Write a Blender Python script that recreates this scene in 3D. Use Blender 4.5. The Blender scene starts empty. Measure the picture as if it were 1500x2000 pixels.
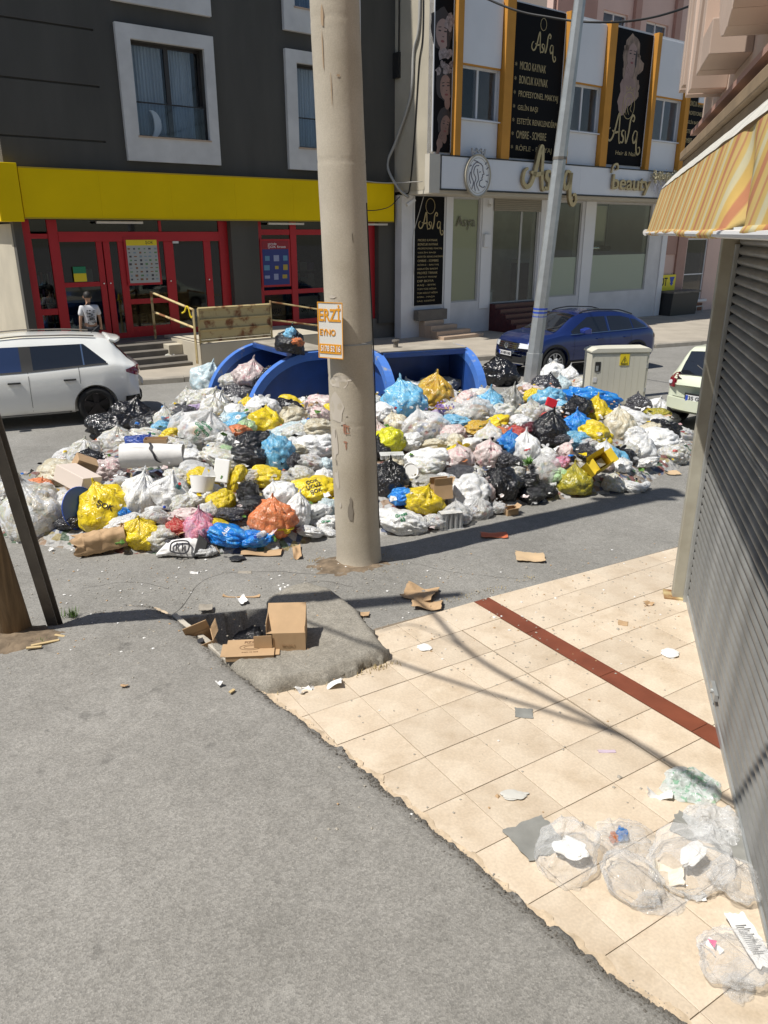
import bpy, bmesh, math, random
from math import sin, cos, pi, radians, sqrt, atan2, hypot
from mathutils import Vector, Matrix, noise
from mathutils.bvhtree import BVHTree
random.seed(11)
S = bpy.context.scene
COL = S.collection
# ------------------------------------------------------------------ camera, world, sun, exposure
CAMH, PITCH, SLOPE = 3.25, radians(20.0), -0.0125
cam_d = bpy.data.cameras.new('camera'); cam = bpy.data.objects.new('camera', cam_d); COL.objects.link(cam)
cam.location = (0, 0, CAMH); cam.rotation_euler = (radians(90) - PITCH, 0, 0)
cam_d.sensor_fit = 'HORIZONTAL'; cam_d.sensor_width = 36; cam_d.lens = 36; cam_d.clip_end = 600; cam_d.clip_start = 0.05
S.camera = cam
S.render.resolution_x, S.render.resolution_y = 768, 1024
SUN_EL = 62.0
SUNV = Vector((-0.875, -0.484, 0)).normalized() * cos(radians(SUN_EL)) + Vector((0, 0, sin(radians(SUN_EL))))
w = bpy.data.worlds.new('World'); S.world = w; w.use_nodes = True
nt = w.node_tree; bg = nt.nodes['Background']
sky = nt.nodes.new('ShaderNodeTexSky'); sky.sky_type = 'NISHITA'; sky.sun_disc = False
sky.sun_elevation = radians(SUN_EL); sky.sun_rotation = atan2(SUNV.x, SUNV.y); sky.air_density = 1.0; sky.dust_density = 0.6
nt.links.new(sky.outputs[0], bg.inputs[0]); bg.inputs[1].default_value = 0.08
sl = bpy.data.lights.new('sun', 'SUN'); sl.energy = 5.0; sl.angle = radians(0.55); sl.color = (1, 0.955, 0.88)
so = bpy.data.objects.new('sun', sl); COL.objects.link(so); so.rotation_euler = SUNV.to_track_quat('Z', 'Y').to_euler()
S.view_settings.view_transform = 'Standard'; S.view_settings.look = 'None'; S.view_settings.gamma = 1
S.view_settings.exposure = 0.12; S.view_settings.use_curve_mapping = False
S.render.engine = 'CYCLES'
# ------------------------------------------------------------------ helpers
def G(px, py, z=None):
    """point of the real ground (or of the height z) seen at a pixel of the 1500x2000 photograph"""
    a, b = (px - 750) / 1500, (1000 - py) / 1500
    d = Vector((a, cos(PITCH) + b * sin(PITCH), -sin(PITCH) + b * cos(PITCH)))
    t = -CAMH / (d.z - SLOPE * d.y) if z is None else (z - CAMH) / d.z
    return Vector((d.x * t, d.y * t, CAMH + d.z * t))
def gz(y): return SLOPE * y
def N(x, y, z=0.0): return noise.noise(Vector((x, y, z)))
class MB:
    def __init__(s): s.v = []; s.f = []
    def quad(s, a, b, c, d):
        n = len(s.v); s.v += [tuple(a), tuple(b), tuple(c), tuple(d)]; s.f.append((n, n+1, n+2, n+3)); return s
    def poly(s, pts):
        n = len(s.v); s.v += [tuple(p) for p in pts]; s.f.append(tuple(range(n, n+len(pts)))); return s
    def box(s, x0, x1, y0, y1, z0, z1):
        n = len(s.v)
        s.v += [(x0,y0,z0),(x1,y0,z0),(x1,y1,z0),(x0,y1,z0),(x0,y0,z1),(x1,y0,z1),(x1,y1,z1),(x0,y1,z1)]
        s.f += [tuple(n+i for i in q) for q in ((0,3,2,1),(4,5,6,7),(0,1,5,4),(1,2,6,5),(2,3,7,6),(3,0,4,7))]; return s
    def prism(s, pts, y0, y1, axis='y'):
        """pts: outline (a, b); extruded along axis"""
        n = len(s.v); k = len(pts)
        def P(a, b, c):
            return (a, c, b) if axis == 'y' else ((c, a, b) if axis == 'x' else (a, b, c))
        s.v += [P(a, b, y0) for a, b in pts] + [P(a, b, y1) for a, b in pts]
        s.f.append(tuple(range(n, n+k))); s.f.append(tuple(range(n+2*k-1, n+k-1, -1)))
        for i in range(k):
            j = (i+1) % k; s.f.append((n+i, n+k+i, n+k+j, n+j))
        return s
    def tube(s, pts, r, k=8, cap=True):
        pts = [Vector(p) for p in pts]; m = len(pts)
        rs = r if isinstance(r, (list, tuple)) else [r]*m
        up = None; n = len(s.v)
        for i, p in enumerate(pts):
            t = (pts[min(i+1, m-1)] - pts[max(i-1, 0)]).normalized()
            if up is None: up = Vector((0,0,1)) if abs(t.z) < .9 else Vector((0,1,0))
            a = t.cross(up).normalized(); b = a.cross(t).normalized(); up = b
            for j in range(k):
                q = 2*pi*j/k; s.v.append(tuple(p + a*(cos(q)*rs[i]) + b*(sin(q)*rs[i])))
        for i in range(m-1):
            for j in range(k):
                j2 = (j+1) % k; s.f.append((n+i*k+j, n+i*k+j2, n+(i+1)*k+j2, n+(i+1)*k+j))
        if cap:
            s.f.append(tuple(n+j for j in range(k-1, -1, -1))); s.f.append(tuple(n+(m-1)*k+j for j in range(k)))
        return s
    def grid(s, fn, nu, nv):
        n = len(s.v)
        for i in range(nu+1):
            for j in range(nv+1): s.v.append(tuple(fn(i/nu, j/nv)))
        for i in range(nu):
            for j in range(nv):
                a = n+i*(nv+1)+j; s.f.append((a, a+nv+1, a+nv+2, a+1))
        return s
    def cyl(s, c, axis, r, h, k=20):
        c = Vector(c); ax = Vector(axis).normalized(); return s.tube([c - ax*h/2, c + ax*h/2], r, k)
    def mesh(s, name, smooth=False, fix=True):
        me = bpy.data.meshes.new(name); me.from_pydata(s.v, [], s.f); me.update()
        if fix:
            bm = bmesh.new(); bm.from_mesh(me); bmesh.ops.recalc_face_normals(bm, faces=bm.faces); bm.to_mesh(me); bm.free()
        if smooth: me.polygons.foreach_set('use_smooth', [True]*len(me.polygons))
        return me
    def obj(s, name, m=None, parent=None, smooth=False, bevel=0, fix=True):
        return mk(name, s.mesh(name, smooth, fix), m, parent, bevel)
def mk(name, me, m=None, parent=None, bevel=0):
    o = bpy.data.objects.new(name, me); COL.objects.link(o)
    if m is not None and not me.materials: me.materials.append(m)
    if parent is not None: o.parent = parent
    if bevel:
        b = o.modifiers.new('bevel', 'BEVEL'); b.width = bevel; b.segments = 2; b.limit_method = 'ANGLE'; b.angle_limit = radians(40)
    return o
def tag(o, label=None, cat=None, group=None, kind=None):
    if label: o['label'] = label
    if cat: o['category'] = cat
    if group: o['group'] = group
    if kind: o['kind'] = kind
    return o
def thing(name, label, cat, loc=(0,0,0), rz=0, group=None):
    o = bpy.data.objects.new(name, None); COL.objects.link(o); o.location = loc; o.rotation_euler = (0, 0, rz)
    o.empty_display_size = .1
    return tag(o, label, cat, group)
def at(o, loc, rz=0, rx=0, ry=0): o.location = loc; o.rotation_euler = (rx, ry, rz); return o
# ------------------------------------------------------------------ materials
MATS = {}
def _tex(nt, kind, scale, detail=4, coord='Object', stretch=None, rough=.55):
    tc = nt.nodes.new('ShaderNodeTexCoord'); mp = nt.nodes.new('ShaderNodeMapping')
    nt.links.new(tc.outputs[coord], mp.inputs[0])
    if stretch: mp.inputs['Scale'].default_value = stretch
    t = nt.nodes.new(kind); t.inputs['Scale'].default_value = scale
    if kind == 'ShaderNodeTexNoise': t.inputs['Detail'].default_value = detail; t.inputs['Roughness'].default_value = rough
    nt.links.new(mp.outputs[0], t.inputs['Vector']); return t
def mat(name, col, rough=.6, metal=0., var=.0, vscale=3., col2=None, bump=0., bscale=40., coat=0., spec=.5, stretch=None, grain=0, gscale=300, trans=0., alpha=1., bdist=.01, coord='Object', lo=.35, hi=.65):
    if name in MATS: return MATS[name]
    m = bpy.data.materials.new(name); m.use_nodes = True; nt = m.node_tree; b = nt.nodes['Principled BSDF']
    b.inputs['Roughness'].default_value = rough; b.inputs['Metallic'].default_value = metal
    b.inputs['Coat Weight'].default_value = coat; b.inputs['Coat Roughness'].default_value = .05
    b.inputs['Specular IOR Level'].default_value = spec; b.inputs['Transmission Weight'].default_value = trans; b.inputs['Alpha'].default_value = alpha
    c = (*col, 1); b.inputs['Base Color'].default_value = c
    cur = None
    if var or col2:
        t = _tex(nt, 'ShaderNodeTexNoise', vscale, 6, coord, stretch)
        r = nt.nodes.new('ShaderNodeValToRGB'); nt.links.new(t.outputs['Fac'], r.inputs[0])
        c2 = (*col2, 1) if col2 else tuple([x*(1-var) for x in col]) + (1,)
        r.color_ramp.elements[0].position = lo; r.color_ramp.elements[1].position = hi
        r.color_ramp.elements[0].color = c2; r.color_ramp.elements[1].color = c; cur = r.outputs[0]
    if grain:
        t2 = _tex(nt, 'ShaderNodeTexNoise', gscale, 2, coord); mx = nt.nodes.new('ShaderNodeMix'); mx.data_type = 'RGBA'; mx.blend_type = 'MULTIPLY'
        mx.inputs['Factor'].default_value = 1
        rr = nt.nodes.new('ShaderNodeMapRange'); rr.inputs[1].default_value = .3; rr.inputs[2].default_value = .7; rr.inputs[3].default_value = 1-grain; rr.inputs[4].default_value = 1+grain
        nt.links.new(t2.outputs['Fac'], rr.inputs[0])
        if cur: nt.links.new(cur, mx.inputs[6])
        else: mx.inputs[6].default_value = c
        nt.links.new(rr.outputs[0], mx.inputs[7]); cur = mx.outputs[2]
    if cur: nt.links.new(cur, b.inputs['Base Color'])
    if bump:
        t3 = _tex(nt, 'ShaderNodeTexNoise', bscale, 6, coord, stretch); bp = nt.nodes.new('ShaderNodeBump')
        bp.inputs['Strength'].default_value = bump; bp.inputs['Distance'].default_value = bdist
        nt.links.new(t3.outputs['Fac'], bp.inputs['Height']); nt.links.new(bp.outputs[0], b.inputs['Normal'])
    MATS[name] = m; return m
def asphalt(name, a, b2, seed=0, patchy=.5):
    m = bpy.data.materials.new(name); m.use_nodes = True; nt = m.node_tree; b = nt.nodes['Principled BSDF']; b.inputs['Roughness'].default_value = .88
    b.inputs['Specular IOR Level'].default_value = .3
    L = nt.links.new
    big = _tex(nt, 'ShaderNodeTexNoise', .8, 6); sm = _tex(nt, 'ShaderNodeTexVoronoi', 95, 2); mid = _tex(nt, 'ShaderNodeTexNoise', 9, 7, rough=.7); fine = _tex(nt, 'ShaderNodeTexNoise', 160, 3)
    r = nt.nodes.new('ShaderNodeValToRGB'); r.color_ramp.elements[0].position = .35; r.color_ramp.elements[1].position = .68
    r.color_ramp.elements[0].color = (*a, 1); r.color_ramp.elements[1].color = (*b2, 1)
    ad = nt.nodes.new('ShaderNodeMix'); ad.data_type = 'FLOAT'; ad.inputs[0].default_value = .45; L(big.outputs['Fac'], ad.inputs[2]); L(mid.outputs['Fac'], ad.inputs[3]); L(ad.outputs[0], r.inputs[0])
    sep = nt.nodes.new('ShaderNodeSeparateColor'); L(sm.outputs['Color'], sep.inputs[0])
    mr = nt.nodes.new('ShaderNodeMapRange'); mr.inputs[3].default_value = .62; mr.inputs[4].default_value = 1.5; L(sep.outputs[0], mr.inputs[0])
    pw = nt.nodes.new('ShaderNodeMath'); pw.operation = 'POWER'; pw.inputs[1].default_value = .8; L(mr.outputs[0], pw.inputs[0])
    fr = nt.nodes.new('ShaderNodeMapRange'); fr.inputs[1].default_value = .3; fr.inputs[2].default_value = .7; fr.inputs[3].default_value = .72; fr.inputs[4].default_value = 1.28; L(fine.outputs['Fac'], fr.inputs[0])
    mm = nt.nodes.new('ShaderNodeMath'); mm.operation = 'MULTIPLY'; L(pw.outputs[0], mm.inputs[0]); L(fr.outputs[0], mm.inputs[1])
    mx = nt.nodes.new('ShaderNodeMix'); mx.data_type = 'RGBA'; mx.blend_type = 'MULTIPLY'; mx.inputs['Factor'].default_value = .6; L(r.outputs[0], mx.inputs[6]); L(mm.outputs[0], mx.inputs[7])
    # dark oil and gum spots
    sp = _tex(nt, 'ShaderNodeTexNoise', 3.1, 3); sr = nt.nodes.new('ShaderNodeValToRGB'); sr.color_ramp.elements[0].position = .66; sr.color_ramp.elements[1].position = .72
    sr.color_ramp.elements[0].color = (1,1,1,1); sr.color_ramp.elements[1].color = (.62,.62,.62,1); L(sp.outputs['Fac'], sr.inputs[0])
    m2 = nt.nodes.new('ShaderNodeMix'); m2.data_type = 'RGBA'; m2.blend_type = 'MULTIPLY'; m2.inputs['Factor'].default_value = patchy; L(mx.outputs[2], m2.inputs[6]); L(sr.outputs[0], m2.inputs[7])
    L(m2.outputs[2], b.inputs['Base Color'])
    bp = nt.nodes.new('ShaderNodeBump'); bp.inputs['Strength'].default_value = .32; bp.inputs['Distance'].default_value = .007
    ad2 = nt.nodes.new('ShaderNodeMath'); L(sm.outputs['Distance'], ad2.inputs[0]); L(fine.outputs['Fac'], ad2.inputs[1]); L(ad2.outputs[0], bp.inputs['Height']); L(bp.outputs[0], b.inputs['Normal'])
    MATS[name] = m; return m
M_ASPH = asphalt('asphalt_near', (.182,.176,.160), (.270,.262,.243))
M_ASPH2 = asphalt('asphalt_patch', (.185,.178,.162), (.280,.270,.250), patchy=.8)
M_ROAD = asphalt('asphalt_road', (.20,.198,.19), (.275,.27,.255))
M_SLAB = asphalt('rough_concrete', (.20,.185,.155), (.31,.29,.25))
M_TILE = mat('beige_tile', (.64,.545,.425), .45, var=.2, vscale=3.2, col2=(.555,.455,.34), bump=.12, bscale=30, grain=.08, gscale=60)
M_GROUT = mat('grout', (.20,.16,.115), .9, bump=.3)
def tile_variation(m):
    nt = m.node_tree; L = nt.links.new; b = nt.nodes['Principled BSDF']; src = b.inputs['Base Color'].links[0].from_socket
    oi = nt.nodes.new('ShaderNodeObjectInfo'); hv = nt.nodes.new('ShaderNodeHueSaturation'); mr = nt.nodes.new('ShaderNodeMapRange'); mr.inputs[3].default_value = .90; mr.inputs[4].default_value = 1.05; L(oi.outputs['Random'], mr.inputs[0]); L(mr.outputs[0], hv.inputs['Value']); L(src, hv.inputs['Color'])
    geo = nt.nodes.new('ShaderNodeNewGeometry'); n = nt.nodes.new('ShaderNodeTexNoise'); n.inputs['Scale'].default_value = 2.3; n.inputs['Detail'].default_value = 8; n.inputs['Roughness'].default_value = .7; L(geo.outputs['Position'], n.inputs['Vector'])
    r = nt.nodes.new('ShaderNodeValToRGB'); r.color_ramp.elements[0].position = .50; r.color_ramp.elements[0].color = (1,1,1,1); r.color_ramp.elements[1].position = .74; r.color_ramp.elements[1].color = (.78,.74,.68,1); L(n.outputs['Fac'], r.inputs[0])
    mx = nt.nodes.new('ShaderNodeMix'); mx.data_type = 'RGBA'; mx.blend_type = 'MULTIPLY'; mx.inputs['Factor'].default_value = 1; L(hv.outputs[0], mx.inputs[6]); L(r.outputs[0], mx.inputs[7]); L(mx.outputs[2], b.inputs['Base Color'])
tile_variation(M_TILE)
M_BROWN = mat('brown_tile', (.21,.062,.032), .45, var=.25, vscale=4, bump=.08)
M_GREYWALL = mat('grey_render', (.088,.084,.074), .9, var=.24, vscale=.9, stretch=(1,1,.22), bump=.15, bscale=80, bdist=.004)
M_GREYWALL2 = mat('grey_render_side', (.33,.30,.26), .9, var=.14, vscale=.5, bump=.15, bscale=80)
M_WHITEWALL = mat('white_render', (.68,.68,.69), .8, var=.14, vscale=1.1, bump=.1, bscale=60)
M_SURR = mat('window_surround_render', (.66,.655,.64), .8, var=.16, vscale=1.5, bump=.12, bscale=50)
M_CREAM = mat('cream_render', (.50,.455,.36), .85, var=.16, vscale=.9, bump=.15, bscale=60)
M_LIGHTBEIGE = mat('light_beige_render', (.58,.54,.46), .85, var=.1, vscale=.9)
M_YELLOW = mat('yellow_sign_face', (.86,.60,.0), .6, spec=.15, var=.12, vscale=.5, bump=.03, bscale=3)
M_RED = mat('red_aluminium', (.48,.012,.02), .5, var=.1, vscale=1.5)
M_BLACKB = mat('black_banner', (.006,.006,.007), .7, spec=.12)
M_GOLD = mat('gold_print', (.42,.33,.16), .5)
M_GOLDM = mat('gold_letter_metal', (.50,.385,.22), .3, metal=.75, var=.2, vscale=4)
M_ORANGE = mat('orange_render', (.60,.27,.035), .75, var=.15, vscale=1.2, bump=.1, bscale=50)
M_WHITEP = mat('white_panel', (.74,.75,.77), .5, var=.05, vscale=1)
M_BLACK = mat('black_metal', (.02,.02,.02), .5)
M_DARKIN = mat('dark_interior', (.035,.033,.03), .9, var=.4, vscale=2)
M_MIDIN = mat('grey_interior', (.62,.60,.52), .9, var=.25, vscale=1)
M_PVC = mat('white_window_frame', (.68,.68,.68), .35)
M_DKFRAME = mat('dark_window_frame', (.035,.03,.028), .4)
M_CONC = mat('pole_concrete', (.50,.45,.365), .85, var=.1, vscale=1.4, col2=(.40,.35,.27), bump=.3, bscale=22, grain=.08, gscale=90, bdist=.006, lo=.3, hi=.62)
M_GALV = mat('galvanised_steel', (.44,.46,.46), .45, metal=.45, var=.2, vscale=5, bump=.05, bscale=20)
M_WOOD = mat('weathered_wood', (.24,.16,.085), .85, var=.5, vscale=3, stretch=(6,6,.5), bump=.7, bscale=8)
M_DKSTEEL = mat('dark_painted_steel', (.18,.16,.135), .6, var=.35, vscale=4, bump=.1)
M_RUST = mat('rusty_cream_metal', (.50,.40,.20), .6, var=.6, vscale=3.2, col2=(.20,.075,.025), bump=.1, lo=.36, hi=.48)
M_CARD = mat('cardboard', (.46,.31,.175), .85, var=.12, vscale=6, bump=.12, bscale=30)
M_CARDIN = mat('cardboard_inside', (.36,.24,.135), .9, var=.15, vscale=6)
M_BIN = mat('blue_bin_paint', (.026,.085,.33), .38, var=.3, vscale=2.2, col2=(.022,.065,.22), bump=.06, bscale=6, coat=.15, grain=.06)
M_BINTOP = mat('dusty_grey_bin_top', (.38,.34,.275), .85, var=.35, vscale=2.5, bump=.1)
M_BINRIM = mat('scuffed_blue_bin_rim', (.075,.20,.60), .40, col2=(.32,.34,.36), vscale=6, bump=.1, bscale=12, lo=.30, hi=.40)
M_TYRE = mat('tyre_rubber', (.02,.02,.02), .8, bump=.1)
M_RIM = mat('alloy', (.45,.45,.46), .3, metal=.9)
M_RIMB = mat('black_alloy', (.05,.045,.045), .35, metal=.5)
M_UNDER = mat('black_plastic_trim', (.018,.018,.018), .6)
M_CHROME = mat('chrome', (.7,.7,.7), .12, metal=1)
M_REDL = mat('red_lamp', (.20,.008,.02), .1, coat=1)
M_WHL = mat('lamp_glass', (.75,.77,.8), .08, coat=1)
M_PAPER = mat('white_paper', (.74,.735,.72), .7, var=.06, vscale=20, bump=.2, bscale=30)
M_FOAM = mat('white_polystyrene', (.82,.82,.80), .75, bump=.15, bscale=90)
M_SLAT = mat('shutter_slat_metal', (.29,.29,.28), .42, metal=.3, var=.38, vscale=2.2, bump=.04, bscale=12)
M_POSTP = mat('shutter_post_paint', (.42,.405,.335), .6, var=.2, vscale=3, col2=(.33,.31,.25), bump=.1)
M_CABLE = mat('black_cable', (.015,.015,.015), .6)
M_CABLEW = mat('grey_cable', (.42,.41,.38), .6)
M_PINK = mat('pink_cladding', (.66,.47,.40), .6, var=.08, vscale=1)
M_PINKD = mat('rose_cladding', (.42,.245,.195), .6, var=.12, vscale=1)
M_STONE = mat('kerb_stone', (.36,.325,.27), .9, var=.3, vscale=3, bump=.5, bscale=14)
M_WALK = mat('pavement_concrete', (.40,.355,.29), .9, var=.2, vscale=1.2, bump=.2, bscale=30, grain=.1, gscale=60)
M_MARBLE = mat('beige_marble', (.50,.37,.27), .4, var=.15, vscale=2)
M_REDSTEP = mat('red_granite', (.075,.012,.014), .35, var=.2, vscale=6)
M_GREYSTEP = mat('grey_step_stone', (.16,.145,.125), .8, var=.2, vscale=3)
M_CAB = mat('cabinet_paint', (.64,.62,.52), .5, var=.1, vscale=1.5, bump=.04, bscale=10, stretch=(1,1,.3))
M_GREENL = mat('green_print', (.02,.20,.08), .5)
M_INKB = mat('black_print', (.02,.02,.025), .6)
M_INKG = mat('grey_print', (.2,.2,.2), .6)
M_INKR = mat('red_print', (.5,.03,.03), .6)
M_INKO = mat('orange_print', (.75,.33,.02), .55)
M_INKBL = mat('blue_print', (.02,.07,.45), .55)
M_INKW = mat('white_print', (.8,.8,.8), .55)
M_INKY = mat('yellow_print', (.8,.62,.02), .55)
M_SKIN = mat('skin', (.42,.24,.16), .6)
M_HAIR = mat('dark_hair', (.012,.01,.009), .6, bump=.4, bscale=60)
M_CURT = mat('curtain', (.62,.66,.68), .8, bump=.5, bscale=1, var=.3, vscale=6, stretch=(1,1,.04))
M_SOIL = mat('dry_soil', (.22,.165,.11), .95, var=.5, vscale=9, bump=.9, bscale=25)
M_DRYG = mat('dry_grass', (.38,.30,.15), .9); M_GRASS = mat('green_grass', (.08,.15,.03), .8)
def glass_mat(name, tint, rough=.03, see=1.5):
    m = bpy.data.materials.new(name); m.use_nodes = True; nt = m.node_tree; nt.nodes.remove(nt.nodes['Principled BSDF'])
    L = nt.links.new; out = nt.nodes['Material Output']
    tr = nt.nodes.new('ShaderNodeBsdfTransparent'); tr.inputs[0].default_value = (*tint, 1)
    gl = nt.nodes.new('ShaderNodeBsdfGlossy'); gl.inputs['Roughness'].default_value = rough; gl.inputs[0].default_value = (.9,.92,.95,1)
    fr = nt.nodes.new('ShaderNodeFresnel'); fr.inputs[0].default_value = 1.5
    mr = nt.nodes.new('ShaderNodeMath'); mr.operation = 'MULTIPLY'; mr.inputs[1].default_value = see; mr.use_clamp = True; ge = nt.nodes.new('ShaderNodeNewGeometry'); ib = nt.nodes.new('ShaderNodeMath'); ib.operation = 'SUBTRACT'; ib.inputs[0].default_value = 1; L(ge.outputs['Backfacing'], ib.inputs[1]); m3 = nt.nodes.new('ShaderNodeMath'); m3.operation = 'MULTIPLY'; L(fr.outputs[0], m3.inputs[0]); L(ib.outputs[0], m3.inputs[1]); L(m3.outputs[0], mr.inputs[0])
    mx = nt.nodes.new('ShaderNodeMixShader'); L(mr.outputs[0], mx.inputs[0]); L(tr.outputs[0], mx.inputs[1]); L(gl.outputs[0], mx.inputs[2]); L(mx.outputs[0], out.inputs[0])
    MATS[name] = m; return m
M_GLASS = glass_mat('shop_glass', (.62,.64,.62), see=1.3)
M_GLASSW = glass_mat('window_glass', (.84,.87,.90), see=1.2)
M_GLASSG = glass_mat('salon_glass', (.80,.83,.78), see=1.6)
M_CARGLASS = mat('car_glass', (.012,.014,.018), .05, coat=.6, spec=.8)
M_CARGLASSB = mat('car_glass_blue', (.02,.035,.09), .05, coat=.6, spec=.8)
def text_mesh(body, size, depth=.004, align='CENTER', sp=1.0, bold=0.):
    c = bpy.data.curves.new('text', 'FONT'); c.body = body; c.size = size; c.extrude = depth/2; c.align_x = align; c.align_y = 'CENTER'
    c.resolution_u = 3; c.space_character = sp; c.offset = bold
    o = bpy.data.objects.new('text', c); COL.objects.link(o)
    dg = bpy.context.evaluated_depsgraph_get(); me = bpy.data.meshes.new_from_object(o.evaluated_get(dg))
    bpy.data.objects.remove(o); bpy.data.curves.remove(c); me.materials.clear(); return me
def text(body, size, m, parent, loc, rot=(pi/2, 0, 0), width=None, align='CENTER', name='lettering', depth=.004, bold=0., height=None):
    """upright lettering facing local -Y"""
    me = text_mesh(body, size, depth, align, 1.0, bold); o = mk(name, me, m, parent); o.location = loc; o.rotation_euler = rot
    xs = [v.co.x for v in me.vertices] or [0, 1]; ys = [v.co.y for v in me.vertices] or [0, 1]
    if width: o.scale.x = width / max(1e-4, max(xs) - min(xs))
    if height: o.scale.y = height / max(1e-4, max(ys) - min(ys))
    return o
def spline(pts, n=6):
    pts = [Vector(p) for p in pts]; out = []
    P = [pts[0]*2 - pts[1]] + pts + [pts[-1]*2 - pts[-2]]
    for i in range(1, len(P)-2):
        for k in range(n):
            t = k/n; a, b, c, d = P[i-1], P[i], P[i+1], P[i+2]
            out.append(.5*((2*b) + (-a+c)*t + (2*a-5*b+4*c-d)*t*t + (-a+3*b-3*c+d)*t**3))
    out.append(pts[-1]); return out
def stroke(mb, pts2, w, y0, y1, n=6, taper=True):
    """flat ribbon with thickness following a smooth 2D (x, z) path"""
    sp = spline([(a, 0, b) for a, b in pts2], n); m = len(sp); L, R = [], []
    for i, p in enumerate(sp):
        t = (sp[min(i+1, m-1)] - sp[max(i-1, 0)]); t = t.normalized() if t.length > 1e-9 else Vector((1,0,0))
        nn = Vector((-t.z, 0, t.x)); ww = w*.5*((.45 + .55*sin(pi*i/(m-1))) if taper else 1)
        L.append(p + nn*ww); R.append(p - nn*ww)
    n0 = len(mb.v)
    for i in range(m):
        for q, y in ((L[i], y0), (R[i], y0), (L[i], y1), (R[i], y1)): mb.v.append((q.x, y, q.z))
    for i in range(m-1):
        a = n0+4*i; b = a+4
        mb.f += [(a, a+1, b+1, b), (a+2, b+2, b+3, a+3), (a, b, b+2, a+2), (a+1, a+3, b+3, b+1)]
    mb.f += [(n0, n0+2, n0+3, n0+1), (n0+4*m-4, n0+4*m-3, n0+4*m-1, n0+4*m-2)]
    return mb
def wall(mb, x0, x1, z0, z1, y, depth, holes, back=True):
    """front sheet at y with openings (hx0,hx1,hz0,hz1,hdepth or None) that have reveals; thickness depth"""
    xs = sorted({x0, x1, *[h[0] for h in holes], *[h[1] for h in holes]}); zs = sorted({z0, z1, *[h[2] for h in holes], *[h[3] for h in holes]})
    xs = [a for a in xs if x0 <= a <= x1]; zs = [a for a in zs if z0 <= a <= z1]
    for i in range(len(xs)-1):
        for j in range(len(zs)-1):
            cx, cz = (xs[i]+xs[i+1])/2, (zs[j]+zs[j+1])/2
            if any(h[0] < cx < h[1] and h[2] < cz < h[3] for h in holes): continue
            mb.quad((xs[i],y,zs[j]), (xs[i+1],y,zs[j]), (xs[i+1],y,zs[j+1]), (xs[i],y,zs[j+1]))
    for h in holes:
        a, b, c, d = h[:4]; hd = h[4] if len(h) > 4 and h[4] else depth; e = y+hd
        mb.quad((a,y,c),(a,e,c),(a,e,d),(a,y,d)); mb.quad((b,y,c),(b,y,d),(b,e,d),(b,e,c))
        mb.quad((a,y,d),(a,e,d),(b,e,d),(b,y,d)); mb.quad((a,y,c),(b,y,c),(b,e,c),(a,e,c))
        if len(h) > 4 and h[4]: mb.quad((a,e,c),(b,e,c),(b,e,d),(a,e,d))
    e = y+depth
    mb.quad((x0,y,z0),(x0,y,z1),(x0,e,z1),(x0,e,z0)); mb.quad((x1,y,z0),(x1,e,z0),(x1,e,z1),(x1,y,z1)); mb.quad((x0,y,z1),(x1,y,z1),(x1,e,z1),(x0,e,z1))
    return mb
def inside(p, poly):
    x, y = p[0], p[1]; c = False; n = len(poly)
    for i in range(n):
        a, b = poly[i], poly[i-1]
        if (a[1] > y) != (b[1] > y) and x < (b[0]-a[0])*(y-a[1])/(b[1]-a[1]) + a[0]: c = not c
    return c
def edist(p, poly, closed=True):
    best = 1e9
    for i in range(0 if closed else 1, len(poly)):
        a, b = poly[i-1], poly[i]; dx, dy = b[0]-a[0], b[1]-a[1]; l = dx*dx+dy*dy
        t = max(0, min(1, ((p[0]-a[0])*dx + (p[1]-a[1])*dy)/l)) if l else 0
        best = min(best, hypot(p[0]-a[0]-t*dx, p[1]-a[1]-t*dy))
    return best
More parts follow.
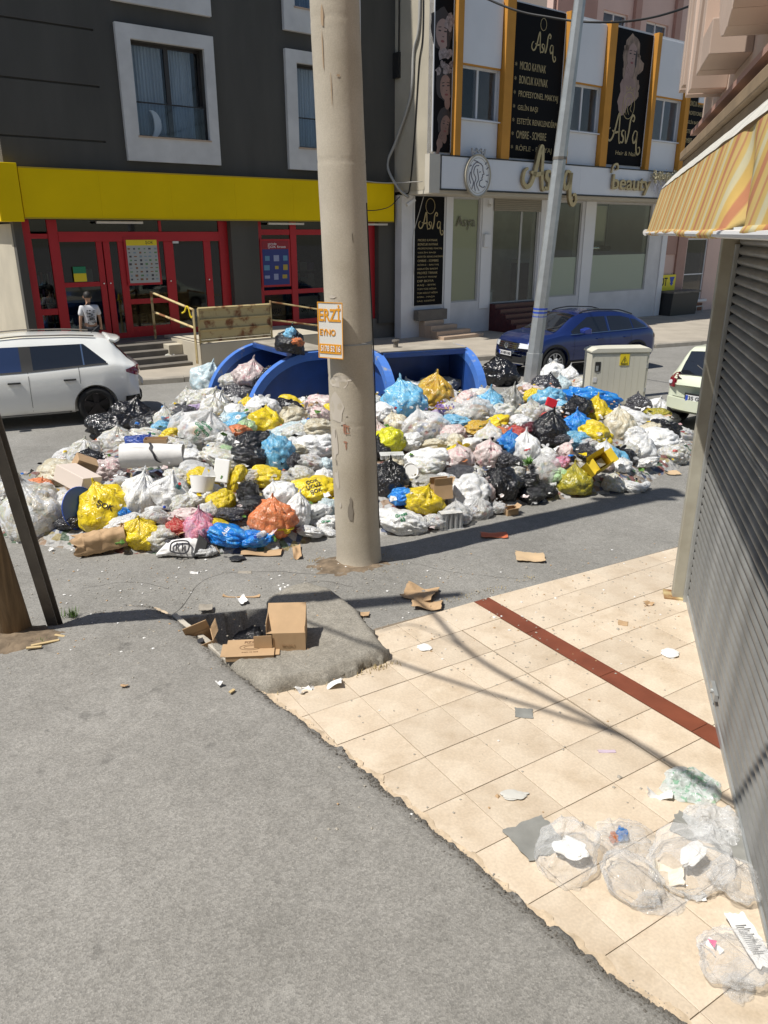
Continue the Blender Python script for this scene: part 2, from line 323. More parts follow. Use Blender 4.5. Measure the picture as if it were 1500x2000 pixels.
def patch(poly, hfun, res, rag=0., holes=(), skirt=.12):
    """sheet of cells inside poly, height hfun(x, y) above nothing, skirted at its border; ragged edge"""
    xs = [p[0] for p in poly]; ys = [p[1] for p in poly]; x0, y0 = min(xs)-.1, min(ys)-.1
    nx, ny = int((max(xs)-x0+.1)/res)+1, int((max(ys)-y0+.1)/res)+1; mb = MB(); idx = {}
    cell = set()
    for i in range(nx):
        for j in range(ny):
            x, y = x0+(i+.5)*res, y0+(j+.5)*res
            if inside((x, y), poly) and not any(inside(q, h) for h in holes): cell.add((i, j))
    def V(i, j):
        if (i, j) not in idx:
            x, y = x0+i*res, y0+j*res
            if rag:
                border = not all(q in cell for q in ((i,j),(i-1,j),(i,j-1),(i-1,j-1)))
                if border:
                    best = None
                    for k in range(len(poly)):
                        a, b = poly[k-1], poly[k]; dx, dy = b[0]-a[0], b[1]-a[1]; l = dx*dx+dy*dy
                        t = max(0, min(1, ((x-a[0])*dx + (y-a[1])*dy)/l)) if l else 0; qx, qy = a[0]+t*dx, a[1]+t*dy; dd = hypot(x-qx, y-qy)
                        if best is None or dd < best[0]: best = (dd, qx, qy)
                    if best[0] < res*2: x, y = best[1], best[2]
                x += rag*(N(x*9, y*9, 1)+.5*N(x*25, y*25, 5)); y += rag*(N(x*9, y*9, 2)+.5*N(x*25, y*25, 6))
            idx[(i, j)] = len(mb.v); mb.v.append((x, y, hfun(x, y)))
        return idx[(i, j)]
    low = {}
    def W(i, j):
        if (i, j) not in low:
            v = mb.v[V(i, j)]; low[(i, j)] = len(mb.v); mb.v.append((v[0], v[1], v[2]-skirt))
        return low[(i, j)]
    for (i, j) in cell:
        mb.f.append((V(i,j), V(i+1,j), V(i+1,j+1), V(i,j+1)))
        for (di, dj, a, b) in ((-1,0,(i,j+1),(i,j)), (1,0,(i+1,j),(i+1,j+1)), (0,-1,(i,j),(i+1,j)), (0,1,(i+1,j+1),(i,j+1))):
            if (i+di, j+dj) not in cell: mb.f.append((V(*a), W(*a), W(*b), V(*b)))
    return mb
# ------------------------------------------------------------------ ground
def P2(px, py, z=None): p = G(px, py, z); return (p.x, p.y)
PIT = [P2(*q) for q in ((336,1214),(400,1203),(519,1187),(568,1228),(560,1262),(522,1270),(443,1282),(395,1258))]
mb = MB(); RES = .05; X0, X1, Y0, Y1 = -5., 5., 1., 12.
nx, ny = int((X1-X0)/RES), int((Y1-Y0)/RES)
def gh(x, y):
    e = min(x-X0, X1-x, y-Y0, Y1-y); f = max(0, min(1, e/.5)); h = gz(y)
    if inside((x, y), PIT): return h - .42 - .05*N(x*8, y*8)
    u = max(0, min(1, (y - 6.2 - .35*(x+.6))/.6)) if x > -.4 else 1     # flat where the tiles lie
    h += f*u*(.012*N(x*1.3, y*1.3) + .006*N(x*5, y*5))
    # worn hump and hollow of old asphalt left of the pole
    h += f*.06*math.exp(-(((x+1.5)/.9)**2 + ((y-6.95)/.28)**2)) - f*.03*math.exp(-(((x+1.6)/.7)**2 + ((y-6.55)/.2)**2))
    h += f*.05*math.exp(-(((x+.27)/.45)**2 + ((y-7.5)/.45)**2))
    return h
for i in range(nx+1):
    for j in range(ny+1):
        x, y = X0+i*RES, Y0+j*RES; mb.v.append((x, y, gh(x, y)))
for i in range(nx):
    for j in range(ny):
        a = i*(ny+1)+j; mb.f.append((a, a+ny+1, a+ny+2, a+1))
def sheet(m, x0, x1, y0, y1): m.quad((x0,y0,gz(y0)), (x1,y0,gz(y0)), (x1,y1,gz(y1)), (x0,y1,gz(y1)))
sheet(mb, -150, 150, -60, Y0); sheet(mb, -150, 150, Y1, 260); sheet(mb, -150, X0, Y0, Y1); sheet(mb, X1, 150, Y0, Y1)
tag(mb.obj('road', M_ASPH, smooth=True, fix=False), kind='structure')
# tiles: grid fitted to the photograph
TO, TU, TV, TW, TH = Vector((.2741, 4.2578)), 0, 0, .4259, .4320
ta = -1.00815; TU = Vector((cos(ta), sin(ta))); TV = Vector((-sin(ta), cos(ta)))
def clip(poly, a, b):
    """keep the side to the right of a->b"""
    out = []
    def sd(p): return (b[0]-a[0])*(p[1]-a[1]) - (b[1]-a[1])*(p[0]-a[0])
    for i in range(len(poly)):
        p, q = poly[i-1], poly[i]; s, t = sd(p), sd(q)
        if (s <= 0) != (t <= 0):
            k = s/(s-t); out.append((p[0]+(q[0]-p[0])*k, p[1]+(q[1]-p[1])*k))
        if t <= 0: out.append(q)
    return out
EDGE = [P2(700,1248), P2(735,1228), P2(945,1172), P2(1312,1064)]
WALLA, WALLB = Vector((2.90, 6.64)), Vector((1.92, 2.97))
GP = tag(MB().poly([(x, y, gz(y)+.006) for x, y in [(3.6,8.2), (4.2,8.3), (2.2,.8), (-.8,.8), (-1.2,5.2), (-.25,5.9), EDGE[1], EDGE[2]]]).obj('tile_pavement', M_GROUT), kind='structure')
TILE_ME = None; ntile = 0
def tile(u0, u1, v0, v1, m, nm, g=.0022):
    global TILE_ME, ntile
    q = [(u0+g, v0+g), (u1-g, v0+g), (u1-g, v1-g), (u0+g, v1-g)]
    pw = [TO + TU*a + TV*b for a, b in q]; pw = [(p.x, p.y) for p in pw]
    cl = clip(clip(pw, EDGE[1], EDGE[2]), EDGE[2], EDGE[3])
    if len(cl) < 3: return
    cl2 = clip(pw, (3.05, 7.2), (1.85, 2.7))
    if len(cl2) < 3 : return
    if all(inside(p, FGPOLY) for p in pw) or min(p[1] for p in pw) < 1.2 or max(p[0] for p in pw) < -1.1: return
    dz = random.uniform(-.0012, .0012); tx, ty = random.uniform(-.003,.003), random.uniform(-.003,.003)
    c = TO + TU*(u0+u1)/2 + TV*(v0+v1)/2
    full = len(cl) == 4 and all(abs(a[0]-b[0]) < 1e-6 for a, b in zip(sorted(cl), sorted(pw))) and m is M_TILE
    def build(pts, rel):
        mb = MB(); b = .003; n = len(pts); cx = sum(p[0] for p in pts)/n; cy = sum(p[1] for p in pts)/n
        inn = [(p[0]+(cx-p[0])*b*3, p[1]+(cy-p[1])*b*3) for p in pts]
        zz = lambda y: (gz(y) if not rel else 0)
        mb.v = [(p[0], p[1], zz(p[1])+.0) for p in pts] + [(p[0], p[1], zz(p[1])+.0135) for p in pts] + [(p[0], p[1], zz(p[1])+.015) for p in inn]
        for i in range(n):
            j = (i+1) % n; mb.f += [(i, j, n+j, n+i), (n+i, n+j, 2*n+j, 2*n+i)]
        mb.f.append(tuple(range(2*n, 3*n))); return mb
    if full:
        if TILE_ME is None:
            w_, h_ = (u1-u0)/2-g, (v1-v0)/2-g; TILE_ME = build([(-w_,-h_), (w_,-h_), (w_,h_), (-w_,h_)], True).mesh(nm); TILE_ME.materials.append(m)
        o = mk(nm, TILE_ME, None, GP); o.location = (c.x, c.y, gz(c.y)+dz)
        R = Matrix.Rotation(ta, 3, 'Z'); nrm = Vector((0, -SLOPE, 1)).normalized()
        o.rotation_euler = (Vector((0,0,1)).rotation_difference(nrm).to_matrix() @ R).to_euler()
    else: build(cl, False).obj(nm, m, GP)
    ntile += 1
FGE = [P2(*q) for q in ((60,1240),(120,1232),(180,1208),(250,1190),(300,1194),(345,1220),(395,1260),(440,1302),(510,1357),(545,1387),(580,1407),(620,1442),(660,1472),(700,1505),(730,1530),(760,1560),(800,1587),(850,1635),(900,1672),(950,1715),(1000,1760),(1060,1810),(1130,1865),(1200,1920),(1270,1965),(1340,2010))]
FGPOLY = [(-6, 5.9), (-3.6, 5.95)] + FGE + [(1.75, 2.0), (1.9, 1.1), (-6, 1.1)]
VS = [j*TH for j in range(-8, 4)] + [4.047*TH - .0]
VS[-1] = 4.047*TH
for j in range(len(VS)-1):
    for i in range(-8, 10): tile(i*TW, (i+1)*TW, VS[j], VS[j+1], M_TILE, 'tile')
for i in range(-8, 10, 2): tile((i-.2)*TW, (i+1.8)*TW, 4.047*TH, 4.47*TH, M_BROWN, 'brown_tile')
for j in range(0, 8):
    for i in range(-9, 8): tile((i-.12)*TW, (i+.88)*TW, (4.47+j)*TH, (5.47+j)*TH, M_TILE, 'tile')
# raised foreground asphalt with its crumbling edge over the tiles
NEAR_EDGE = FGE
def fgh(x, y):
    d = edist((x, y), NEAR_EDGE, False); k = min(1, max(0, d)/.10)
    h = .026 + .055*k**.6 + .035*math.exp(-((x+2.3)**2/.5 + (y-5.9)**2/.10))
    if x < -2.9: h -= .05*min(1, (-2.9-x)/.5)
    rough = .0105 if d < .16 else .0045
    return gz(y) + h + rough*(N(x*26, y*26)+.6*N(x*60, y*60, 4)) + .012*N(x*1.7, y*1.7, 2) + .004*N(x*7, y*7)
o = patch(FGPOLY, fgh, .026, rag=.034, skirt=.10).obj('asphalt_patch', M_ASPH2, smooth=True, fix=False); tag(o, kind='structure')
o = patch([(x+.035, y+.035) for x, y in FGPOLY], lambda x, y: gz(y)+.0205+.004*N(x*30, y*30), .03, rag=.05, skirt=.02).obj('mortar_edge', mat('old_mortar', (.60,.48,.34), .95, var=.35, vscale=14, bump=.4), smooth=False, fix=False); tag(o, kind='structure')
# raised concrete slab round the open pit
SLAB = [P2(*q) for q in ((519,1186),(560,1163),(603,1152),(645,1165),(700,1207),(735,1255),(763,1292),(700,1318),(640,1338),(570,1352),(522,1360),(470,1330),(430,1295),(395,1258),(443,1279),(522,1268),(562,1262),(568,1228))]
def slh(x, y):
    d = edist((x, y), SLAB); return gz(y) + .03 + .095*min(1, d/.06)**.5 + .016*N(x*4.5, y*4.5, 7) + .010*N(x*13, y*13, 3) + .006*N(x*33, y*33)
tag(patch(SLAB, slh, .022, rag=.02, skirt=.2).obj('concrete_slab', M_SLAB, smooth=True, fix=False), kind='structure')
rim = MB()
for a, b in zip([P2(336,1214), P2(360,1235), P2(395,1262)], [P2(360,1235), P2(395,1262), P2(440,1303)]):
    v = Vector((b[0]-a[0], b[1]-a[1])); n_ = Vector((v.y, -v.x)).normalized()*.05; zt = gz(a[1])+.075
    q = [(a[0], a[1]), (b[0], b[1]), (b[0]-n_.x, b[1]-n_.y), (a[0]-n_.x, a[1]-n_.y)]
    rim.prism(q, zt-.4, zt, 'z')
tag(rim.obj('pit_rim', mat('pale_concrete', (.50,.46,.39), .9, var=.3, vscale=9, bump=.4), bevel=.006), kind='structure')
# soil round the poles
def soil(name, c, rx, ry, h, seed):
    poly = [(c[0]+rx*cos(a)*(1+.25*N(cos(a)*2, sin(a)*2, seed)), c[1]+ry*sin(a)*(1+.25*N(cos(a)*2, sin(a)*2, seed+3))) for a in [2*pi*i/26 for i in range(26)]]
    def hf(x, y):
        d = edist((x, y), poly); return gz(y) + .012 + h*min(1, d/.2) + .012*N(x*14, y*14, seed) + .006*N(x*40, y*40, seed)
    return tag(patch(poly, hf, .03, rag=.05, skirt=.08).obj(name, M_SOIL, smooth=True, fix=False), kind='structure')
soil('soil', (-3.05, 5.78), .62, .34, .09, 2); soil('soil', (-.33, 7.45), .48, .34, .035, 5)
# ------------------------------------------------------------------ far pavement with kerb
K0 = Vector((-5.17, 18.88)); K1 = Vector((9.51, 25.8)); kd = (K1-K0).normalized(); ka = atan2(kd.y, kd.x); kn = Vector((-kd.y, kd.x))
def KW(s, o, dz=0): p = K0 + kd*s + kn*o; return Vector((p.x, p.y, gz(p.y)+dz))
pv = MB(); ns = 60
for i in range(ns):
    s0, s1 = -30+i*1.6, -30+(i+1)*1.6
    pv.quad(KW(s0,.2,.135), KW(s1,.2,.135), KW(s1,22,.135), KW(s0,22,.135))
pvo = tag(pv.obj('pavement', M_WALK), kind='structure')
for i in range(40):
    s0 = -13 + i*1.02; mb = MB(); a = []
    for s, k in ((s0, 0), (s0+1.005, 1)):
        j1 = random.uniform(-.02, .02); a.append([KW(s, -.02+j1, -.02), KW(s, .0+j1, .115+random.uniform(-.01,.01)), KW(s, .03+j1, .14), KW(s, .2, .14), KW(s, .2, -.02)])
    for k in range(4): mb.quad(a[0][k], a[1][k], a[1][k+1], a[0][k+1])
    mb.poly(a[0]); mb.poly(a[1]); mb.obj('kerb_stone', M_STONE, pvo)
# ------------------------------------------------------------------ grey building with the market
LA = Vector((-7.25, 21.7, 0)); FA = radians(37.2)
FX, FY = Vector((cos(FA), sin(FA), 0)), Vector((-sin(FA), cos(FA), 0))
def LF(x, y, z): return LA + FX*x + FY*y + Vector((0, 0, z))
gb = thing('apartment_building', 'dark grey rendered apartment building with white framed windows above a red fronted market', 'building', LA, FA)
LX0, LX1 = -2.40, 10.6
wins = []
for r in range(4):
    zb = 5.02 + 3.6*r
    for x0 in (.64, 5.50): wins.append((x0, zb))
holes = [(x0+.36, x0+2.36, zb+.6, zb+2.82) for x0, zb in wins]
grooves = [(LX0, .13, z, z+.045, .05) for z in (5.41, 6.66, 7.90, 9.14, 10.4, 11.6, 12.9)]
mb = MB(); wall(mb, LX0, LX1, 4.72, 20, 0, .35, holes + grooves); mb.obj('wall', M_GREYWALL, gb)
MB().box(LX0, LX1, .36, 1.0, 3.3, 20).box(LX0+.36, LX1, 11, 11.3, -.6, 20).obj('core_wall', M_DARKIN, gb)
MB().quad((LX0,0,3.5),(LX0,11,3.5),(LX0,11,20),(LX0,0,20)).quad((LX0,0,20),(LX1,0,20),(LX1,11.3,20),(LX0,11.3,20)).quad((LX1,0,3.4),(LX1,11,3.4),(LX1,11,20),(LX1,0,20)).obj('side_wall', M_GREYWALL2, gb)
MB().box(LX0-.004, LX0+.2, .25, 11, -.6, 3.45).obj('lower_side_wall', M_CREAM, gb)
for k, (x0, zb) in enumerate(wins):
    W_, H_ = 2.64, 3.14
    f = MB(); wall(f, x0, x0+W_, zb, zb+H_, -.12, .12, [(x0+.36, x0+2.36, zb+.6, zb+2.82)])
    f.quad((x0,-.12,zb),(x0,0,zb),(x0+W_,0,zb),(x0+W_,-.12,zb))
    f.obj('window_surround', M_SURR, gb)
    a, b, c, d = x0+.36, x0+2.36, zb+.6, zb+2.82
    wf = MB(); t = .07
    wf.box(a, a+t, .2, .27, c, d).box(b-t, b, .2, .27, c, d).box(a+t, b-t, .2, .27, d-t, d).box(a+t, b-t, .2, .27, c, c+t).box(a+.98, a+1.1, .2, .27, c+t, d-t)
    wf = wf.obj('window', M_DKFRAME, gb)
    MB().box(a+t, a+.98, .23, .24, c+t, d-t).box(a+1.1, b-t, .23, .24, c+t, d-t).obj('pane', M_GLASSW, wf)
    cu = MB().grid(lambda u, v: (a+.08+u*.85, .31+.02*sin(u*60)+.01*sin(u*23), c+.05+v*(d-c-.1)), 90, 1); cu.grid(lambda u, v: (a+1.15+u*.62, .31+.02*sin(u*47), c+.05+v*(d-c-.1)), 70, 1)
    cu.obj('curtain', M_CURT, wf, smooth=True)
    rl = MB().box(a, b, .02, .05, c+.80, c+.835).box(a, a+.03, .02, .05, c, c+.80).box(b-.03, b, .02, .05, c, c+.80).obj('balcony_rail', M_BLACK, gb)
    MB().box(a+.03, b-.03, .03, .04, c+.02, c+.80).obj('rail_glass', M_GLASSW, rl)
    MB().box(a-.03, b+.03, -.15, .2, c-.03, c+.01).obj('sill', M_MARBLE, gb)
bl = MB().prism([(1.45+.25*cos(a)*(1), 5.95+.33*sin(a)) for a in [radians(q) for q in range(-80, 81, 20)]] + [(1.37+.14*cos(a), 5.95+.33*sin(a)) for a in [radians(q) for q in range(80, -81, -20)]], .055, .12)
o = bl.obj('window_ornament', M_FOAM); at(o, LA, FA); tag(o, 'white crescent ornament standing behind the glass rail of the first floor window', 'ornament')
# plinth, piers and shop fronts (one part per frame member)
MB().box(LX0, 10.4, .12, 1.0, -.7, .46).obj('plinth', M_GREYSTEP, gb)
for q_ in ((3.5, 4.4, .0, .9, .46, 3.56), (LX0, -2.2, .0, .9, .3, 3.56), (8.88, 10.4, .0, .9, .3, 3.56)): MB().box(*q_).obj('pier', M_GREYWALL, gb)
MB().box(3.48, 3.9, .3, 1.4, .46, 3.56).obj('pier', M_GREYWALL, gb)
MB().box(LX0, 10.4, .0, .9, 3.56, 4.72).obj('lintel', M_GREYWALL, gb)
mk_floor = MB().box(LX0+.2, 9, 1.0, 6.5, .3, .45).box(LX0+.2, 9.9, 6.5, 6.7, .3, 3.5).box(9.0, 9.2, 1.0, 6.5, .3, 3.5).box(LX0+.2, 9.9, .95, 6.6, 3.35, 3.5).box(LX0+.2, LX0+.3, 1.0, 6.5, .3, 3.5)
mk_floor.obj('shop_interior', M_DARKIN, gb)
sf = MB()
def member(x0, x1, z0, z1, y0=.22, y1=.32, m=M_RED): MB().box(x0, x1, y0, y1, z0, z1).obj('shopfront_frame', m, gb, bevel=.008)
for x0, x1 in ((-2.2,-1.97), (-1.55,-1.30), (3.22,3.5)): member(x0, x1, .46, 3.56)
for x0, x1 in ((-.36,-.20), (-.17,.0), (.22,.42), (1.52,1.80), (2.72,2.94)): member(x0, x1, .46, 3.02, .24, .30)
member(-1.30, 3.22, 3.02, 3.27, .21, .33)
for x0, x1, z0, z1 in ((-1.97,-1.55,3.1,3.22), (-1.97,-1.55,1.2,1.36), (-1.97,-1.55,.46,.7), (-1.3,-.36,1.88,2.0), (-1.3,-.36,.46,.72), (.42,1.52,1.36,1.50), (.0,.22,.46,.6), (.42,1.52,.46,.75), (1.80,2.72,.46,.62), (2.94,3.22,.46,.62)): member(x0, x1, z0, z1, .24, .30)
member(1.42, 1.5, 3.27, 3.56, .24, .30)
for x0, x1 in ((4.4,4.62), (5.62,5.84), (6.85,7.05), (8.62,8.88)): member(x0, x1, .40, 3.56)
for xa, xb in ((4.62,5.62), (5.84,6.85), (7.05,8.62)):
    for z0, z1 in ((3.18,3.34), (1.42,1.56), (.40,.62)): member(xa, xb, z0, z1, .24, .30)
for a, b, c, d in ((-1.97,-1.55,.7,3.1), (-1.3,-.36,.72,3.02), (0,.22,.6,3.02), (.42,1.52,.75,3.02), (1.8,2.72,.62,3.02), (2.94,3.22,.62,3.02), (-1.97,3.22,3.27,3.56), (4.62,5.62,.62,3.56), (5.84,6.85,.62,3.56), (7.05,8.62,.62,3.56)):
    MB().box(a, b, .265, .275, c, d).obj('shop_pane', M_GLASS, gb)
for x, z in ((-.28,1.95), (-.1,1.95), (1.62,1.95), (2.8,1.95)): MB().cyl((x,.22,z), (0,1,0), .02, .08, 8).obj('door_knob', M_CHROME, gb)
MB().box(1.78, 1.95, .19, .24, 2.96, 3.02).obj('door_closer', M_PVC, gb)
# strip lights under the sign
for x0 in (-.35, 4.75, 8.0):
    o = MB().box(x0, x0+1.25, -.02, .06, 3.47, 3.53).obj('strip_light', M_PVC, bevel=.01); at(o, LA, FA)
    tag(o, {-.35:'unlit white strip light under the yellow sign above the left market doors', 4.75:'unlit white strip light under the yellow sign above the blue poster', 8.0:'unlit white strip light under the yellow sign right of the concrete pole'}[x0], 'light', 'strip lights under the yellow sign')
# yellow sign
ys = thing('shop_sign', 'long plain yellow shop sign box above the red market front', 'sign', LA, FA)
for i in range(6):
    a = -2.15 + i*1.917; MB().box(a, a+1.914, -.22, -.002, 3.60, 4.72).obj('sign_panel', M_YELLOW, ys)
MB().box(-2.15, 9.35, -.23, -.002, 4.722, 4.75).box(-2.15, 9.35, -.23, -.002, 3.57, 3.598).obj('sign_trim', mat('yellow_trim', (.50,.34,.01), .5), ys)
es = thing('corner_sign', 'bright yellow sign box wrapped round the left corner with a red and white oval', 'sign', LA, FA)
MB().box(-2.72, -2.18, -.28, .45, 3.50, 4.82).obj('sign_box', M_YELLOW, es, bevel=.01)
MB().box(-2.72, -2.42, .46, 9, 3.56, 4.74).obj('side_panel', M_YELLOW, es)
ov = MB().prism([(.09+.24*cos(a), 4.16+.36*sin(a)) for a in [2*pi*i/20 for i in range(20)]], -2.735, -2.721, 'x').obj('oval_emblem', M_INKR, es)
text('ŞOK', .3, M_INKW, es, (-2.74, .09, 4.16), (pi/2, 0, -pi/2), width=.40, depth=.006)
# posters in the market front
def poster(name, label, x0, x1, z0, z1, y, frame, base, blocks, texts=()):
    t = thing(name, label, 'poster', LA, FA)
    if frame: MB().box(x0-.06, x1+.06, y, y+.02, z0-.06, z1+.06).obj('frame', frame, t)
    MB().box(x0, x1, y-.006, y-.001, z0, z1).obj('sheet', base, t)
    for mm, rects in blocks:
        b = MB()
        for i, (a, c, d, e) in enumerate(rects): b.box(x0+(x1-x0)*a, x0+(x1-x0)*c, y-.009, y-.0065, z0+(z1-z0)*d, z0+(z1-z0)*e)
        b.obj('printed_picture', mm, t)
    for s, sz, mm, u, v, wd in texts: text(s, sz, mm, t, (x0+(x1-x0)*u, y-.011, z0+(z1-z0)*v), width=wd, depth=.003)
    return t
def shelfrects(n, m, jit, z0=.05, z1=.8, fill=.6):
    out = []
    for i in range(n):
        for j in range(m):
            a = (i+.5)/n + random.uniform(-jit, jit); c = z0 + (z1-z0)*(j+.5)/m; hw = .5/n*fill*random.uniform(.5, 1); hh = .5/m*(z1-z0)*fill*random.uniform(.4, 1); out.append((a-hw, a+hw, c-hh, c+hh))
    random.shuffle(out); return out
R1 = shelfrects(6, 9, .02, .04, .84)
cols = [mat('poster_blue_grey', (.22,.30,.36), .6), mat('poster_dark', (.06,.06,.07), .6), mat('poster_green', (.12,.25,.10), .6), mat('poster_brown', (.25,.12,.06), .6)]
poster('poster', 'white product poster with yellow header in a red frame on the left market window', .44, 1.30, 1.93, 3.06, .19, M_RED, mat('poster_white', (.42,.43,.42), .6), [(M_INKY, [(0,1,.87,1)])] + [(c, R1[i::4]) for i, c in enumerate(cols)], [('ŞOK', .1, M_INKB, .75, .935, .22)])
R2 = shelfrects(3, 3, .03, .08, .72, .75)
poster('poster', 'blue poster of cleaning products with a red header on the second market window', 4.60, 5.52, 1.72, 3.0, .19, M_RED, mat('poster_navy', (.03,.045,.20), .6), [(mat('poster_red', (.30,.02,.03), .6), [(0,1,.82,1)]), (mat('poster_lilac', (.30,.33,.50), .6), R2[::3]), (mat('poster_gold', (.45,.33,.05), .6), R2[1::3]), (mat('poster_cyan', (.12,.28,.42), .6), R2[2::3])], [('yerinde', .1, M_INKW, .38, .94, .3), ('ŞOK fırsatı', .1, M_INKW, .55, .87, .62)])
R3 = shelfrects(2, 6, .03, .06, .75, .8)
poster('poster', 'white and yellow poster in the market window just right of the concrete pole', 8.0, 8.58, 1.75, 3.0, .19, M_RED, mat('poster_white', (.42,.43,.42), .6), [(M_INKY, [(0,1,.82,1)]), (M_INKR, R3[::2]), (cols[3], R3[1::2])])
t = poster('door_notice', 'green and yellow notice on the left market door', -1.05, -.72, 2.02, 2.40, .2, None, M_INKY, [(mat('notice_green', (.02,.22,.10), .6), [(0,1,.55,1)])])
t['category'] = 'notice'
# goods seen through the market glass
rnd = random.Random(4)
def goods(name, label, x0, x1, y, z0, z1, mlist, rows, cat):
    t = thing(name, label, cat, LA, FA); MB().box(x0, x1, y+.3, y+.33, z0, z1).obj('back_panel', M_BLACK, t)
    for r in range(rows):
        z = z0 + (z1-z0)*r/rows; MB().box(x0, x1, y-.02, y+.3, z, z+.03).obj('shelf', mat('shelf_grey', (.25,.25,.24), .6), t)
        for k, mm in enumerate(mlist):
            b = MB(); n = 7; hh = (z1-z0)/rows-.08
            for i in range(n):
                if (i + r) % len(mlist) == k: w_ = (x1-x0)/n; b.box(x0+i*w_+.015, x0+(i+1)*w_-.015, y+rnd.uniform(0,.05), y+.25, z+.031, z+.03+hh*rnd.uniform(.55,.95))
            if b.v: b.obj('goods', mm, t)
GM = [mat('goods_white', (.4,.4,.38), .6), mat('goods_lilac', (.22,.12,.30), .6), mat('goods_rose', (.30,.12,.10), .6), mat('goods_teal', (.06,.18,.2), .6)]
goods('goods_shelf', 'shelf of packed goods behind the narrow left market window', -2.0, -1.5, .6, .48, 2.4, GM, 4, 'shelf')
goods('goods_shelf', 'shelf of goods behind the second market window beside the blue poster', 5.7, 7.8, 2.3, .48, 2.5, GM, 4, 'shelf')
def crate(name, label, x, y, z, w_, d_, h_, n=3, group=None):
    t = thing(name, label, 'crate', LF(x, y, z), FA, group)
    for i in range(n):
        zz = h_*i/n; MB().box(0, w_, 0, .015, zz, zz+h_/n*.72).obj('slat', mat('crate_wood', (.40,.28,.15), .8, var=.3, vscale=6, stretch=(1,4,8)), t)
        MB().box(0, w_, d_-.015, d_, zz, zz+h_/n*.72).obj('slat', MATS['crate_wood'], t)
    for xx in (0, w_-.04): MB().box(xx, xx+.04, .016, d_-.016, 0, h_).obj('corner_post', MATS['crate_wood'], t)
    MB().box(.04, w_-.04, .016, d_-.016, 0, .02).obj('base', MATS['crate_wood'], t)
for k, (x, z, ht, lab) in enumerate(((.45,.46,.30,'lowest wooden crate behind the kick glass under the white poster, left stack'), (.47,.77,.28,'upper wooden crate in the left stack behind the glass under the white poster'), (.98,.46,.30,'lowest wooden crate of the right stack under the white poster'), (1.0,.77,.26,'upper wooden crate of the right stack under the white poster'))): crate('wooden_crate', lab, x, .5, z, .48, .35, ht, 3, 'wooden crates inside the market window')
def carton(name, label, loc, rz, w_, d_, h_, m=M_CARD, cat='box', tape=True, txt=None, group=None):
    t = thing(name, label, cat, loc, rz, group); MB().box(-w_/2, w_/2, -d_/2, d_/2, 0, h_).obj('carton', m, t, bevel=.006)
    if tape: MB().box(-w_/2-.001, w_/2+.001, -.025, .025, h_, h_+.002).obj('tape', mat('brown_tape', (.33,.22,.10), .3), t)
    if txt: text(txt, h_*.4, M_INKB, t, (0, -d_/2-.003, h_*.55), width=w_*.6, depth=.002)
    return t
carton('carton', 'large white carton marked Skyte inside the market window left of the pole', LF(6.35, .75, .45), FA, .85, .5, .85, mat('white_carton', (.42,.42,.40), .7), txt='Skyte')
carton('carton', 'brown carton on the floor below the blue poster', LF(5.1, .7, .45), FA, .75, .5, .75, txt='HASSAS')
carton('carton', 'small brown carton stacked above the larger one below the blue poster', LF(5.1, .7, 1.21), FA, .65, .4, .32)
carton('carton', 'white carton on the counter behind the left market door', LF(-.55, .9, 1.75), FA, .35, .3, .55, GM[0])
o = MB().box(-1.35, -.3, .9, 1.3, .45, 1.1).obj('counter', M_BLACK); at(o, LA, FA); tag(o, 'dark counter with a white front inside the left market door', 'counter')
tt = MB().box(-1.3, -.25, .6, .64, 1.45, 1.85).obj('door_banner', GM[0]); at(tt, LA, FA); tag(tt, 'white banner hanging behind the left market door', 'banner')
# steps, landing block, railings, rusty panel
st = thing('shop_steps', 'grey stone steps in front of the market between the white hatchback and landing', 'steps', LA, FA)
for i in range(5):
    z1 = .40 - i*.145; MB().box(-2.3, 2.25, -.95-i*.32, -.95-i*.32+.36, -.75, z1).obj('step', M_GREYSTEP, st, bevel=.01)
MB().box(-2.3, 2.25, -.59, .1, -.7, .43).obj('landing', M_GREYSTEP, st)
def toL(p): d = p - LA; return Vector((d.dot(FX), d.dot(FY), p.z))
c0 = toL(G(396, 719, gz(21)+.14)); 
blk = thing('landing_block', 'cream concrete loading block under the rusty metal gate', 'wall', LA, FA)
BY = c0.y; BX = c0.x
MB().box(BX, BX+3.9, BY, -.05, -.7, .50).obj('block', M_CREAM, blk, bevel=.012)
MB().box(BX-.40, BX-.004, BY+1.2, -.05, -.7, .38).obj('side_block', M_CREAM, blk, bevel=.012)
def rails(name, label, segs, m, r=.028, cat='railing'):
    t = thing(name, label, cat, LA, FA)
    for nm, a, b in segs: MB().tube([a, b], r, 4).obj(nm, m, t)
    return t
PZ = .5
rails('step_railing', 'cream steel handrail with two bars beside the market steps', [('post', (BX-.12,BY+.04,.0), (BX-.12,BY+.04,1.40)), ('post', (BX-.35,-.3,.4), (BX-.35,-.3,1.72)), ('top_rail', (BX-.12,BY+.04,1.38), (BX-.35,-.3,1.70)), ('lower_rail', (BX-.12,BY+.04,.92), (BX-.35,-.3,1.18))], M_RUST, .035)
y0 = BY+.06
gt = thing('loading_gate', 'rusty cream corrugated metal gate on the concrete loading block', 'gate', LA, FA)
gx0, gx1, gz0, gz1 = BX+.02, BX+2.15, .56, 1.40
for a, b in (((gx0,y0,gz0-.1),(gx0,y0,gz1)), ((gx1,y0,gz0-.1),(gx1,y0,gz1+.1))): MB().tube([a, b], .032, 4).obj('post', M_RUST, gt)
for z in (gz0, gz1): MB().tube([(gx0,y0,z), (gx1,y0,z)], .03, 4).obj('rail', M_RUST, gt)
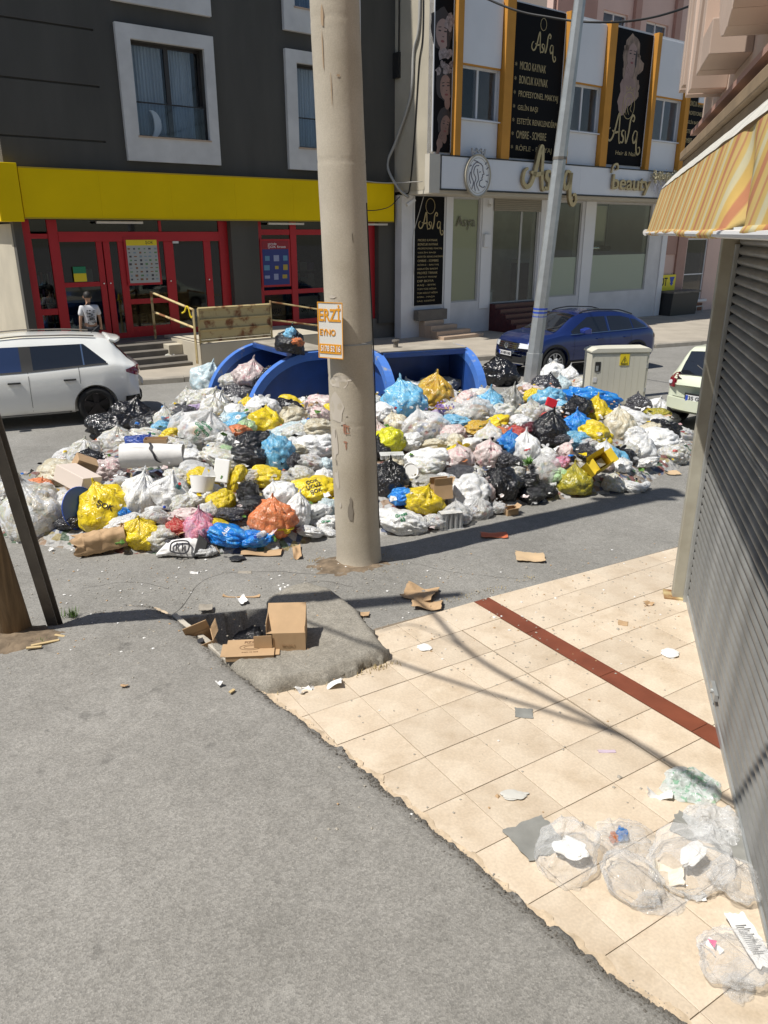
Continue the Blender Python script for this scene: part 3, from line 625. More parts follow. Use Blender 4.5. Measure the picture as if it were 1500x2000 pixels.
for i in range(3):
    za = gz0+.04+i*.265; MB().prism([(y0-.012,za), (y0+.015,za+.02), (y0+.015,za+.215), (y0-.025,za+.235), (y0-.025,za+.26), (y0+.03,za+.26), (y0+.03,za)], gx0+.03, gx1-.03, 'x').obj('gate_panel', M_RUST, gt)
rails('ramp_railing', 'thin cream pipe railing running right from the rusty gate', [('post', (gx1+1.55,y0,.3), (gx1+1.55,y0,1.2)), ('top_rail', (gx1+.04,y0,1.46), (gx1+1.55,y0,1.18)), ('lower_rail', (gx1+.04,y0,.98), (gx1+1.55,y0,.72))], M_RUST, .022)
mb = MB(); mb.tube(spline([(BX-.3,BY+.35,1.28),(BX-.24,BY+.3,1.33),(BX-.2,BY+.25,1.45),(BX-.17,BY+.2,1.4),(BX-.14,BY+.16,1.18),(BX-.08,BY+.1,1.26)], 5), .022, 6)
o = mb.obj('yellow_rope', M_INKY, smooth=True); at(o, LA, FA); tag(o, 'twisted yellow rope tied to the handrail by the market steps', 'rope')
# ------------------------------------------------------------------ beauty salon building
AA = Vector((1.61, 26.0, 0))
def AF(x, y, z): return AA + FX*x + FY*y + Vector((0, 0, z))
sb = thing('salon_building', 'white and orange two storey beauty salon building with black banners', 'building', AA, FA)
AX1 = 15.2
uw = [(.87, 2.55), (5.85, 7.58), (10.60, 12.48)]
mb = MB(); wall(mb, -.12, AX1, 5.5, 10.05, 0, .3, [(a, b, 6.58, 8.04) for a, b in uw]); mb.obj('upper_wall', M_WHITEWALL, sb)
for a, b in uw + [(13.6, 15.0)]:
    MB().box(a, b, -.07, -.002, 8.09, 9.95).obj('spandrel_panel', M_WHITEP, sb, bevel=.006)
    MB().box(a, b, -.03, -.002, 5.52, 6.54).obj('spandrel_panel', M_WHITEP, sb, bevel=.006)
    MB().box(a, b, -.05, -.002, 8.04, 8.088).obj('window_head', M_ORANGE, sb)
    if a > 13: continue
    wf = MB(); c, d, t, e = 6.58, 8.04, .055, .10
    wf.box(a, a+t, e, e+.06, c, d).box(b-t, b, e, e+.06, c, d).box(a+t, b-t, e, e+.06, d-t, d).box(a+t, b-t, e, e+.06, c, c+t).box((a+b)/2-.04, (a+b)/2+.04, e-.01, e+.06, c+t, d-t)
    wf = wf.obj('window', M_PVC, sb)
    MB().box(a+t, (a+b)/2-.04, e+.02, e+.03, c+t, d-t).box((a+b)/2+.04, b-t, e+.02, e+.03, c+t, d-t).obj('pane', M_GLASSW, wf)
    MB().box(a-.05, b+.05, -.12, .1, 6.545, 6.58).obj('sill', M_WHITEP, sb)
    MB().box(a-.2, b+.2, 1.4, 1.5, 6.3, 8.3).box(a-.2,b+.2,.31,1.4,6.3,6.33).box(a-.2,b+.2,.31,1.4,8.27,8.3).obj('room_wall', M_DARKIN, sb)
for x0, x1 in ((.56,.80), (.80,.86), (2.58,2.96), (5.5,5.82), (7.6,7.98), (10.34,10.57), (12.5,12.78)):
    MB().box(x0, x1, -.22 if x1-x0 > .1 else -.1, -.002, 5.5, 10.06).obj('pilaster', M_ORANGE, sb, bevel=.008)
# upper return wall facing the market, soffit, roof and rear
MB().quad((-.12,0,4.5),(-.12,2.2,4.5),(-.12,2.2,12.5),(-.12,0,12.5)).box(-.12,AX1,.32,.6,10.05,10.1).obj('return_wall', M_CREAM, sb)
MB().box(-.12, AX1, .01, 1.48, 4.40, 4.52).obj('soffit', M_LIGHTBEIGE, sb)
MB().box(-.10, AX1-.02, 1.6, 8.0, 9.98, 10.04).box(-.10, 14.6, 7.7, 8, -.8, 9.97).box(AX1-.3, AX1-.01, .31, 7.7, 4.53, 9.97).box(14.6, 14.84, 1.86, 7.7, -.8, 4.5).obj('rear_wall', M_WHITEWALL, sb)
gl = [(2.13,3.42,.88,4.38), (4.08,6.48,.74,4.38), (7.08,8.98,.82,4.38), (9.85,13.6,.87,4.38)]
mb = MB(); wall(mb, -.15, 14.85, -1.0, 4.40, 1.5, .35, gl); mb.obj('lower_wall', M_WHITEWALL, sb)
for q_ in ((14.5, 14.86, 1.44, 1.498, -1, 4.4), (1.78, 2.08, 1.46, 1.498, -1, 4.4), (6.55, 7.0, 1.46, 1.498, -1, 4.4), (9.15,9.75,1.46,1.498,-1,4.4), (3.5,3.98,1.46,1.498,.6,4.4)): MB().box(*q_).obj('pier', M_WHITEP, sb, bevel=.006)
MB().box(.0, 14.7, 4.6, 4.7, -.8, 4.6).box(0, 14.7, 1.86, 4.6, .0, .05).box(0, 14.7, 1.86, 4.6, 4.41, 4.45).obj('salon_interior', M_MIDIN, sb)
M_SHF = mat('salon_frame', (.42,.42,.40), .45)
for a, b, c, d in gl:
    wf = MB(); t = .05; e = 1.56
    wf.box(a, a+t, e, e+.06, c, d).box(b-t, b, e, e+.06, c, d).box(a+t, b-t, e, e+.06, d-t, d).box(a+t, b-t, e, e+.06, c, c+t)
    if a == 4.08: wf.box(5.55, 5.65, e, e+.06, c+t, d-t)
    wf = wf.obj('window', M_SHF, sb); MB().box(a+t, b-t, e+.02, e+.03, c+t, d-t).obj('pane', M_GLASSG, wf)
    if a > 5 or a < 3: MB().box(a+t, b-t, e+.034, e+.038, c+t, (c+1.5 if a > 5 else d-t)).obj('frosted_film', mat('frosted_film', (.78,.80,.77), .6) if a > 5 else mat('beige_window_film', (.62,.58,.44), .6), wf)
sh = MB()
for i in range(7): sh.prism([(1.45,3.98+i*.062), (1.43,4.0+i*.062), (1.43,4.03+i*.062), (1.45,4.042+i*.062), (1.47,4.042+i*.062), (1.47,3.98+i*.062)], 4.05, 6.5, 'x')
sh.obj('roller_shutter', mat('beige_shutter', (.30,.275,.22), .5), sb)
MB().box(9.9, 11.9, 2.6, 2.65, 2.9, 4.3).obj('blind', mat('blind_cream', (.55,.52,.43), .7), sb)
sa = thing('air_duct', 'shiny metal pipe hanging behind the right salon window', 'pipe', AA, FA); MB().tube([(9.95,2.3,2.62),(11.9,2.3,2.62)], .11, 12).obj('pipe', M_CHROME, sa, smooth=True); MB().box(10.0,10.03,2.29,2.31,2.7,4.4).box(11.6,11.63,2.29,2.31,2.7,4.4).obj('hanger', M_BLACK, sa)
for (x, y, z, sx, sy, sz, mm, nm, lab, cat) in ((4.4,2.6,.05,.9,.5,1.1,M_WHITEP,'reception_counter','white reception counter behind the salon door','counter'), (7.3,3.2,.05,.7,.4,2.2,M_BLACK,'tall_cabinet','dark cabinet behind the middle salon window','cabinet'), (8.1,2.6,1.2,.7,.5,.9,M_CARD,'display_unit','brown display unit behind the middle salon window','display')):
    t = thing(nm, lab, cat, AF(x, y, z), FA); MB().box(0, sx, 0, sy, 0, sz*.92).obj('body', mm, t, bevel=.01); MB().box(-.03, sx+.03, -.03, sy+.03, sz*.92, sz).obj('top', M_SHF, t)
ch = thing('salon_chair', 'black salon chair seen through the middle salon window', 'chair', AF(7.9, 2.4, .05), FA); MB().cyl((0,0,.25), (0,0,1), .04, .5, 8).obj('stem', M_CHROME, ch); MB().cyl((0,0,.02), (0,0,1), .28, .04, 14).obj('foot', M_CHROME, ch); MB().box(-.28,.28,-.25,.25,.5,.62).obj('seat', M_BLACK, ch, bevel=.03); MB().box(-.25,.25,.2,.3,.62,1.25).obj('backrest', M_BLACK, ch, bevel=.04)
bx = MB().box(3.55, 3.85, 1.36, 1.458, 2.75, 3.2).obj('meter_box', M_WHITEP, bevel=.02); at(bx, AA, FA); tag(bx, 'small white box on the pier left of the salon door', 'box')
cm = thing('security_camera', 'small white security camera under the salon sign', 'camera', AF(3.7, 1.3, 4.15), FA); MB().cyl((0,0,0), (0,1,-.2), .05, .18, 10).obj('housing', M_PVC, cm); MB().cyl((0,.1,.1), (0,0,1), .02, .18, 8).obj('bracket', M_PVC, cm)
# sign band, letters, crest
ss = thing('salon_sign', 'white sign band with black outline above the salon windows', 'sign', AA, FA)
for i in range(6): MB().box(0+i*2.2, 2.196+i*2.2, -.22, -.002, 4.54, 5.46).obj('sign_panel', M_WHITEP, ss)
MB().box(-.02, 13.2, -.235, -.002, 5.462, 5.50).box(-.02, 13.2, -.235, -.002, 4.50, 4.538).box(.0,.03,-.235,-.221,4.538,5.462).obj('outline', M_BLACK, ss)
MB().box(-.45, -.022, -.22, -.002, 4.40, 5.50).obj('end_panel', M_LIGHTBEIGE, ss)
AST = [[(0.02,.5),(-.1,.42),(-.14,.2),(.0,.06),(.16,.14),(.30,.45),(.42,.9),(.50,1.02),(.54,.8),(.56,.35),(.62,.02),(.70,.02)],
 [(.14,.42),(.34,.36),(.62,.42)], [(.88,.46),(.76,.44),(.74,.32),(.86,.2),(.82,.04),(.68,.06)],
 [(.94,.45),(1.0,.12),(1.06,.05),(1.16,.4),(1.2,.8),(1.32,1.02),(1.44,.96),(1.42,.82),(1.33,.84)],
 [(1.70,.46),(1.54,.48),(1.44,.26),(1.53,.06),(1.68,.2),(1.71,.46),(1.70,.1),(1.74,-.2),(1.86,-.34),(1.98,-.24),(1.94,-.08),(1.84,-.1)]]
def script_logo(name, parent, x, z, s, y0, y1, m, wd=.09):
    b = MB()
    for p in AST: stroke(b, [(x+a*s, z+c*s) for a, c in p], wd*s, y0, y1, 6)
    return b.obj(name, m, parent)
lt = thing('salon_letters', 'large gold script letters Asya standing on the white salon sign', 'lettering', AA, FA)
script_logo('script_letters', lt, 3.75, 4.62, 1.30, -.34, -.24, M_GOLDM, .125)
bt = thing('beauty_letters', 'small gold letters beauty on the right of the salon sign', 'lettering', AA, FA)
text('beauty', .72, M_GOLDM, bt, (9.45, -.30, 4.98), width=2.35, depth=.08, bold=.012)
stroke(b_ := MB(), [(8.2,5.3),(8.28,5.55),(8.5,5.6),(8.55,5.45),(8.44,5.42)], .08, -.34, -.26).obj('flourish', M_GOLDM, bt)
cr = thing('salon_crest', 'oval white crest with a long haired woman and a crown on the salon sign', 'sign', AF(1.52, -.25, 4.95), FA)
el = [(.52*cos(a), .60*sin(a)) for a in [2*pi*i/36 for i in range(36)]]
MB().prism(el, -.05, .04).obj('disc', M_FOAM, cr, bevel=.01)
def ring(mb, rx, rz, wdt, y0, y1, k=40):
    stroke(mb, [(rx*cos(2*pi*i/k), rz*sin(2*pi*i/k)) for i in range(k+1)], wdt, y0, y1, 1, False); return mb
ring(ring(MB(), .53, .61, .05, -.07, .04), .45, .52, .012, -.058, -.051).obj('rim', mat('crest_gold', (.40,.36,.28), .5), cr)
cw = MB(); stroke(cw, [(-.24,.60),(-.28,.74),(-.16,.66),(-.10,.78),(0,.68),(.10,.78),(.16,.66),(.28,.74),(.24,.60)], .045, -.05, .0, 3, False)
for a in (-.28,-.1,.1,.28): cw.cyl((a,-.025,.77), (0,1,0), .03, .05, 8)
cw.obj('crown', mat('crest_silver', (.42,.42,.42), .4), cr)
hair = MB()
for p in ([(.08,.36),(-.1,.38),(-.26,.24),(-.3,.0),(-.2,-.2),(-.26,-.4)], [(.02,.30),(-.14,.26),(-.2,.08),(-.1,-.08),(-.16,-.26),(-.1,-.46)], [(.08,.36),(.18,.28),(.2,.16),(.25,.06),(.19,.04),(.2,-.02),(.16,-.06),(.17,-.12),(.08,-.16),(.06,-.28)], [(.06,-.28),(.22,-.34),(.32,-.30)], [(-.05,.2),(-.02,.06),(.02,-.1),(-.06,-.26),(.06,-.44)], [(-.34,.1),(-.38,-.06),(-.32,-.24)], [(.04,.1),(.1,.12)], [(.28,.34),(.38,.42)], [(.34,.2),(.44,.26)], [(.36,.02),(.46,.04)], [(.34,-.14),(.44,-.18)], [(-.02,.4),(-.2,.44)], [(-.3,.3),(-.38,.26)]):
    stroke(hair, p, .022, -.062, -.051, 5, False)
hair.obj('profile_drawing', mat('crest_ink', (.10,.09,.12), .5), cr)
# black banners
M_SK1 = mat('print_skin', (.34,.22,.18), .7, var=.3, vscale=1.2, spec=.1); M_SK2 = mat('print_skin_light', (.40,.29,.26), .7, var=.3, vscale=1.0, spec=.1); M_HBL = mat('print_blonde', (.34,.24,.18), .6, var=.55, vscale=7, stretch=(2,2,.6)); M_LIP = mat('print_lips', (.22,.06,.06), .5); M_PK = mat('print_petals', (.40,.33,.32), .6, var=.6, vscale=14); M_HDK = mat('print_dark_hair', (.035,.028,.028), .6)
def blob(mb, cx, cz, rx, rz, y, k=18, wob=0., seed=0, rot=0.):
    pts = []
    for i in range(k):
        a = 2*pi*i/k; r = 1+wob*noise.noise(Vector((cos(a)*1.7, sin(a)*1.7, seed))); p = (rx*r*cos(a), rz*r*sin(a))
        pts.append((cx + p[0]*cos(rot)-p[1]*sin(rot), y, cz + p[0]*sin(rot)+p[1]*cos(rot)))
    mb.poly(pts); return mb
def portrait(t, cx, cz, s, skin, hairm, flowers=False, hand=False, long=False, seed=1, tilt=0.):
    y = -.032
    def R(a, b): return (cx + (a*cos(tilt)-b*sin(tilt))*s, cz + (a*sin(tilt)+b*cos(tilt))*s)
    h = MB(); blob(h, *R(-.03,.12), .42*s, .50*s, y, 22, .3, seed, tilt)
    if long: 
        for q in range(6): blob(h, *R(.22+.12*sin(q*1.7), -.05-.19*q), (.24+.06*sin(q*2.3))*s, .2*s, y-.0003*q, 14, .6, seed+q)
        for q in range(4): blob(h, *R(-.30, .1-.2*q), .13*s, .2*s, y-.0003*q, 12, .6, seed+q+20)
    h.obj('hair_print', hairm, t)
    f = MB(); blob(f, *R(0,0), .255*s, .36*s, y-.004, 22, .05, seed, tilt); blob(f, *R(.02,-.42), .12*s, .2*s, y-.0038, 12)
    if long: blob(f, *R(-.05,-1.0), .42*s, .42*s, y-.0036, 18, .3, seed+4); blob(f, *R(-.3,-1.35), .25*s, .35*s, y-.0035, 16, .3, seed+5)
    f.obj('face_print', skin, t)
    e = MB()
    for sx in (-.11,.10):
        blob(e, *R(sx,.06), .058*s, .020*s, y-.006, 10, 0, 0, tilt); blob(e, *R(sx,.145), .072*s, .013*s, y-.006, 8, 0, 0, tilt + (.15 if sx < 0 else -.15))
    blob(e, *R(.02,-.075), .035*s, .012*s, y-.006, 8, 0, 0, tilt); blob(e, *R(.20,-.05), .05*s, .26*s, y-.0055, 12, .3, seed, tilt)
    e.obj('eyes_print', M_HDK, t)
    l = MB(); blob(l, *R(0,-.19), .072*s, .032*s, y-.007, 12, 0, 0, tilt); l.obj('lips_print', M_LIP, t)
    if hand:
        g = MB()
        for q in range(4): stroke(g, [R(-.28+.06*q,-.62), R(-.26+.07*q,-.38), R(-.17+.06*q,-.22-.03*q)], .055*s, y-.010, y-.008, 4, False)
        blob(g, *R(-.2,-.68), .15*s, .2*s, y-.0095, 14, .2, seed); stroke(g, [R(-.2,-.75), R(-.22,-1.1), R(-.1,-1.5)], .15*s, y-.010, y-.008, 4, False)
        g.obj('hand_print', skin, t)
    if flowers:
        pk = MB(); rr = random.Random(seed)
        for q in range(16):
            a, b = (rr.uniform(-.35,.38), rr.uniform(-.95,-.42)) if q > 4 else (rr.uniform(.12,.36), rr.uniform(.15,.5)); blob(pk, *R(a, b), rr.uniform(.07,.13)*s, rr.uniform(.07,.12)*s, y-.009-.0003*q, 10, .6, q)
        tag(pk.obj('flower_print', M_PK, t), kind='stuff')
def banner(label, x0, x1, z0=5.62, z1=9.98, y=-.03, frame=True):
    t = thing('banner', label, 'banner', AA, FA); MB().box(x0, x1, y, y+.025, z0, z1).obj('banner_sheet', M_BLACKB, t)
    if frame: MB().box(x0-.035, x0-.002, y-.01, y+.025, z0, z1).box(x1+.002, x1+.035, y-.01, y+.025, z0, z1).obj('frame', M_PVC, t)
    return t
t = banner('narrow black banner with three stacked portraits of women at the left edge of the salon', -.18, .53, 5.58, 10)
portrait(t, .12, 8.75, 1.05, M_SK2, M_HDK, flowers=True, seed=3); portrait(t, .30, 7.35, .95, M_SK1, M_HDK, seed=5, hand=False, tilt=.12); portrait(t, .32, 6.32, .8, M_SK1, M_HDK, hand=True, seed=9, tilt=-.15)
LINES = ['MICRO KAYNAK','BONCUK KAYNAK','PROFESYONEL MAKYAJ','GELİN BAŞI','ESTETİK RENKLENDİRME','OMBRE - SOMBRE','RÖFLE - BALYAJ']
WID = [1.22,1.35,1.9,.95,2.05,1.45,1.75]
t = banner('tall black banner listing seven salon services in gold under a small logo', 3.0, 5.47, 5.58, 10)
script_logo('logo', t, 4.0, 8.75, .55, -.038, -.031, M_GOLD, .09); rg = MB(); ring(rg, .14, .17, .015, -.038, -.031, 24); o = rg.obj('logo_ring', M_GOLD, t); o.location = (4.42, 0, 9.55)
for i, s in enumerate(LINES):
    z = 8.28 - i*.40; text(s, .3, M_GOLD, t, (3.42, -.036, z), width=WID[i], align='LEFT', depth=.004, height=.23); text('*', .26, M_GOLD, t, (3.25, -.036, z-.02), depth=.004)
t = banner('black banner with a long haired blonde woman above a gold Asya logo', 8.03, 10.30, 5.62, 9.98)
portrait(t, 9.15, 9.2, 1.12, M_SK2, M_HBL, hand=True, long=True, seed=14)
script_logo('logo', t, 8.25, 6.35, .95, -.046, -.036, M_GOLD, .08); rg = MB(); ring(rg, .34, .44, .02, -.046, -.036, 30); 
for p in ([(.1,.25),(-.14,.2),(-.2,-.1),(-.1,-.3)], [(.1,.25),(.16,.05),(.1,-.1),(.2,-.2)], [(0,.1),(-.06,-.1),(.05,-.3)], [(-.2,.42),(-.24,.6),(-.08,.5),(0,.62),(.08,.5),(.24,.6),(.2,.42)]): stroke(rg, p, .022, -.046, -.036, 5)
o = rg.obj('logo_ring', M_GOLD, t); o.location = (9.2, 0, 7.62)
text('Hair & Nail', .2, M_GOLD, t, (9.3, -.038, 6.02), width=1.2, depth=.004)
t = banner('black banner with gold lines of services at the far right of the salon front', 12.82, 14.9, 5.62, 10)
script_logo('logo', t, 13.2, 8.7, .5, -.038, -.031, M_GOLD, .09)
for i, s in enumerate(LINES + ['TÜM YÜZ AĞDA']):
    text(s, .3, M_GOLD, t, (12.98, -.036, 8.35-i*.33), width=WID[i % 7]*.85, align='LEFT', depth=.004, height=.18)
t = banner('lower black banner beside the beige steps with a gold logo and a long price list', .38, 1.68, .86, 4.38, 1.47)
t.name = 'banner'
script_logo('logo', t, .62, 3.35, .52, 1.458, 1.466, M_GOLD, .08); rg = MB(); ring(rg, .2, .24, .015, 1.458, 1.466, 24); o = rg.obj('logo_ring', M_GOLD, t); o.location = (1.05, 0, 4.08)
L2 = ['MICRO KAYNAK','BONCUK KAYNAK','PROFESYONEL MAKYAJ','GELİN BAŞI','ESTETİK RENKLENDİRME','OMBRE - SOMBRE','RÖFLE - BALYAJ','KERATİN BAKIM','PROTEZ TIRNAK','VÜCUT MASAJI','DIP BOYA','KAŞ - BIYIK','TÜM YÜZ AĞDA','TÜM VÜCUT AĞDA','FÖN - MAŞA','SAÇ KESİMİ']
for i, s in enumerate(L2): text(s, .16, M_GOLD, t, (.52, 1.462, 3.0-i*.133), width=.45+.035*len(s), align='LEFT', depth=.004, height=.075)
o = text('Asya', .5, mat('faded_print', (.16,.15,.11), .6), None, (0,0,0), width=.9, name='window_lettering'); o.location = AF(2.78, 1.545, 3.6); o.rotation_euler = (pi/2, 0, FA); tag(o, 'faded script lettering on the narrow salon window', 'lettering')
# garland on the sign end
gd = thing('flower_garland', 'cream flower garland with white hanging tassels at the right end of the salon sign', 'garland', AF(10.85, -.38, 5.15), FA)
fl = MB(); rr = random.Random(6)
for i in range(420):
    c = Vector((rr.uniform(-.25,2.0), rr.uniform(-.16,.10), rr.gauss(.12,.10))); r = rr.uniform(.025,.06); a = rr.uniform(0, 3)
    fl.poly([c + Vector((r*cos(a+q*pi/2.5), rr.uniform(-.02,.02), r*sin(a+q*pi/2.5))) for q in range(5)])
tag(fl.obj('blossoms', mat('cream_blossom', (.62,.55,.36), .8, var=.5, vscale=12), gd), kind='stuff')
fl = MB()
for i in range(60):
    x = rr.uniform(-.25,1.2); y = rr.uniform(-.12,.08); l = rr.uniform(.25,.8)*(1-abs(x-.45)*.45)
    for q in range(int(l/.05)): fl.box(x-.014+.01*sin(q), x+.014+.01*sin(q), y-.004, y+.004, .0-q*.05-.035, .0-q*.05)
tag(fl.obj('tassels', mat('pale_lilac_tassel', (.52,.52,.58), .7), gd), kind='stuff')
# steps
st = thing('beige_steps', 'four beige marble steps under the lower black banner', 'steps', AA, FA)
for i in range(4): MB().box(.65, 1.55+i*.33, 1.18-.34*i, 1.49 if i == 0 else 1.175-.34*(i-1), -.78, .36-i*.15).obj('step', M_MARBLE, st, bevel=.012)
MB().box(.38, 1.7, 1.2, 1.45, .37, .72).obj('step_wall', M_GREYSTEP, st)
st = thing('red_steps', 'dark red granite steps in front of the salon door', 'steps', AA, FA)
for i in range(6): MB().box(4.08, 6.5, 1.2-i*.28, 1.58 if i == 0 else 1.478-i*.28, -.8, .74-i*.165).obj('step', M_REDSTEP, st, bevel=.008)
MB().box(3.6, 4.07, .4, 1.45, -.8, -.25).obj('side_block', M_GREYSTEP, st)
# cables on the return wall
def cable(name, label, pts, r, m, cat='cable', k=6): return tag(MB().tube(spline(pts, 7), r, k).obj(name, m, smooth=True), label, cat)
cable('wall_cable', 'thick grey cable hanging down the cream side wall left of the salon', [AF(-.16,.75,12), AF(-.17,.7,9.2), AF(-.17,.95,8.4), AF(-.2,1.05,7.2), AF(-.25,1.7,6.0), AF(-.4,1.95,5.3), AF(-.3,1.5,4.6), AF(-.1,1.2,4.32)], .045, M_CABLEW)
cable('wall_cable', 'thin dark cable beside the thick one on the cream side wall', [AF(-.15,.65,12), AF(-.15,.55,9.0), AF(-.15,.72,8.0), AF(-.15,.9,6.0), AF(-.15,1.1,4.6), AF(-.15,1.3,4.42)], .02, M_CABLE)
cable('wall_cable', 'thin pale wire running left from the salon corner to the pole', [AF(-.2,.4,4.75), AF(-1.2,1.2,4.72), AF(-2.6,1.6,4.85)], .014, M_CABLEW)
cable('wall_cable', 'black looped wire hanging over the right end of the yellow sign', [AF(-.3,1.4,4.35), AF(-.7,1.6,4.0), AF(-1.7,1.62,3.95), AF(-2.5,1.6,4.5), AF(-2.5,1.6,4.95), AF(-2.1,1.6,4.8)], .014, M_CABLE)
cable('wall_cable', 'thin wire dangling in front of the lower black banner', [AF(-.2,.2,4.6), AF(.15,.9,4.0), AF(.2,1.35,3.0), AF(.32,1.4,1.9)], .012, M_CABLEW)
o = MB().box(-.25,.12,-.06,.06,-.05,.05).obj('lamp_bracket', M_PVC, bevel=.01); at(o, AF(-.05, 1.1, 4.2), FA, ry=-.5); tag(o, 'tilted white lamp under the overhang of the salon building', 'lamp')
gr = thing('window_grille', 'black window grille on the far right of the grey building', 'grille', LF(9.75, -.02, 8.0), FA)
for i in range(7): MB().box(-.28+i*.09, -.25+i*.09, -.25, -.22, .5, 3.0).obj('bar', M_PVC if i % 2 else M_BLACK, gr)
MB().box(-.32,.35,-.27,-.0,-.2,.5).obj('box', M_BLACK, gr)
# ------------------------------------------------------------------ pink shop right of the salon and pink block behind
pb = thing('pink_shop', 'pale pink shop building right of the salon with a tall display window', 'building', AA, FA)
PY = 1.9
mb = MB(); wall(mb, 14.9, 24, -1.2, 5.3, PY, .3, [(17.2, 18.9, .2, 3.0)]); mb.obj('wall', M_PINK, pb)
MB().box(16.3, 17.0, PY-.1, PY-.002, -1.1, 5.3).box(14.9,16.28,PY-.05,PY-.002,2.3,5.3).obj('pilaster', M_PINKD, pb)
MB().box(17.1, 19.0, PY-.06, PY-.002, -1, -.0).obj('brick_plinth', mat('brown_brick', (.26,.11,.06), .8, var=.4, vscale=9), pb)
wf = MB().box(17.2, 17.27, PY+.05, PY+.1, .2, 3).box(18.83, 18.9, PY+.05, PY+.1, .2, 3).box(17.27, 18.83, PY+.05, PY+.1, 1.35, 1.4).box(17.27,18.83,PY+.05,PY+.1,2.93,3).obj('window', M_PVC, pb); MB().box(17.27, 18.83, PY+.07, PY+.08, .2, 2.93).obj('pane', M_GLASS, wf)
MB().box(17.0, 19.2, PY-.15, PY, .08, .19).obj('sill', M_PVC, pb)
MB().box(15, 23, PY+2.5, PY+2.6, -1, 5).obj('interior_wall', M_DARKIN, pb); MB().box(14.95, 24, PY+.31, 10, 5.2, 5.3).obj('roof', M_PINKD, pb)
sg = thing('yellow_notice', 'yellow sign reading OT with a blue arrow on the pink wall', 'sign', AA, FA); MB().box(15.06, 16.35, PY-.14, PY-.106, .72, 1.42).obj('board', mat('bright_yellow', (.85,.70,.02), .5), sg)
text('OT', .5, M_INKB, sg, (15.42, PY-.15, 1.1), width=.55, depth=.006, bold=.01); MB().prism([(15.86,1.32),(16.25,1.32),(16.12,1.06),(16.2,1.06),(16.05,.92),(15.9,1.06),(15.98,1.06)], PY-.148, PY-.141).obj('arrow', M_INKBL, sg)
pl = thing('black_planter', 'black screen box standing at the right corner of the salon', 'screen', AA, FA); MB().prism([(14.9,-.45),(16.9,-.45),(17.1,.62),(15.0,.72)], .9, 1.6).obj('screen_panel', M_BLACK, pl, bevel=.01); MB().box(14.95,17.15,.86,1.64,.66,.74).obj('top_rail', M_DKSTEEL, pl)
fr = thing('metal_stand', 'small metal rack on the pavement in front of the brown brick plinth', 'rack', AF(17.0, 1.2, -.62), FA)
for x in (0, .5, 1.0): MB().box(x, x+.03, 0, .03, 0, .55).obj('leg', M_GALV, fr)
MB().box(0, 1.03, -.02, .05, .55, .6).obj('top_bar', M_GALV, fr)
lu = MB().box(13.5, 17.8, -.2, 1.8, -1.2, -.42).obj('entrance_ramp', M_GREYSTEP, bevel=.01); at(lu, AA, FA); tag(lu, 'low dark grey ramp at the right corner of the salon', 'ramp')
BA = Vector((17.3, 50.0, 0))
bb = thing('pink_tower_block', 'tall pale pink and brown apartment block rising behind the salon', 'building', BA, FA)
mb = MB(); wn = []
for r in range(6):
    for c in range(9): x0 = -12 + c*3.6; z0 = 2.6+r*3.2; wn.append((x0+.7, x0+2.7, z0, z0+1.7))
wall(mb, -11.5, 22, -1.5, 24, 0, .4, wn); mb.obj('wall', M_PINK, bb)
for r in range(6):
    for c in range(9):
        if not (3 <= r <= 5): continue
        x0 = -12 + c*3.6+.7; z0 = 2.6+r*3.2
        wf = MB().box(x0, x0+.08, .15, .22, z0, z0+1.7).box(x0+1.92, x0+2.0, .15, .22, z0, z0+1.7).box(x0+.96, x0+1.04, .15, .22, z0, z0+1.7).box(x0+.08, x0+1.92, .15, .22, z0+1.62, z0+1.7).box(x0+.08, x0+1.92, .15, .22, z0, z0+.08).obj('window', M_PVC, bb)
        MB().box(x0+.08, x0+1.92, .18, .19, z0+.08, z0+1.62).obj('pane', M_GLASSW, wf)
for c in range(1, 10): MB().box(-12.3+c*3.6-.25, -12.3+c*3.6+.25, -.2, -.002, -1.5, 24).obj('pilaster', M_PINKD, bb)
MB().box(-11.5, -8.96, -.3, -.21, 4, 24).obj('brown_panel', M_PINKD, bb)
MB().box(-11.5, 22, .4, 11, -1.5, 24).box(-11.6,22.2,-.4,11.2,24,24.3).obj('core', mat('block_core', (.2,.17,.15), .9), bb)
# ------------------------------------------------------------------ near shop on the right: shutter, post, awning, upper storey
WA = Vector((2.90, 6.64, 0)); WR = atan2(.966, .258)
WX, WY = Vector((cos(WR), sin(WR), 0)), Vector((-sin(WR), cos(WR), 0))
def WF(x, y, z): return WA + WX*x + WY*y + Vector((0, 0, z))
XN = -8.5
ns_ = thing('corner_shop', 'near shop building on the right edge with a closed roller shutter', 'building', WA, WR)
MB().box(XN, .12, -6, -.14, -.3, 12).obj('core_wall', M_DARKIN, ns_)
MB().box(.121, .25, -6, -.05, -.3, 12).obj('end_wall', M_LIGHTBEIGE, ns_)
MB().box(XN, .0, -.13, -.02, 3.16, 3.9).obj('lintel', M_POSTP, ns_)
pt = MB(); pt.box(.02, .135, -.08, .125, -.1, 3.79).obj('post', M_POSTP, ns_, bevel=.006)
MB().box(-.05, .015, -.09, .03, -.1, 3.16).obj('guide_rail', M_GALV, ns_, bevel=.003)
MB().box(-.052,-.047,-.03,.0,-.1,3.16).obj('guide_slot', M_BLACK, ns_)
MB().box(-.02, .18, -.1, .20, -.12, -.055).obj('post_base', M_RUST, ns_)
sh = thing('roller_shutter', 'closed grey metal roller shutter of horizontal curved slats', 'shutter', WA, WR)
PITCHS = .0765; sl0 = None
prof = [(-.030,0.0),(-.022,.006),(-.006,.014),(.004,.028),(.007,.042),(.002,.056),(-.010,.066),(-.024,.0715),(-.030,.0765)]
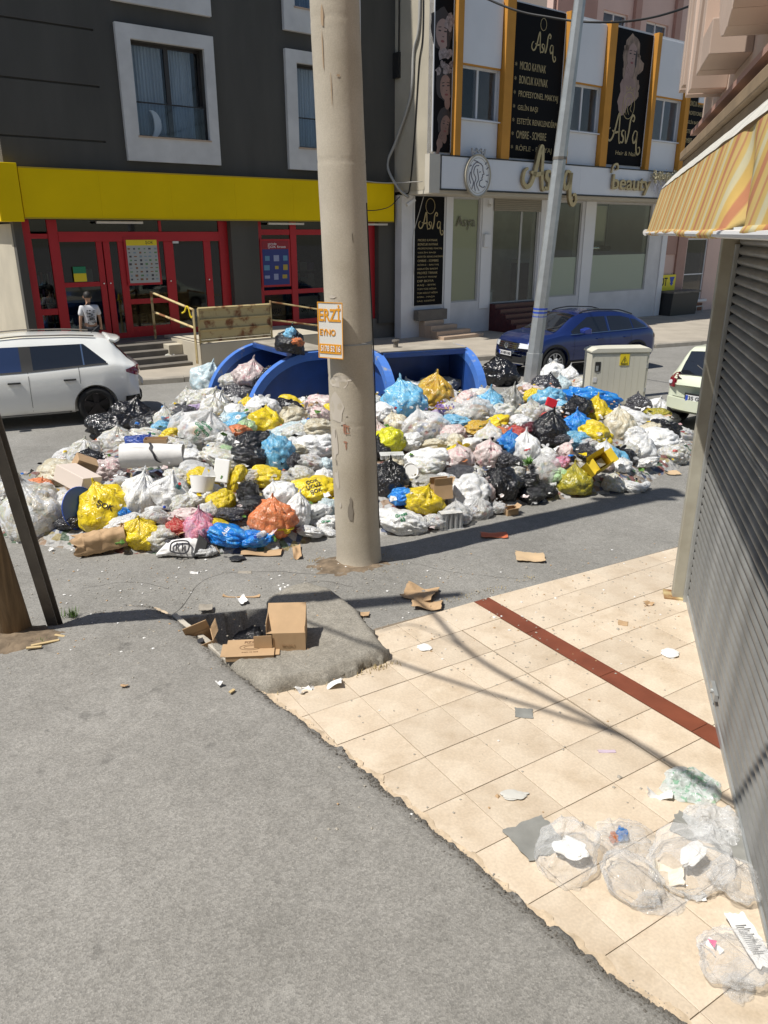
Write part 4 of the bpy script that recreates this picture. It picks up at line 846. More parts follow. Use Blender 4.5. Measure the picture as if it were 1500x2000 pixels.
mb = MB(); n = len(prof)
XS = [XN, -6, -4, -2, -1, -.053]
for x in XS: mb.v += [(x, a, b) for a, b in prof]
for i in range(len(XS)-1):
    for k in range(n-1): mb.f.append((i*n+k, (i+1)*n+k, (i+1)*n+k+1, i*n+k+1))
SLM = mb.mesh('slat', False, False); SLM.materials.append(M_SLAT)
for p in SLM.polygons: p.use_smooth = True
zb = gz(3)-.02
for i in range(42):
    o = mk('slat', SLM, None, sh); o.location = (random.uniform(-.004,.004), random.uniform(-.0015,.0015), zb+.07+i*PITCHS); o.rotation_euler.x = random.uniform(-.02,.02)
MB().box(XN, -.053, -.045, .006, zb-.03, zb+.066).obj('bottom_bar', M_GALV, sh, bevel=.004)
lk = MB().box(-2.05,-1.85,.005,.03,.12,.17).cyl((-1.95,.035,.145),(0,1,0),.02,.02,10); lk.obj('lock', M_GALV, sh)
MB().box(XN, -.0, -.14, -.06, -.3, 3.2).obj('backing', M_BLACK, sh)
def stripes(name):
    m = bpy.data.materials.new(name); m.use_nodes = True; nt = m.node_tree; b = nt.nodes['Principled BSDF']; L = nt.links.new
    tc = nt.nodes.new('ShaderNodeTexCoord'); sx = nt.nodes.new('ShaderNodeSeparateXYZ'); L(tc.outputs['Object'], sx.inputs[0])
    a = nt.nodes.new('ShaderNodeMath'); a.operation = 'MULTIPLY'; a.inputs[1].default_value = 1/.40; L(sx.outputs[0], a.inputs[0])
    fr = nt.nodes.new('ShaderNodeMath'); fr.operation = 'FRACT'; L(a.outputs[0], fr.inputs[0])
    r = nt.nodes.new('ShaderNodeValToRGB'); r.color_ramp.interpolation = 'LINEAR'
    cs = [(0,(.60,.255,.13)),(.14,(.60,.255,.13)),(.18,(.74,.50,.15)),(.34,(.74,.50,.15)),(.38,(.74,.66,.40)),(.52,(.72,.67,.45)),(.56,(.75,.55,.20)),(.68,(.74,.52,.16)),(.71,(.62,.30,.15)),(.75,(.62,.30,.15)),(.79,(.75,.56,.22)),(.96,(.75,.53,.18)),(1,(.60,.255,.13))]
    e = r.color_ramp.elements; e[0].position = 0; e[0].color = (*cs[0][1],1); e[1].position = 1; e[1].color = (*cs[-1][1],1)
    for p, c in cs[1:-1]: q = e.new(p); q.color = (*c, 1)
    L(fr.outputs[0], r.inputs[0]); nz = _tex(nt, 'ShaderNodeTexNoise', 4, 4); mx = nt.nodes.new('ShaderNodeMix'); mx.data_type = 'RGBA'; mx.blend_type = 'MULTIPLY'; mx.inputs['Factor'].default_value = .4
    L(r.outputs[0], mx.inputs[6]); L(nz.outputs['Fac'], mx.inputs[7]); 
    rr = nt.nodes.new('ShaderNodeMapRange'); rr.inputs[1].default_value=.3; rr.inputs[2].default_value=.7; rr.inputs[3].default_value=.5; rr.inputs[4].default_value=1; L(nz.outputs['Fac'], rr.inputs[0]); L(rr.outputs[0], mx.inputs[7])
    L(mx.outputs[2], b.inputs['Base Color']); b.inputs['Roughness'].default_value = .8
    tl = nt.nodes.new('ShaderNodeBsdfTranslucent'); L(mx.outputs[2], tl.inputs[0]); ms = nt.nodes.new('ShaderNodeMixShader'); ms.inputs[0].default_value = .3
    L(b.outputs[0], ms.inputs[1]); L(tl.outputs[0], ms.inputs[2]); L(ms.outputs[0], nt.nodes['Material Output'].inputs[0]); return m
M_STR = stripes('awning_stripes'); M_CANVAS = mat('dirty_white_canvas', (.62,.60,.54), .8, col2=(.36,.36,.33), vscale=5, stretch=(7,1,1), bump=.3, bscale=9, lo=.36, hi=.6)
aw = thing('awning', 'orange yellow and cream striped shop awning with a dirty white canvas top', 'awning', WA, WR)
def awn(u, v):
    x = -.04 + (XN+.04)*u
    f = .003*sin(x*7.5) + .006*N(x*1.8, v*.6, 4)
    f += -.10*math.exp(-((x+4.15+.45*v)/.13)**2)*(.5+.5*v)            # deep fold
    sag = .015*sin(x*2.1)*v
    return (x, .655 + .075*v + f*(.25+.75*v), 3.575 - .315*v + sag*.3)
MB().grid(awn, 260, 8).obj('fabric', M_STR, aw, smooth=True, fix=False)
hm = [Vector(awn(i/130, 1)) + Vector((0, -.005, -.012)) for i in range(131)]
MB().tube(hm, .017, 6).obj('hem', M_STR, aw, smooth=True)
MB().tube([(.01,.73,3.245), (XN,.73,3.245)], .012, 8).obj('front_bar', M_PVC, aw); MB().tube([(.03,.735,3.25), (-.03,.735,3.25)], .026, 10).obj('bar_cap', M_PVC, aw)
MB().grid(lambda u, v: (-.03+(XN+.03)*u, .40+.255*v, 3.79 - .205*v**1.6 + .006*N(u*30, v*2)), 200, 6).obj('canvas_top', M_CANVAS, aw, smooth=True, fix=False)
mb = MB(); mb.poly([(-.035,.40,3.79),(-.035,.655,3.575),(-.035,.73,3.26),(-.035,.40,3.60)]).obj('side_flap', M_STR, aw)
for x in (-.25, -4.6, -8): MB().tube([(x,-.02,3.30), (x,.36,3.28), (x,.72,3.25)], .016, 6).obj('arm', M_GALV, aw)
MB().box(XN, .14, -.02, .53, 3.80, 3.865).box(XN,.14,-.02,.50,3.74,3.798).obj('ledge', mat('brown_ledge', (.30,.215,.13), .8, var=.3, vscale=4), ns_, bevel=.008)
up = MB().box(XN, .0, .20, .21, 3.87, 4.75).obj('window_band', M_GLASSW, ns_)
for x in (-.02, -.55, -1.2, -1.9, -2.6, -3.4, -4.2, -5.2): MB().box(x, x+.05, .18, .24, 3.866, 4.75).obj('mullion', M_DKFRAME, ns_)
MB().box(.02, .065, .27, .32, 3.866, 4.75).obj('corner_post', M_PVC, ns_)
MB().box(XN, .0, -.14, -.13, 3.9, 5).obj('inner_wall', M_BLACK, ns_)
for i in range(9): MB().grid(lambda u, v: (-.15-i*.62-.34*u, .10+.02*sin(u*30), 3.9+.85*v), 30, 1).obj('net_curtain', M_CURT, ns_, smooth=True)
fs = thing('fascia_sign', 'pale pink shop fascia with tall raised letters seen almost edge on at top right', 'sign', WA, WR)
M_BEI = mat('beige_pink_cladding', (.56,.43,.35), .6, var=.15, vscale=1.5); MB().box(XN, .10, .24, .40, 4.02, 9).obj('fascia_panel', M_BEI, fs); MB().box(XN,.12,.22,.47,3.985,4.018).obj('bottom_trim', M_PINKD, fs)
def raised(pts, y0=.401, y1=.62): MB().prism(pts, y0, y1).obj('raised_letter', M_BEI, fs, bevel=.004)
def bar(x0, x1, z0, z1, sk=0.): return [(x0, z0), (x1, z0), (x1+sk, z1), (x0+sk, z1)]
raised(bar(-.20,-.32,4.25,5.2)); raised(bar(-.42,-.54,4.25,5.2)); raised([(-.62,5.2),(-.88,4.12),(-1.02,4.12),(-.80,5.2)]); raised([(-1.06,4.12),(-1.24,4.12),(-1.42,5.2),(-1.28,5.2)])
raised(bar(-1.52,-1.68,4.15,5.2)); raised([(-1.70,4.15),(-2.15,4.15),(-2.15,4.32),(-1.70,4.32)])
def ush(x0, w_, t, zt):
    o_ = [(x0, zt)] + [(x0-w_/2-w_/2*cos(a), 4.12+w_*.55-w_*.55*sin(a)) for a in [pi+0 - pi*i/12*1 for i in range(13)]][::1] + [(x0-w_, zt), (x0-w_+t, zt)] + [(x0-w_/2-(w_/2-t)*cos(a), 4.12+w_*.55-(w_*.55-t)*sin(a)) for a in [pi*i/12 for i in range(13)]] + [(x0-t, zt)]
    return o_
for x0 in (-2.32, -3.35): 
    w_, t = .82, .2; zc = 4.60
    for k in range(12):
        a0, a1 = pi*k/12, pi*(k+1)/12; q = lambda a, r: (x0-w_/2+(w_/2-r)*cos(a), zc-(.48-r)*sin(a))
        raised([q(a0,0), q(a1,0), q(a1,t), q(a0,t)])
    raised(bar(x0-t, x0, zc+.001, 5.2)); raised(bar(x0-w_, x0-w_+t, zc+.001, 5.2))
# overhead lines between the posts (they cast the thin shadows on the tiles)
def lift(p, h): v = SUNV*(h/SUNV.z); return Vector((p.x+v.x, p.y+v.y, p.z+h))
def line3(name, label, px, hs, r):
    return cable(name, label, [lift(G(*p), h) for p, h in zip(px, hs)], r, M_CABLE)
line3('overhead_line', 'overhead cable whose shadow runs across the tiles from the slab corner', [(560,1215),(760,1290),(920,1345),(1080,1395),(1240,1452),(1420,1560),(1700,1700)], [6.6,6.5,6.45,6.4,6.4,6.4,6.5], .022)
line3('overhead_line', 'overhead cable whose shadow starts by the cardboard pieces on the tiles', [(780,1165),(840,1195),(900,1260),(960,1305),(1060,1360),(1240,1452),(1420,1565),(1700,1705)], [6.9,6.8,6.7,6.6,6.5,6.5,6.5,6.5], .027)
line3('overhead_line', 'faint overhead wire with a curved shadow on the first tiles', [(740,1235),(800,1222),(850,1238),(900,1265)], [7.4,7.4,7.4,7.4], .010)
# thin service lines seen in front of the salon
cable('service_wire', 'black sagging wire crossing in front of the salon roof', [G(860,-45,9.0), G(990,14,7.6), G(1075,34,7.2), G(1150,43,7.0), G(1240,40,7.0), G(1330,18,7.2), G(1430,-25,7.8)], .022, M_CABLE)
# ------------------------------------------------------------------ poles
cp = thing('concrete_pole', 'thick stained concrete utility pole standing in front of the rubbish heap', 'pole', (-.27, 7.62, gz(7.62)))
mb = MB()
def cpole(u, v):
    z = -.15 + 9.75*u; r = .236 - .0046*max(z,0) + .004*N(z*2.2, cos(2*pi*v)*1.2, sin(2*pi*v)*1.2) + (.022*math.exp(-max(z,0)/.05))
    for zc in (1.55, 2.02, 3.95, 5.05): r -= .0035*math.exp(-((z-zc)/.012)**2)
    return (r*cos(2*pi*v) - .029*z, r*sin(2*pi*v), z)
mb.grid(cpole, 400, 40); mb.obj('shaft', M_CONC, cp, smooth=True, fix=False)
MB().cyl((-.28,0,9.6), (0,0,1), .15, .04, 24).obj('cap', M_CONC, cp)
for z in (8.3, 8.9): MB().box(-.82, .30, -.05, .05, z, z+.09).obj('cross_arm', M_GALV, cp)
for x in (-.5,-.25,.25,.5):
    MB().cyl((x-.26,0,9.06), (0,0,1), .04, .14, 10).obj('insulator', M_BROWN, cp)
for z, tl in ((2.335,.0), (2.36,.02)): MB().tube([(.228*cos(a)-.068, .228*sin(a), z+tl*sin(a)) for a in [2*pi*i/24 for i in range(25)]], .004, 5).obj('wire_band', M_GALV, cp)
MB().tube(spline([(.11,-.05,3.6),(.155,-.05,2.6),(.18,-.03,1.9),(.19,-.04,1.2),(.222,-.03,.4)], 6), .006, 6).obj('earth_wire', M_CABLE, cp, smooth=True)
# torn paper remains and red paint marks
def onpole(mb, a, z, wd, hg, seed, lift_=.004, k=12):
    pts = []
    for i in range(k):
        t = 2*pi*i/k; q = 1+.6*noise.noise(Vector((cos(t)*2, sin(t)*2, seed))); zz = z+hg*.5*q*sin(t); aa = a + wd*.5*q*cos(t)/.23; r = .236-.0046*zz+lift_
        pts.append((r*cos(aa)-.029*zz, r*sin(aa), zz))
    cx = sum(p[0] for p in pts)/k; cy = sum(p[1] for p in pts)/k; cz = sum(p[2] for p in pts)/k; cx += .029*cz; rr = (.236-.0046*cz+lift_)/hypot(cx, cy)
    n0 = len(mb.v); mb.v += pts + [(cx*rr-.029*cz, cy*rr, cz)]; mb.f += [(n0+i, n0+(i+1)%k, n0+k) for i in range(k)]
for nm, m, lst in (('torn_paper', mat('old_paper', (.52,.47,.40), .8), [(-2.3,1.38,.20,.30),(-2.15,1.62,.25,.10),(-1.9,1.66,.22,.06),(-2.5,1.0,.10,.34),(-2.45,.62,.07,.2),(-2.0,1.22,.05,.04),(-1.8,1.3,.03,.02),(-2.3,.35,.03,.05),(-1.95,2.35,.04,.08),(-2.2,2.42,.09,.03)]), ('red_paint', mat('faded_red_paint', (.42,.20,.13), .8), [(-1.93,1.17,.012,.10),(-1.88,1.20,.05,.014),(-1.86,1.15,.013,.09),(-1.78,1.19,.05,.014),(-1.74,1.17,.012,.07),(-1.79,1.12,.05,.014),(-1.9,1.03,.05,.014),(-1.87,.99,.014,.07)]), ('rust_stain', mat('rust_stain', (.43,.31,.20), .85), [(-2.05,5.05,.03,.16),(-2.1,4.8,.012,.3),(-1.8,4.5,.008,.25),(-1.5,4.6,.03,.02)]), ('dark_smear', mat('dark_smear', (.24,.21,.17), .85), [(-1.8,.30,.06,.2),(-1.76,.4,.03,.12),(-2.42,.8,.02,.06),(-2.4,1.1,.015,.09),(-1.2,3.3,.012,.10)])):
    b = MB(); 
    for i, (a, z, wd, hg) in enumerate(lst): onpole(b, a, z + (.36 if z < 2.6 else 0), wd, hg, i*3.1)
    b.obj(nm, m, cp, smooth=True, fix=False)
# sign tied to the pole
sgn = thing('tailor_sign', 'white board with orange lettering ERZİ EYNO tied to the concrete pole', 'sign', (-.50, 7.40, 2.38), radians(-26))
bw = MB().grid(lambda u, v: (-.135+.27*u, -.012-.004*(u-.45)**2, -.26+.52*v), 10, 1); bw.obj('board', mat('sign_white', (.72,.71,.66), .5), sgn, fix=False)
bd = MB()
for a, b, c, d in ((-.135,-.127,-.26,.26), (.127,.135,-.26,.26), (-.127,.127,-.26,-.252), (-.127,.127,.252,.26)): bd.box(a, b, -.0165, -.0135, c, d)
bd.obj('border', M_INKO, sgn); 
text('ERZİ', .18, M_INKO, sgn, (-.005,-.0155,.135), width=.235, depth=.003, bold=.004, height=.155); text('EYNO', .09, M_INKO, sgn, (-.03,-.0155,-.02), width=.17, depth=.003, height=.06, bold=.002)
MB().box(-.12,.115,-.0165,-.0135,-.215,-.125).obj('phone_strip', M_INKO, sgn); text('5178 52 16', .07, M_INKW, sgn, (0,-.0185,-.17), width=.21, depth=.003, height=.055, bold=.001)
wp = thing('wooden_pole', 'leaning weathered wooden pole at the left edge', 'pole', (-3.22, 5.98, gz(6)))
mb = MB(); mb.grid(lambda u, v: ((.142-.006*u*8)*(1+.05*N(cos(2*pi*v)*2, sin(2*pi*v)*2, u*3))*cos(2*pi*v) - .028*8.6*u, (.142-.006*u*8)*(1+.05*N(cos(2*pi*v)*2, sin(2*pi*v)*2, u*3))*sin(2*pi*v)-.165*8.6*u, -.1+8.6*u), 60, 40)
mb.obj('shaft', M_WOOD, wp, smooth=True, fix=False)
MB().tube([(.06,-.135,0.0),(.03,-.33,1.2),(-.07,-.62,3)], .004, 4).obj('crack', M_BLACK, wp)
sp_ = thing('steel_strut', 'dark rusty steel strut leaning beside the wooden pole', 'pole', (-2.93, 6.12, gz(6)))
T_ = Vector((-.03*8.6, -.175*8.6, 8.6))
def strut(x0, x1, y0, y1, nm):
    mb = MB(); q = [(x0,y0,-.1),(x1,y0,-.1),(x1,y1,-.1),(x0,y1,-.1)]; mb.v = [Vector(p) for p in q] + [Vector(p)+T_ for p in q]; mb.v = [tuple(v) for v in mb.v]
    mb.f = [(0,1,5,4),(1,2,6,5),(2,3,7,6),(3,0,4,7),(4,5,6,7),(0,3,2,1)]; mb.obj(nm, M_DKSTEEL, sp_)
strut(-.046,.046,-.05,-.040,'flange'); strut(-.046,.046,.040,.05,'flange'); strut(-.005,.005,-.0395,.0395,'web')
lp = thing('light_pole', 'tilted galvanised octagonal street light pole rising from the heap', 'pole', (3.0, 15.8, gz(15.8)))
mb = MB()
def lpo(z0, z1, r0, r1, lean=.062):
    mb = MB(); n = len(mb.v)
    for z, r in ((z0, r0), (z1, r1)):
        for k in range(8): a = pi/8+k*pi/4; mb.v.append((lean*z + r*cos(a), r*sin(a), z))
    mb.f += [(k, (k+1) % 8, 8+(k+1) % 8, 8+k) for k in range(8)] + [tuple(range(7,-1,-1)), tuple(range(8,16))]; return mb
lpo(-.1,1.15,.17,.165).obj('base_section', M_GALV, lp, bevel=.006); lpo(1.15,4.75,.148,.125).obj('shaft', M_GALV, lp, bevel=.006); lpo(4.75,9.5,.128,.085).obj('upper_shaft', M_GALV, lp, bevel=.006)
for z in (1.86,1.93,2.0): lpo(z, z+.035, .1435, .1432).obj('tape_band', M_INKBL, lp)
lpo(4.73,4.78,.131,.131).obj('joint', M_DKSTEEL, lp)
# ------------------------------------------------------------------ electric cabinet
cb = thing('electric_cabinet', 'cream metal electric cabinet with a yellow warning sticker behind the heap', 'cabinet', (4.28, 15.95, gz(16)), radians(6))
MB().box(0,1.24,0,.42,0,1.12).obj('body', M_CAB, cb, bevel=.008); MB().prism([(-.02,1.122),(1.26,1.122),(1.26,1.18),(1.2,1.215),(.10,1.215),(-.02,1.16)], -.03, .45).obj('lid', M_CAB, cb, bevel=.008)
MB().box(.05,1.19,-.012,-.002,.04,1.09).obj('door', M_CAB, cb, bevel=.003)
MB().box(.08,.20,-.020,-.013,.74,.94).obj('lock_plate', M_BLACK, cb, bevel=.003); MB().box(.10,.15,-.028,-.021,.76,.86).obj('handle', M_GALV, cb)
MB().box(.06,.14,-.02,-.013,.52,.62).obj('latch', M_PVC, cb)
for i in range(8): MB().box(.12+i*.13,.122+i*.13,-.0145,-.0125,.06,1.05).obj('panel_rib', mat('cabinet_rib', (.50,.48,.38), .5), cb)
MB().box(.60,.80,-.021,-.0145,.86,1.10).obj('warning_sticker', M_INKY, cb)
tr = MB(); stroke(tr, [(.63,.90),(.70,1.05),(.77,.90),(.63,.90)], .010, -.0245, -.0215, 1, False); stroke(tr, [(.71,1.01),(.69,.965),(.715,.965),(.695,.925)], .010, -.0245, -.0215, 1, False); tr.obj('warning_symbol', M_INKB, cb)
text('DIKKAT', .03, M_INKB, cb, (.70,-.0235,.878), width=.14, depth=.002)
for z in (.3,.8): MB().box(1.19,1.225,-.03,-.004,z,z+.08).obj('hinge', M_GALV, cb)
# ------------------------------------------------------------------ rubbish containers
def container(label, loc, rz, L_, D_, H_, flip):
    """X = long axis, opening towards -Y; end wall profile flat at the back, quarter round at the front top"""
    t = thing('rubbish_container', label, 'container', loc, rz, 'blue metal rubbish containers')
    def prof(ins=0., top=0.):
        R_ = .74*D_; p = [(0-ins*0, .12), (0, H_-top)]; p = [(D_*.0, .10), (0, H_-ins)]
        p += [(-(D_-R_) - (R_-ins)*sin(a), H_-R_*.86 + (R_*.86-ins)*cos(a)) for a in [pi/2*i/14 for i in range(15)]]
        p += [(-(D_-ins)+.10, .10)]; return p
    for x0 in (-L_/2, L_/2-.04):
        MB().prism(prof(.07), x0+.012, x0+.028, 'x').obj('end_panel', M_BIN, t)
        mb = MB(); a, b = prof(0), prof(.16); n = len(a)
        sg_ = -1 if x0 < 0 else 1; xo, xi = (x0-.12, x0+.04) if sg_ < 0 else (x0+.16, x0)
        for xa in (xo, xi): mb.v += [(xa, p, q) for p, q in a] + [(xa, p, q) for p, q in b]
        for i in range(n-1):
            mb.f += [(i, i+1, n+i+1, n+i), (2*n+i, 3*n+i, 3*n+i+1, 2*n+i+1), (i, 2*n+i, 2*n+i+1, i+1), (n+i, n+i+1, 3*n+i+1, 3*n+i)]
        mb.obj('end_rim', M_BINRIM, t)
    i0, i1 = -L_/2+.04, L_/2-.04
    MB().box(i0, i1, -.03, 0, .10, H_-.02).obj('back_panel', M_BIN, t); MB().box(i0, i1, -D_+.12, -.03, .10, .14).obj('floor_panel', M_BIN, t)
    MB().box(i0, i1, -D_+.06, -D_+.09, .10, H_-.86*.74*D_-.02).obj('front_panel', M_BIN, t)
    MB().box(-L_/2-.01, L_/2+.01, -(1-.74)*D_-.32, .01, H_+.002, H_+.03).obj('top_plate', M_BINTOP, t, bevel=.006)
    MB().box(i0, i1, -(1-.74)*D_-.36, -(1-.74)*D_-.33, H_-.09, H_+.001).obj('front_beam', M_BIN, t)
    for x in (-L_*.38, L_*.38):
        for y in (-.2, -D_+.3): MB().cyl((x,y,.06), (1,0,0), .075, .05, 14).obj('wheel', M_TYRE, t)
    return t
CA = G(480, 818, gz(14.2)); fe = Vector((cos(radians(34)), sin(radians(34)), 0)); fd = Vector((-fe.y, fe.x, 0))
# left container: long axis along fd, opening towards -fe
# near end wall (local -x) faces the camera; local -Y must be -fe  ->  rotation with X = fd
def loc_from(corner, xax, yax, L_, D_): return corner + xax*(L_/2) + yax*D_
A_L, A_D, A_H = 1.9, 1.95, 1.19
lA = CA + fd*(A_L/2) + fe*A_D; lA.z = gz(15)
# X axis = fd, Y axis must be fe: mirrored frame, so build with X = -fd (Y = fe is then right handed)
contA = container('blue rubbish container left of the pole with a black bag standing on its top', (lA.x, lA.y, lA.z), atan2(-fd.y, -fd.x), A_L, A_D, A_H, False)
bx_ = Vector((.93, .36, 0)).normalized(); by_ = Vector((-bx_.y, bx_.x, 0))
B_L, B_D, B_H = 1.78, 1.45, 1.30
b0 = G(745, 690, gz(15)+B_H); lB = Vector((b0.x, b0.y, gz(15))) + bx_*(B_L/2) + by_*(.70)
contB = container('blue rubbish container right of the pole with an open front full of bags', (lB.x, lB.y, lB.z), atan2(bx_.y, bx_.x), B_L, B_D, B_H, False)
MB().cyl((-.42,-.25,B_H+.09), (0,0,1), .05, .12, 12).obj('valve_stub', M_DKSTEEL, contB); MB().cyl((-.42,-.25,B_H+.155), (0,0,1), .075, .03, 12).obj('valve_cap', M_DKSTEEL, contB)
# ------------------------------------------------------------------ cars
def lerp(pts, x):
    if x <= pts[0][0]: return pts[0][1]
    for (a, b), (c, d) in zip(pts, pts[1:]):
        if x <= c:
            t = (x-a)/(c-a); t = t*t*(3-2*t)*.35 + t*.65; return b + (d-b)*t
    return pts[-1][1]
class Car:
    def __init__(s, name, label, loc, rz, L, W, top, belt, bot, hw, roofw, m, nose=.16, tail=.10, trim=None):
        s.L, s.W, s.top, s.belt, s.bot, s.hw, s.roofw, s.nose, s.tail = L, W, top, belt, bot, hw, roofw, nose, tail
        s.t = thing(name, label, 'car', loc, rz); s.m = m
    def ring(s, x):
        w = lerp(s.hw, x)*s.W/2; zb, zt, ze = lerp(s.bot, x), lerp(s.top, x), lerp(s.belt, x); ze = min(ze, zt-.02); wr = min(lerp(s.roofw, x)*s.W/2, w*.97)
        g = zt-ze; h = ze-zb
        return [(0,zb), (.5*w,zb), (.84*w,zb), (.93*w,zb+.05), (.975*w,zb+.14*h+.02), (w*.99,zb+.35*h), (w,zb+.55*h), (w*.99,zb+.78*h), (w*.972,zb+.93*h), (w*.945,ze), (w*.93+(wr-w*.93)*.12,ze+g*.10),
                (w*.93+(wr-w*.93)*.45,ze+g*.42), (w*.93+(wr-w*.93)*.8,ze+g*.74), (wr+.0,ze+g*.88), (wr*.95,ze+g*.955), (wr*.82,zt-.012), (wr*.5,zt+.004), (wr*.25,zt+.010), (0,zt+.012)]
    def warp(s, x, y, z):
        L2 = s.L/2
        if x > 0:
            f = max(0, (x-L2+.55)/.55); x -= f*f*s.nose*(abs(y)/(s.W/2))**2.2*1.25; x -= f*(.10*max(0, z-.62)/.3 + .07*max(0, .32-z)/.15)
        else:
            f = max(0, (-x-L2+.5)/.5); x += f*f*s.tail*(abs(y)/(s.W/2))**2.4*1.4; x += f*(s.tail_lean(z) + .08*max(0, .34-z)/.15)
        return (x, y, z)
    def tail_lean(s, z): return .22*max(0, z-.85)
    def S(s, x, y, z): return s.warp(x, y, z)
    def sideY(s, x, z):
        r = s.ring(x)
        for a, b in zip(r[2:16], r[3:17]):
            if a[1] <= z <= b[1] and b[1] > a[1]: t = (z-a[1])/(b[1]-a[1]); return a[0]+(b[0]-a[0])*t
        return r[15][0]
    def body(s, holes, hr=.36):
        n = 70; mb = MB(); rs = []
        xs = [-s.L/2 + s.L*(.5-.5*cos(pi*i/n)*(1)) for i in range(n+1)]
        xs = sorted(set([-s.L/2 + s.L*i/n for i in range(n+1)] + [-s.L/2+.02, -s.L/2+.05, s.L/2-.02, s.L/2-.05]))
        for x in xs:
            r = s.ring(x); full = [(y, z) for y, z in r] + [(-y, z) for y, z in r[-2:0:-1]]; k = len(full); rs.append([s.warp(x, y, z) for y, z in full])
        mb.v = [p for r in rs for p in r]
        for i in range(len(rs)-1):
            for j in range(k): a, b = i*k+j, i*k+(j+1) % k; mb.f.append((a, b, b+k, a+k))
        m = len(s.ring(0))
        for base in (0, (len(rs)-1)*k):
            for j in range(m-1):
                a, b = base+j, base+j+1; c, d = base+(k-j-1) % k if j+1 < m-1 or True else b, base+(k-j) % k
                q = [a, b, c, d] if j > 0 else [a, b, base+k-1]
                if j == m-2: q = [a, b, base+(k-j) % k]
                mb.f.append(tuple(dict.fromkeys(q)))
        o = mb.obj('body', s.m, s.t, smooth=True)
        cut = MB()
        for (x, r) in holes:
            for sy in (-1, 1): cut.cyl((x, sy*(s.W/2-.02), r[1]), (0,1,0), r[0], .46, 40)
        c = cut.obj('cut', M_UNDER); c.parent = s.t
        for md in (1,):
            q = o.modifiers.new('b', 'BOOLEAN'); q.object = c; q.solver = 'EXACT'; q.operation = 'DIFFERENCE'
        bpy.context.view_layer.update(); dg = bpy.context.evaluated_depsgraph_get(); me = bpy.data.meshes.new_from_object(o.evaluated_get(dg)); o.modifiers.clear(); o.data = me; bpy.data.objects.remove(c)
        bm = bmesh.new(); bm.from_mesh(me)
        for e in bm.edges:
            if len(e.link_faces) == 2 and e.calc_face_angle(0) > radians(38): e.smooth = False
        bm.to_mesh(me); bm.free(); s.b = o
        return o
    def wheel(s, x, sy, r, m, rimr, spokes=5, kind='A'):
        wl = MB(); k = 36; cy = sy*(s.W/2-.115); pr = [(rimr,-.10),(r-.03,-.105),(r,-.075),(r,.075),(r-.03,.105),(rimr,.10),(rimr-.02,.03)]
        for i in range(k+1):
            a = 2*pi*i/k
            for q, d in pr: wl.v.append((x+q*cos(a), cy+sy*d, r+q*sin(a)))
        n = len(pr)
        for i in range(k):
            for j in range(n-1): wl.f.append((i*n+j, (i+1)*n+j, (i+1)*n+j+1, i*n+j+1))
        w_ = wl.obj('wheel', M_TYRE, s.t, smooth=True)
        ri = MB().cyl((x, cy+sy*.02, r), (0,1,0), rimr-.01, .03, 30)
        ri.obj('hub_disc', M_BLACK, w_)
        sp = MB()
        for i in range(spokes):
            a0 = 2*pi*i/spokes+.3
            for da in ((-.13,.13) if kind == 'A' else (0,)):
                a = a0+da; p0 = (x+.04*cos(a0), r+.04*sin(a0)); p1 = (x+(rimr-.012)*cos(a+da*.8), r+(rimr-.012)*sin(a+da*.8)); wd = .022 if kind == 'A' else .05
                d = Vector((p1[0]-p0[0], p1[1]-p0[1])).normalized(); nn = Vector((-d.y, d.x))*wd
                sp.prism([(p0[0]+nn.x*.8, p0[1]+nn.y*.8), (p1[0]+nn.x, p1[1]+nn.y), (p1[0]-nn.x, p1[1]-nn.y), (p0[0]-nn.x*.8, p0[1]-nn.y*.8)], cy+sy*.04, cy+sy*.085)
        for i in range(30):
            a, b = 2*pi*i/30, 2*pi*(i+1)/30; sp.poly([(x+q*cos(t), cy+sy*.095, r+q*sin(t)) for q, t in ((rimr, a), (rimr, b), (rimr-.022, b), (rimr-.022, a))])
        sp.cyl((x, cy+sy*.07, r), (0,1,0), .055, .05, 14); sp.obj('rim', m, w_)
    def patch(s, nm, x0, x1, zlo, zhi, m, off=.006, nu=14, nv=6, both=True, parent=None):
        """panel following the body side"""
        zl = zlo if callable(zlo) else (lambda x: zlo); zh = zhi if callable(zhi) else (lambda x: zhi); out = []
        for sy in ((1,-1) if both else (1,)):
            def f(u, v):
                x = x0+(x1-x0)*u; a, b = zl(x), zh(x); z = a+(b-a)*v; y = s.sideY(x, z) + off; return s.warp(x, sy*y, z)
            out.append(MB().grid(f, nu, nv).obj(nm, m, parent or s.t, smooth=True))
        return out
    def topp(s, nm, x0, x1, fr, m, off=.006, nu=12, nv=14, parent=None, tz=0.):
        def f(u, v):
            x = x0+(x1-x0)*u; r = s.ring(x); w0 = fr(u) if callable(fr) else fr; y = (2*v-1)*w0*r[13][0]; ay = abs(y)
            up = r[13:][::-1]; z = up[-1][1]
            for a, b in zip(up, up[1:]):
                if a[0] <= ay <= b[0]+1e-9: z = a[1]+(b[1]-a[1])*((ay-a[0])/max(1e-6, b[0]-a[0])); break
            p = s.warp(x, y, z); dx = .03; sl_ = (lerp(s.top, x+dx)-lerp(s.top, x-dx))/(2*dx); nn = Vector((-sl_, 0, 1)).normalized()*off
            return (p[0]+nn.x, p[1], p[2]+nn.z)
        return MB().grid(f, nu, nv).obj(nm, m, parent or s.t, smooth=True)
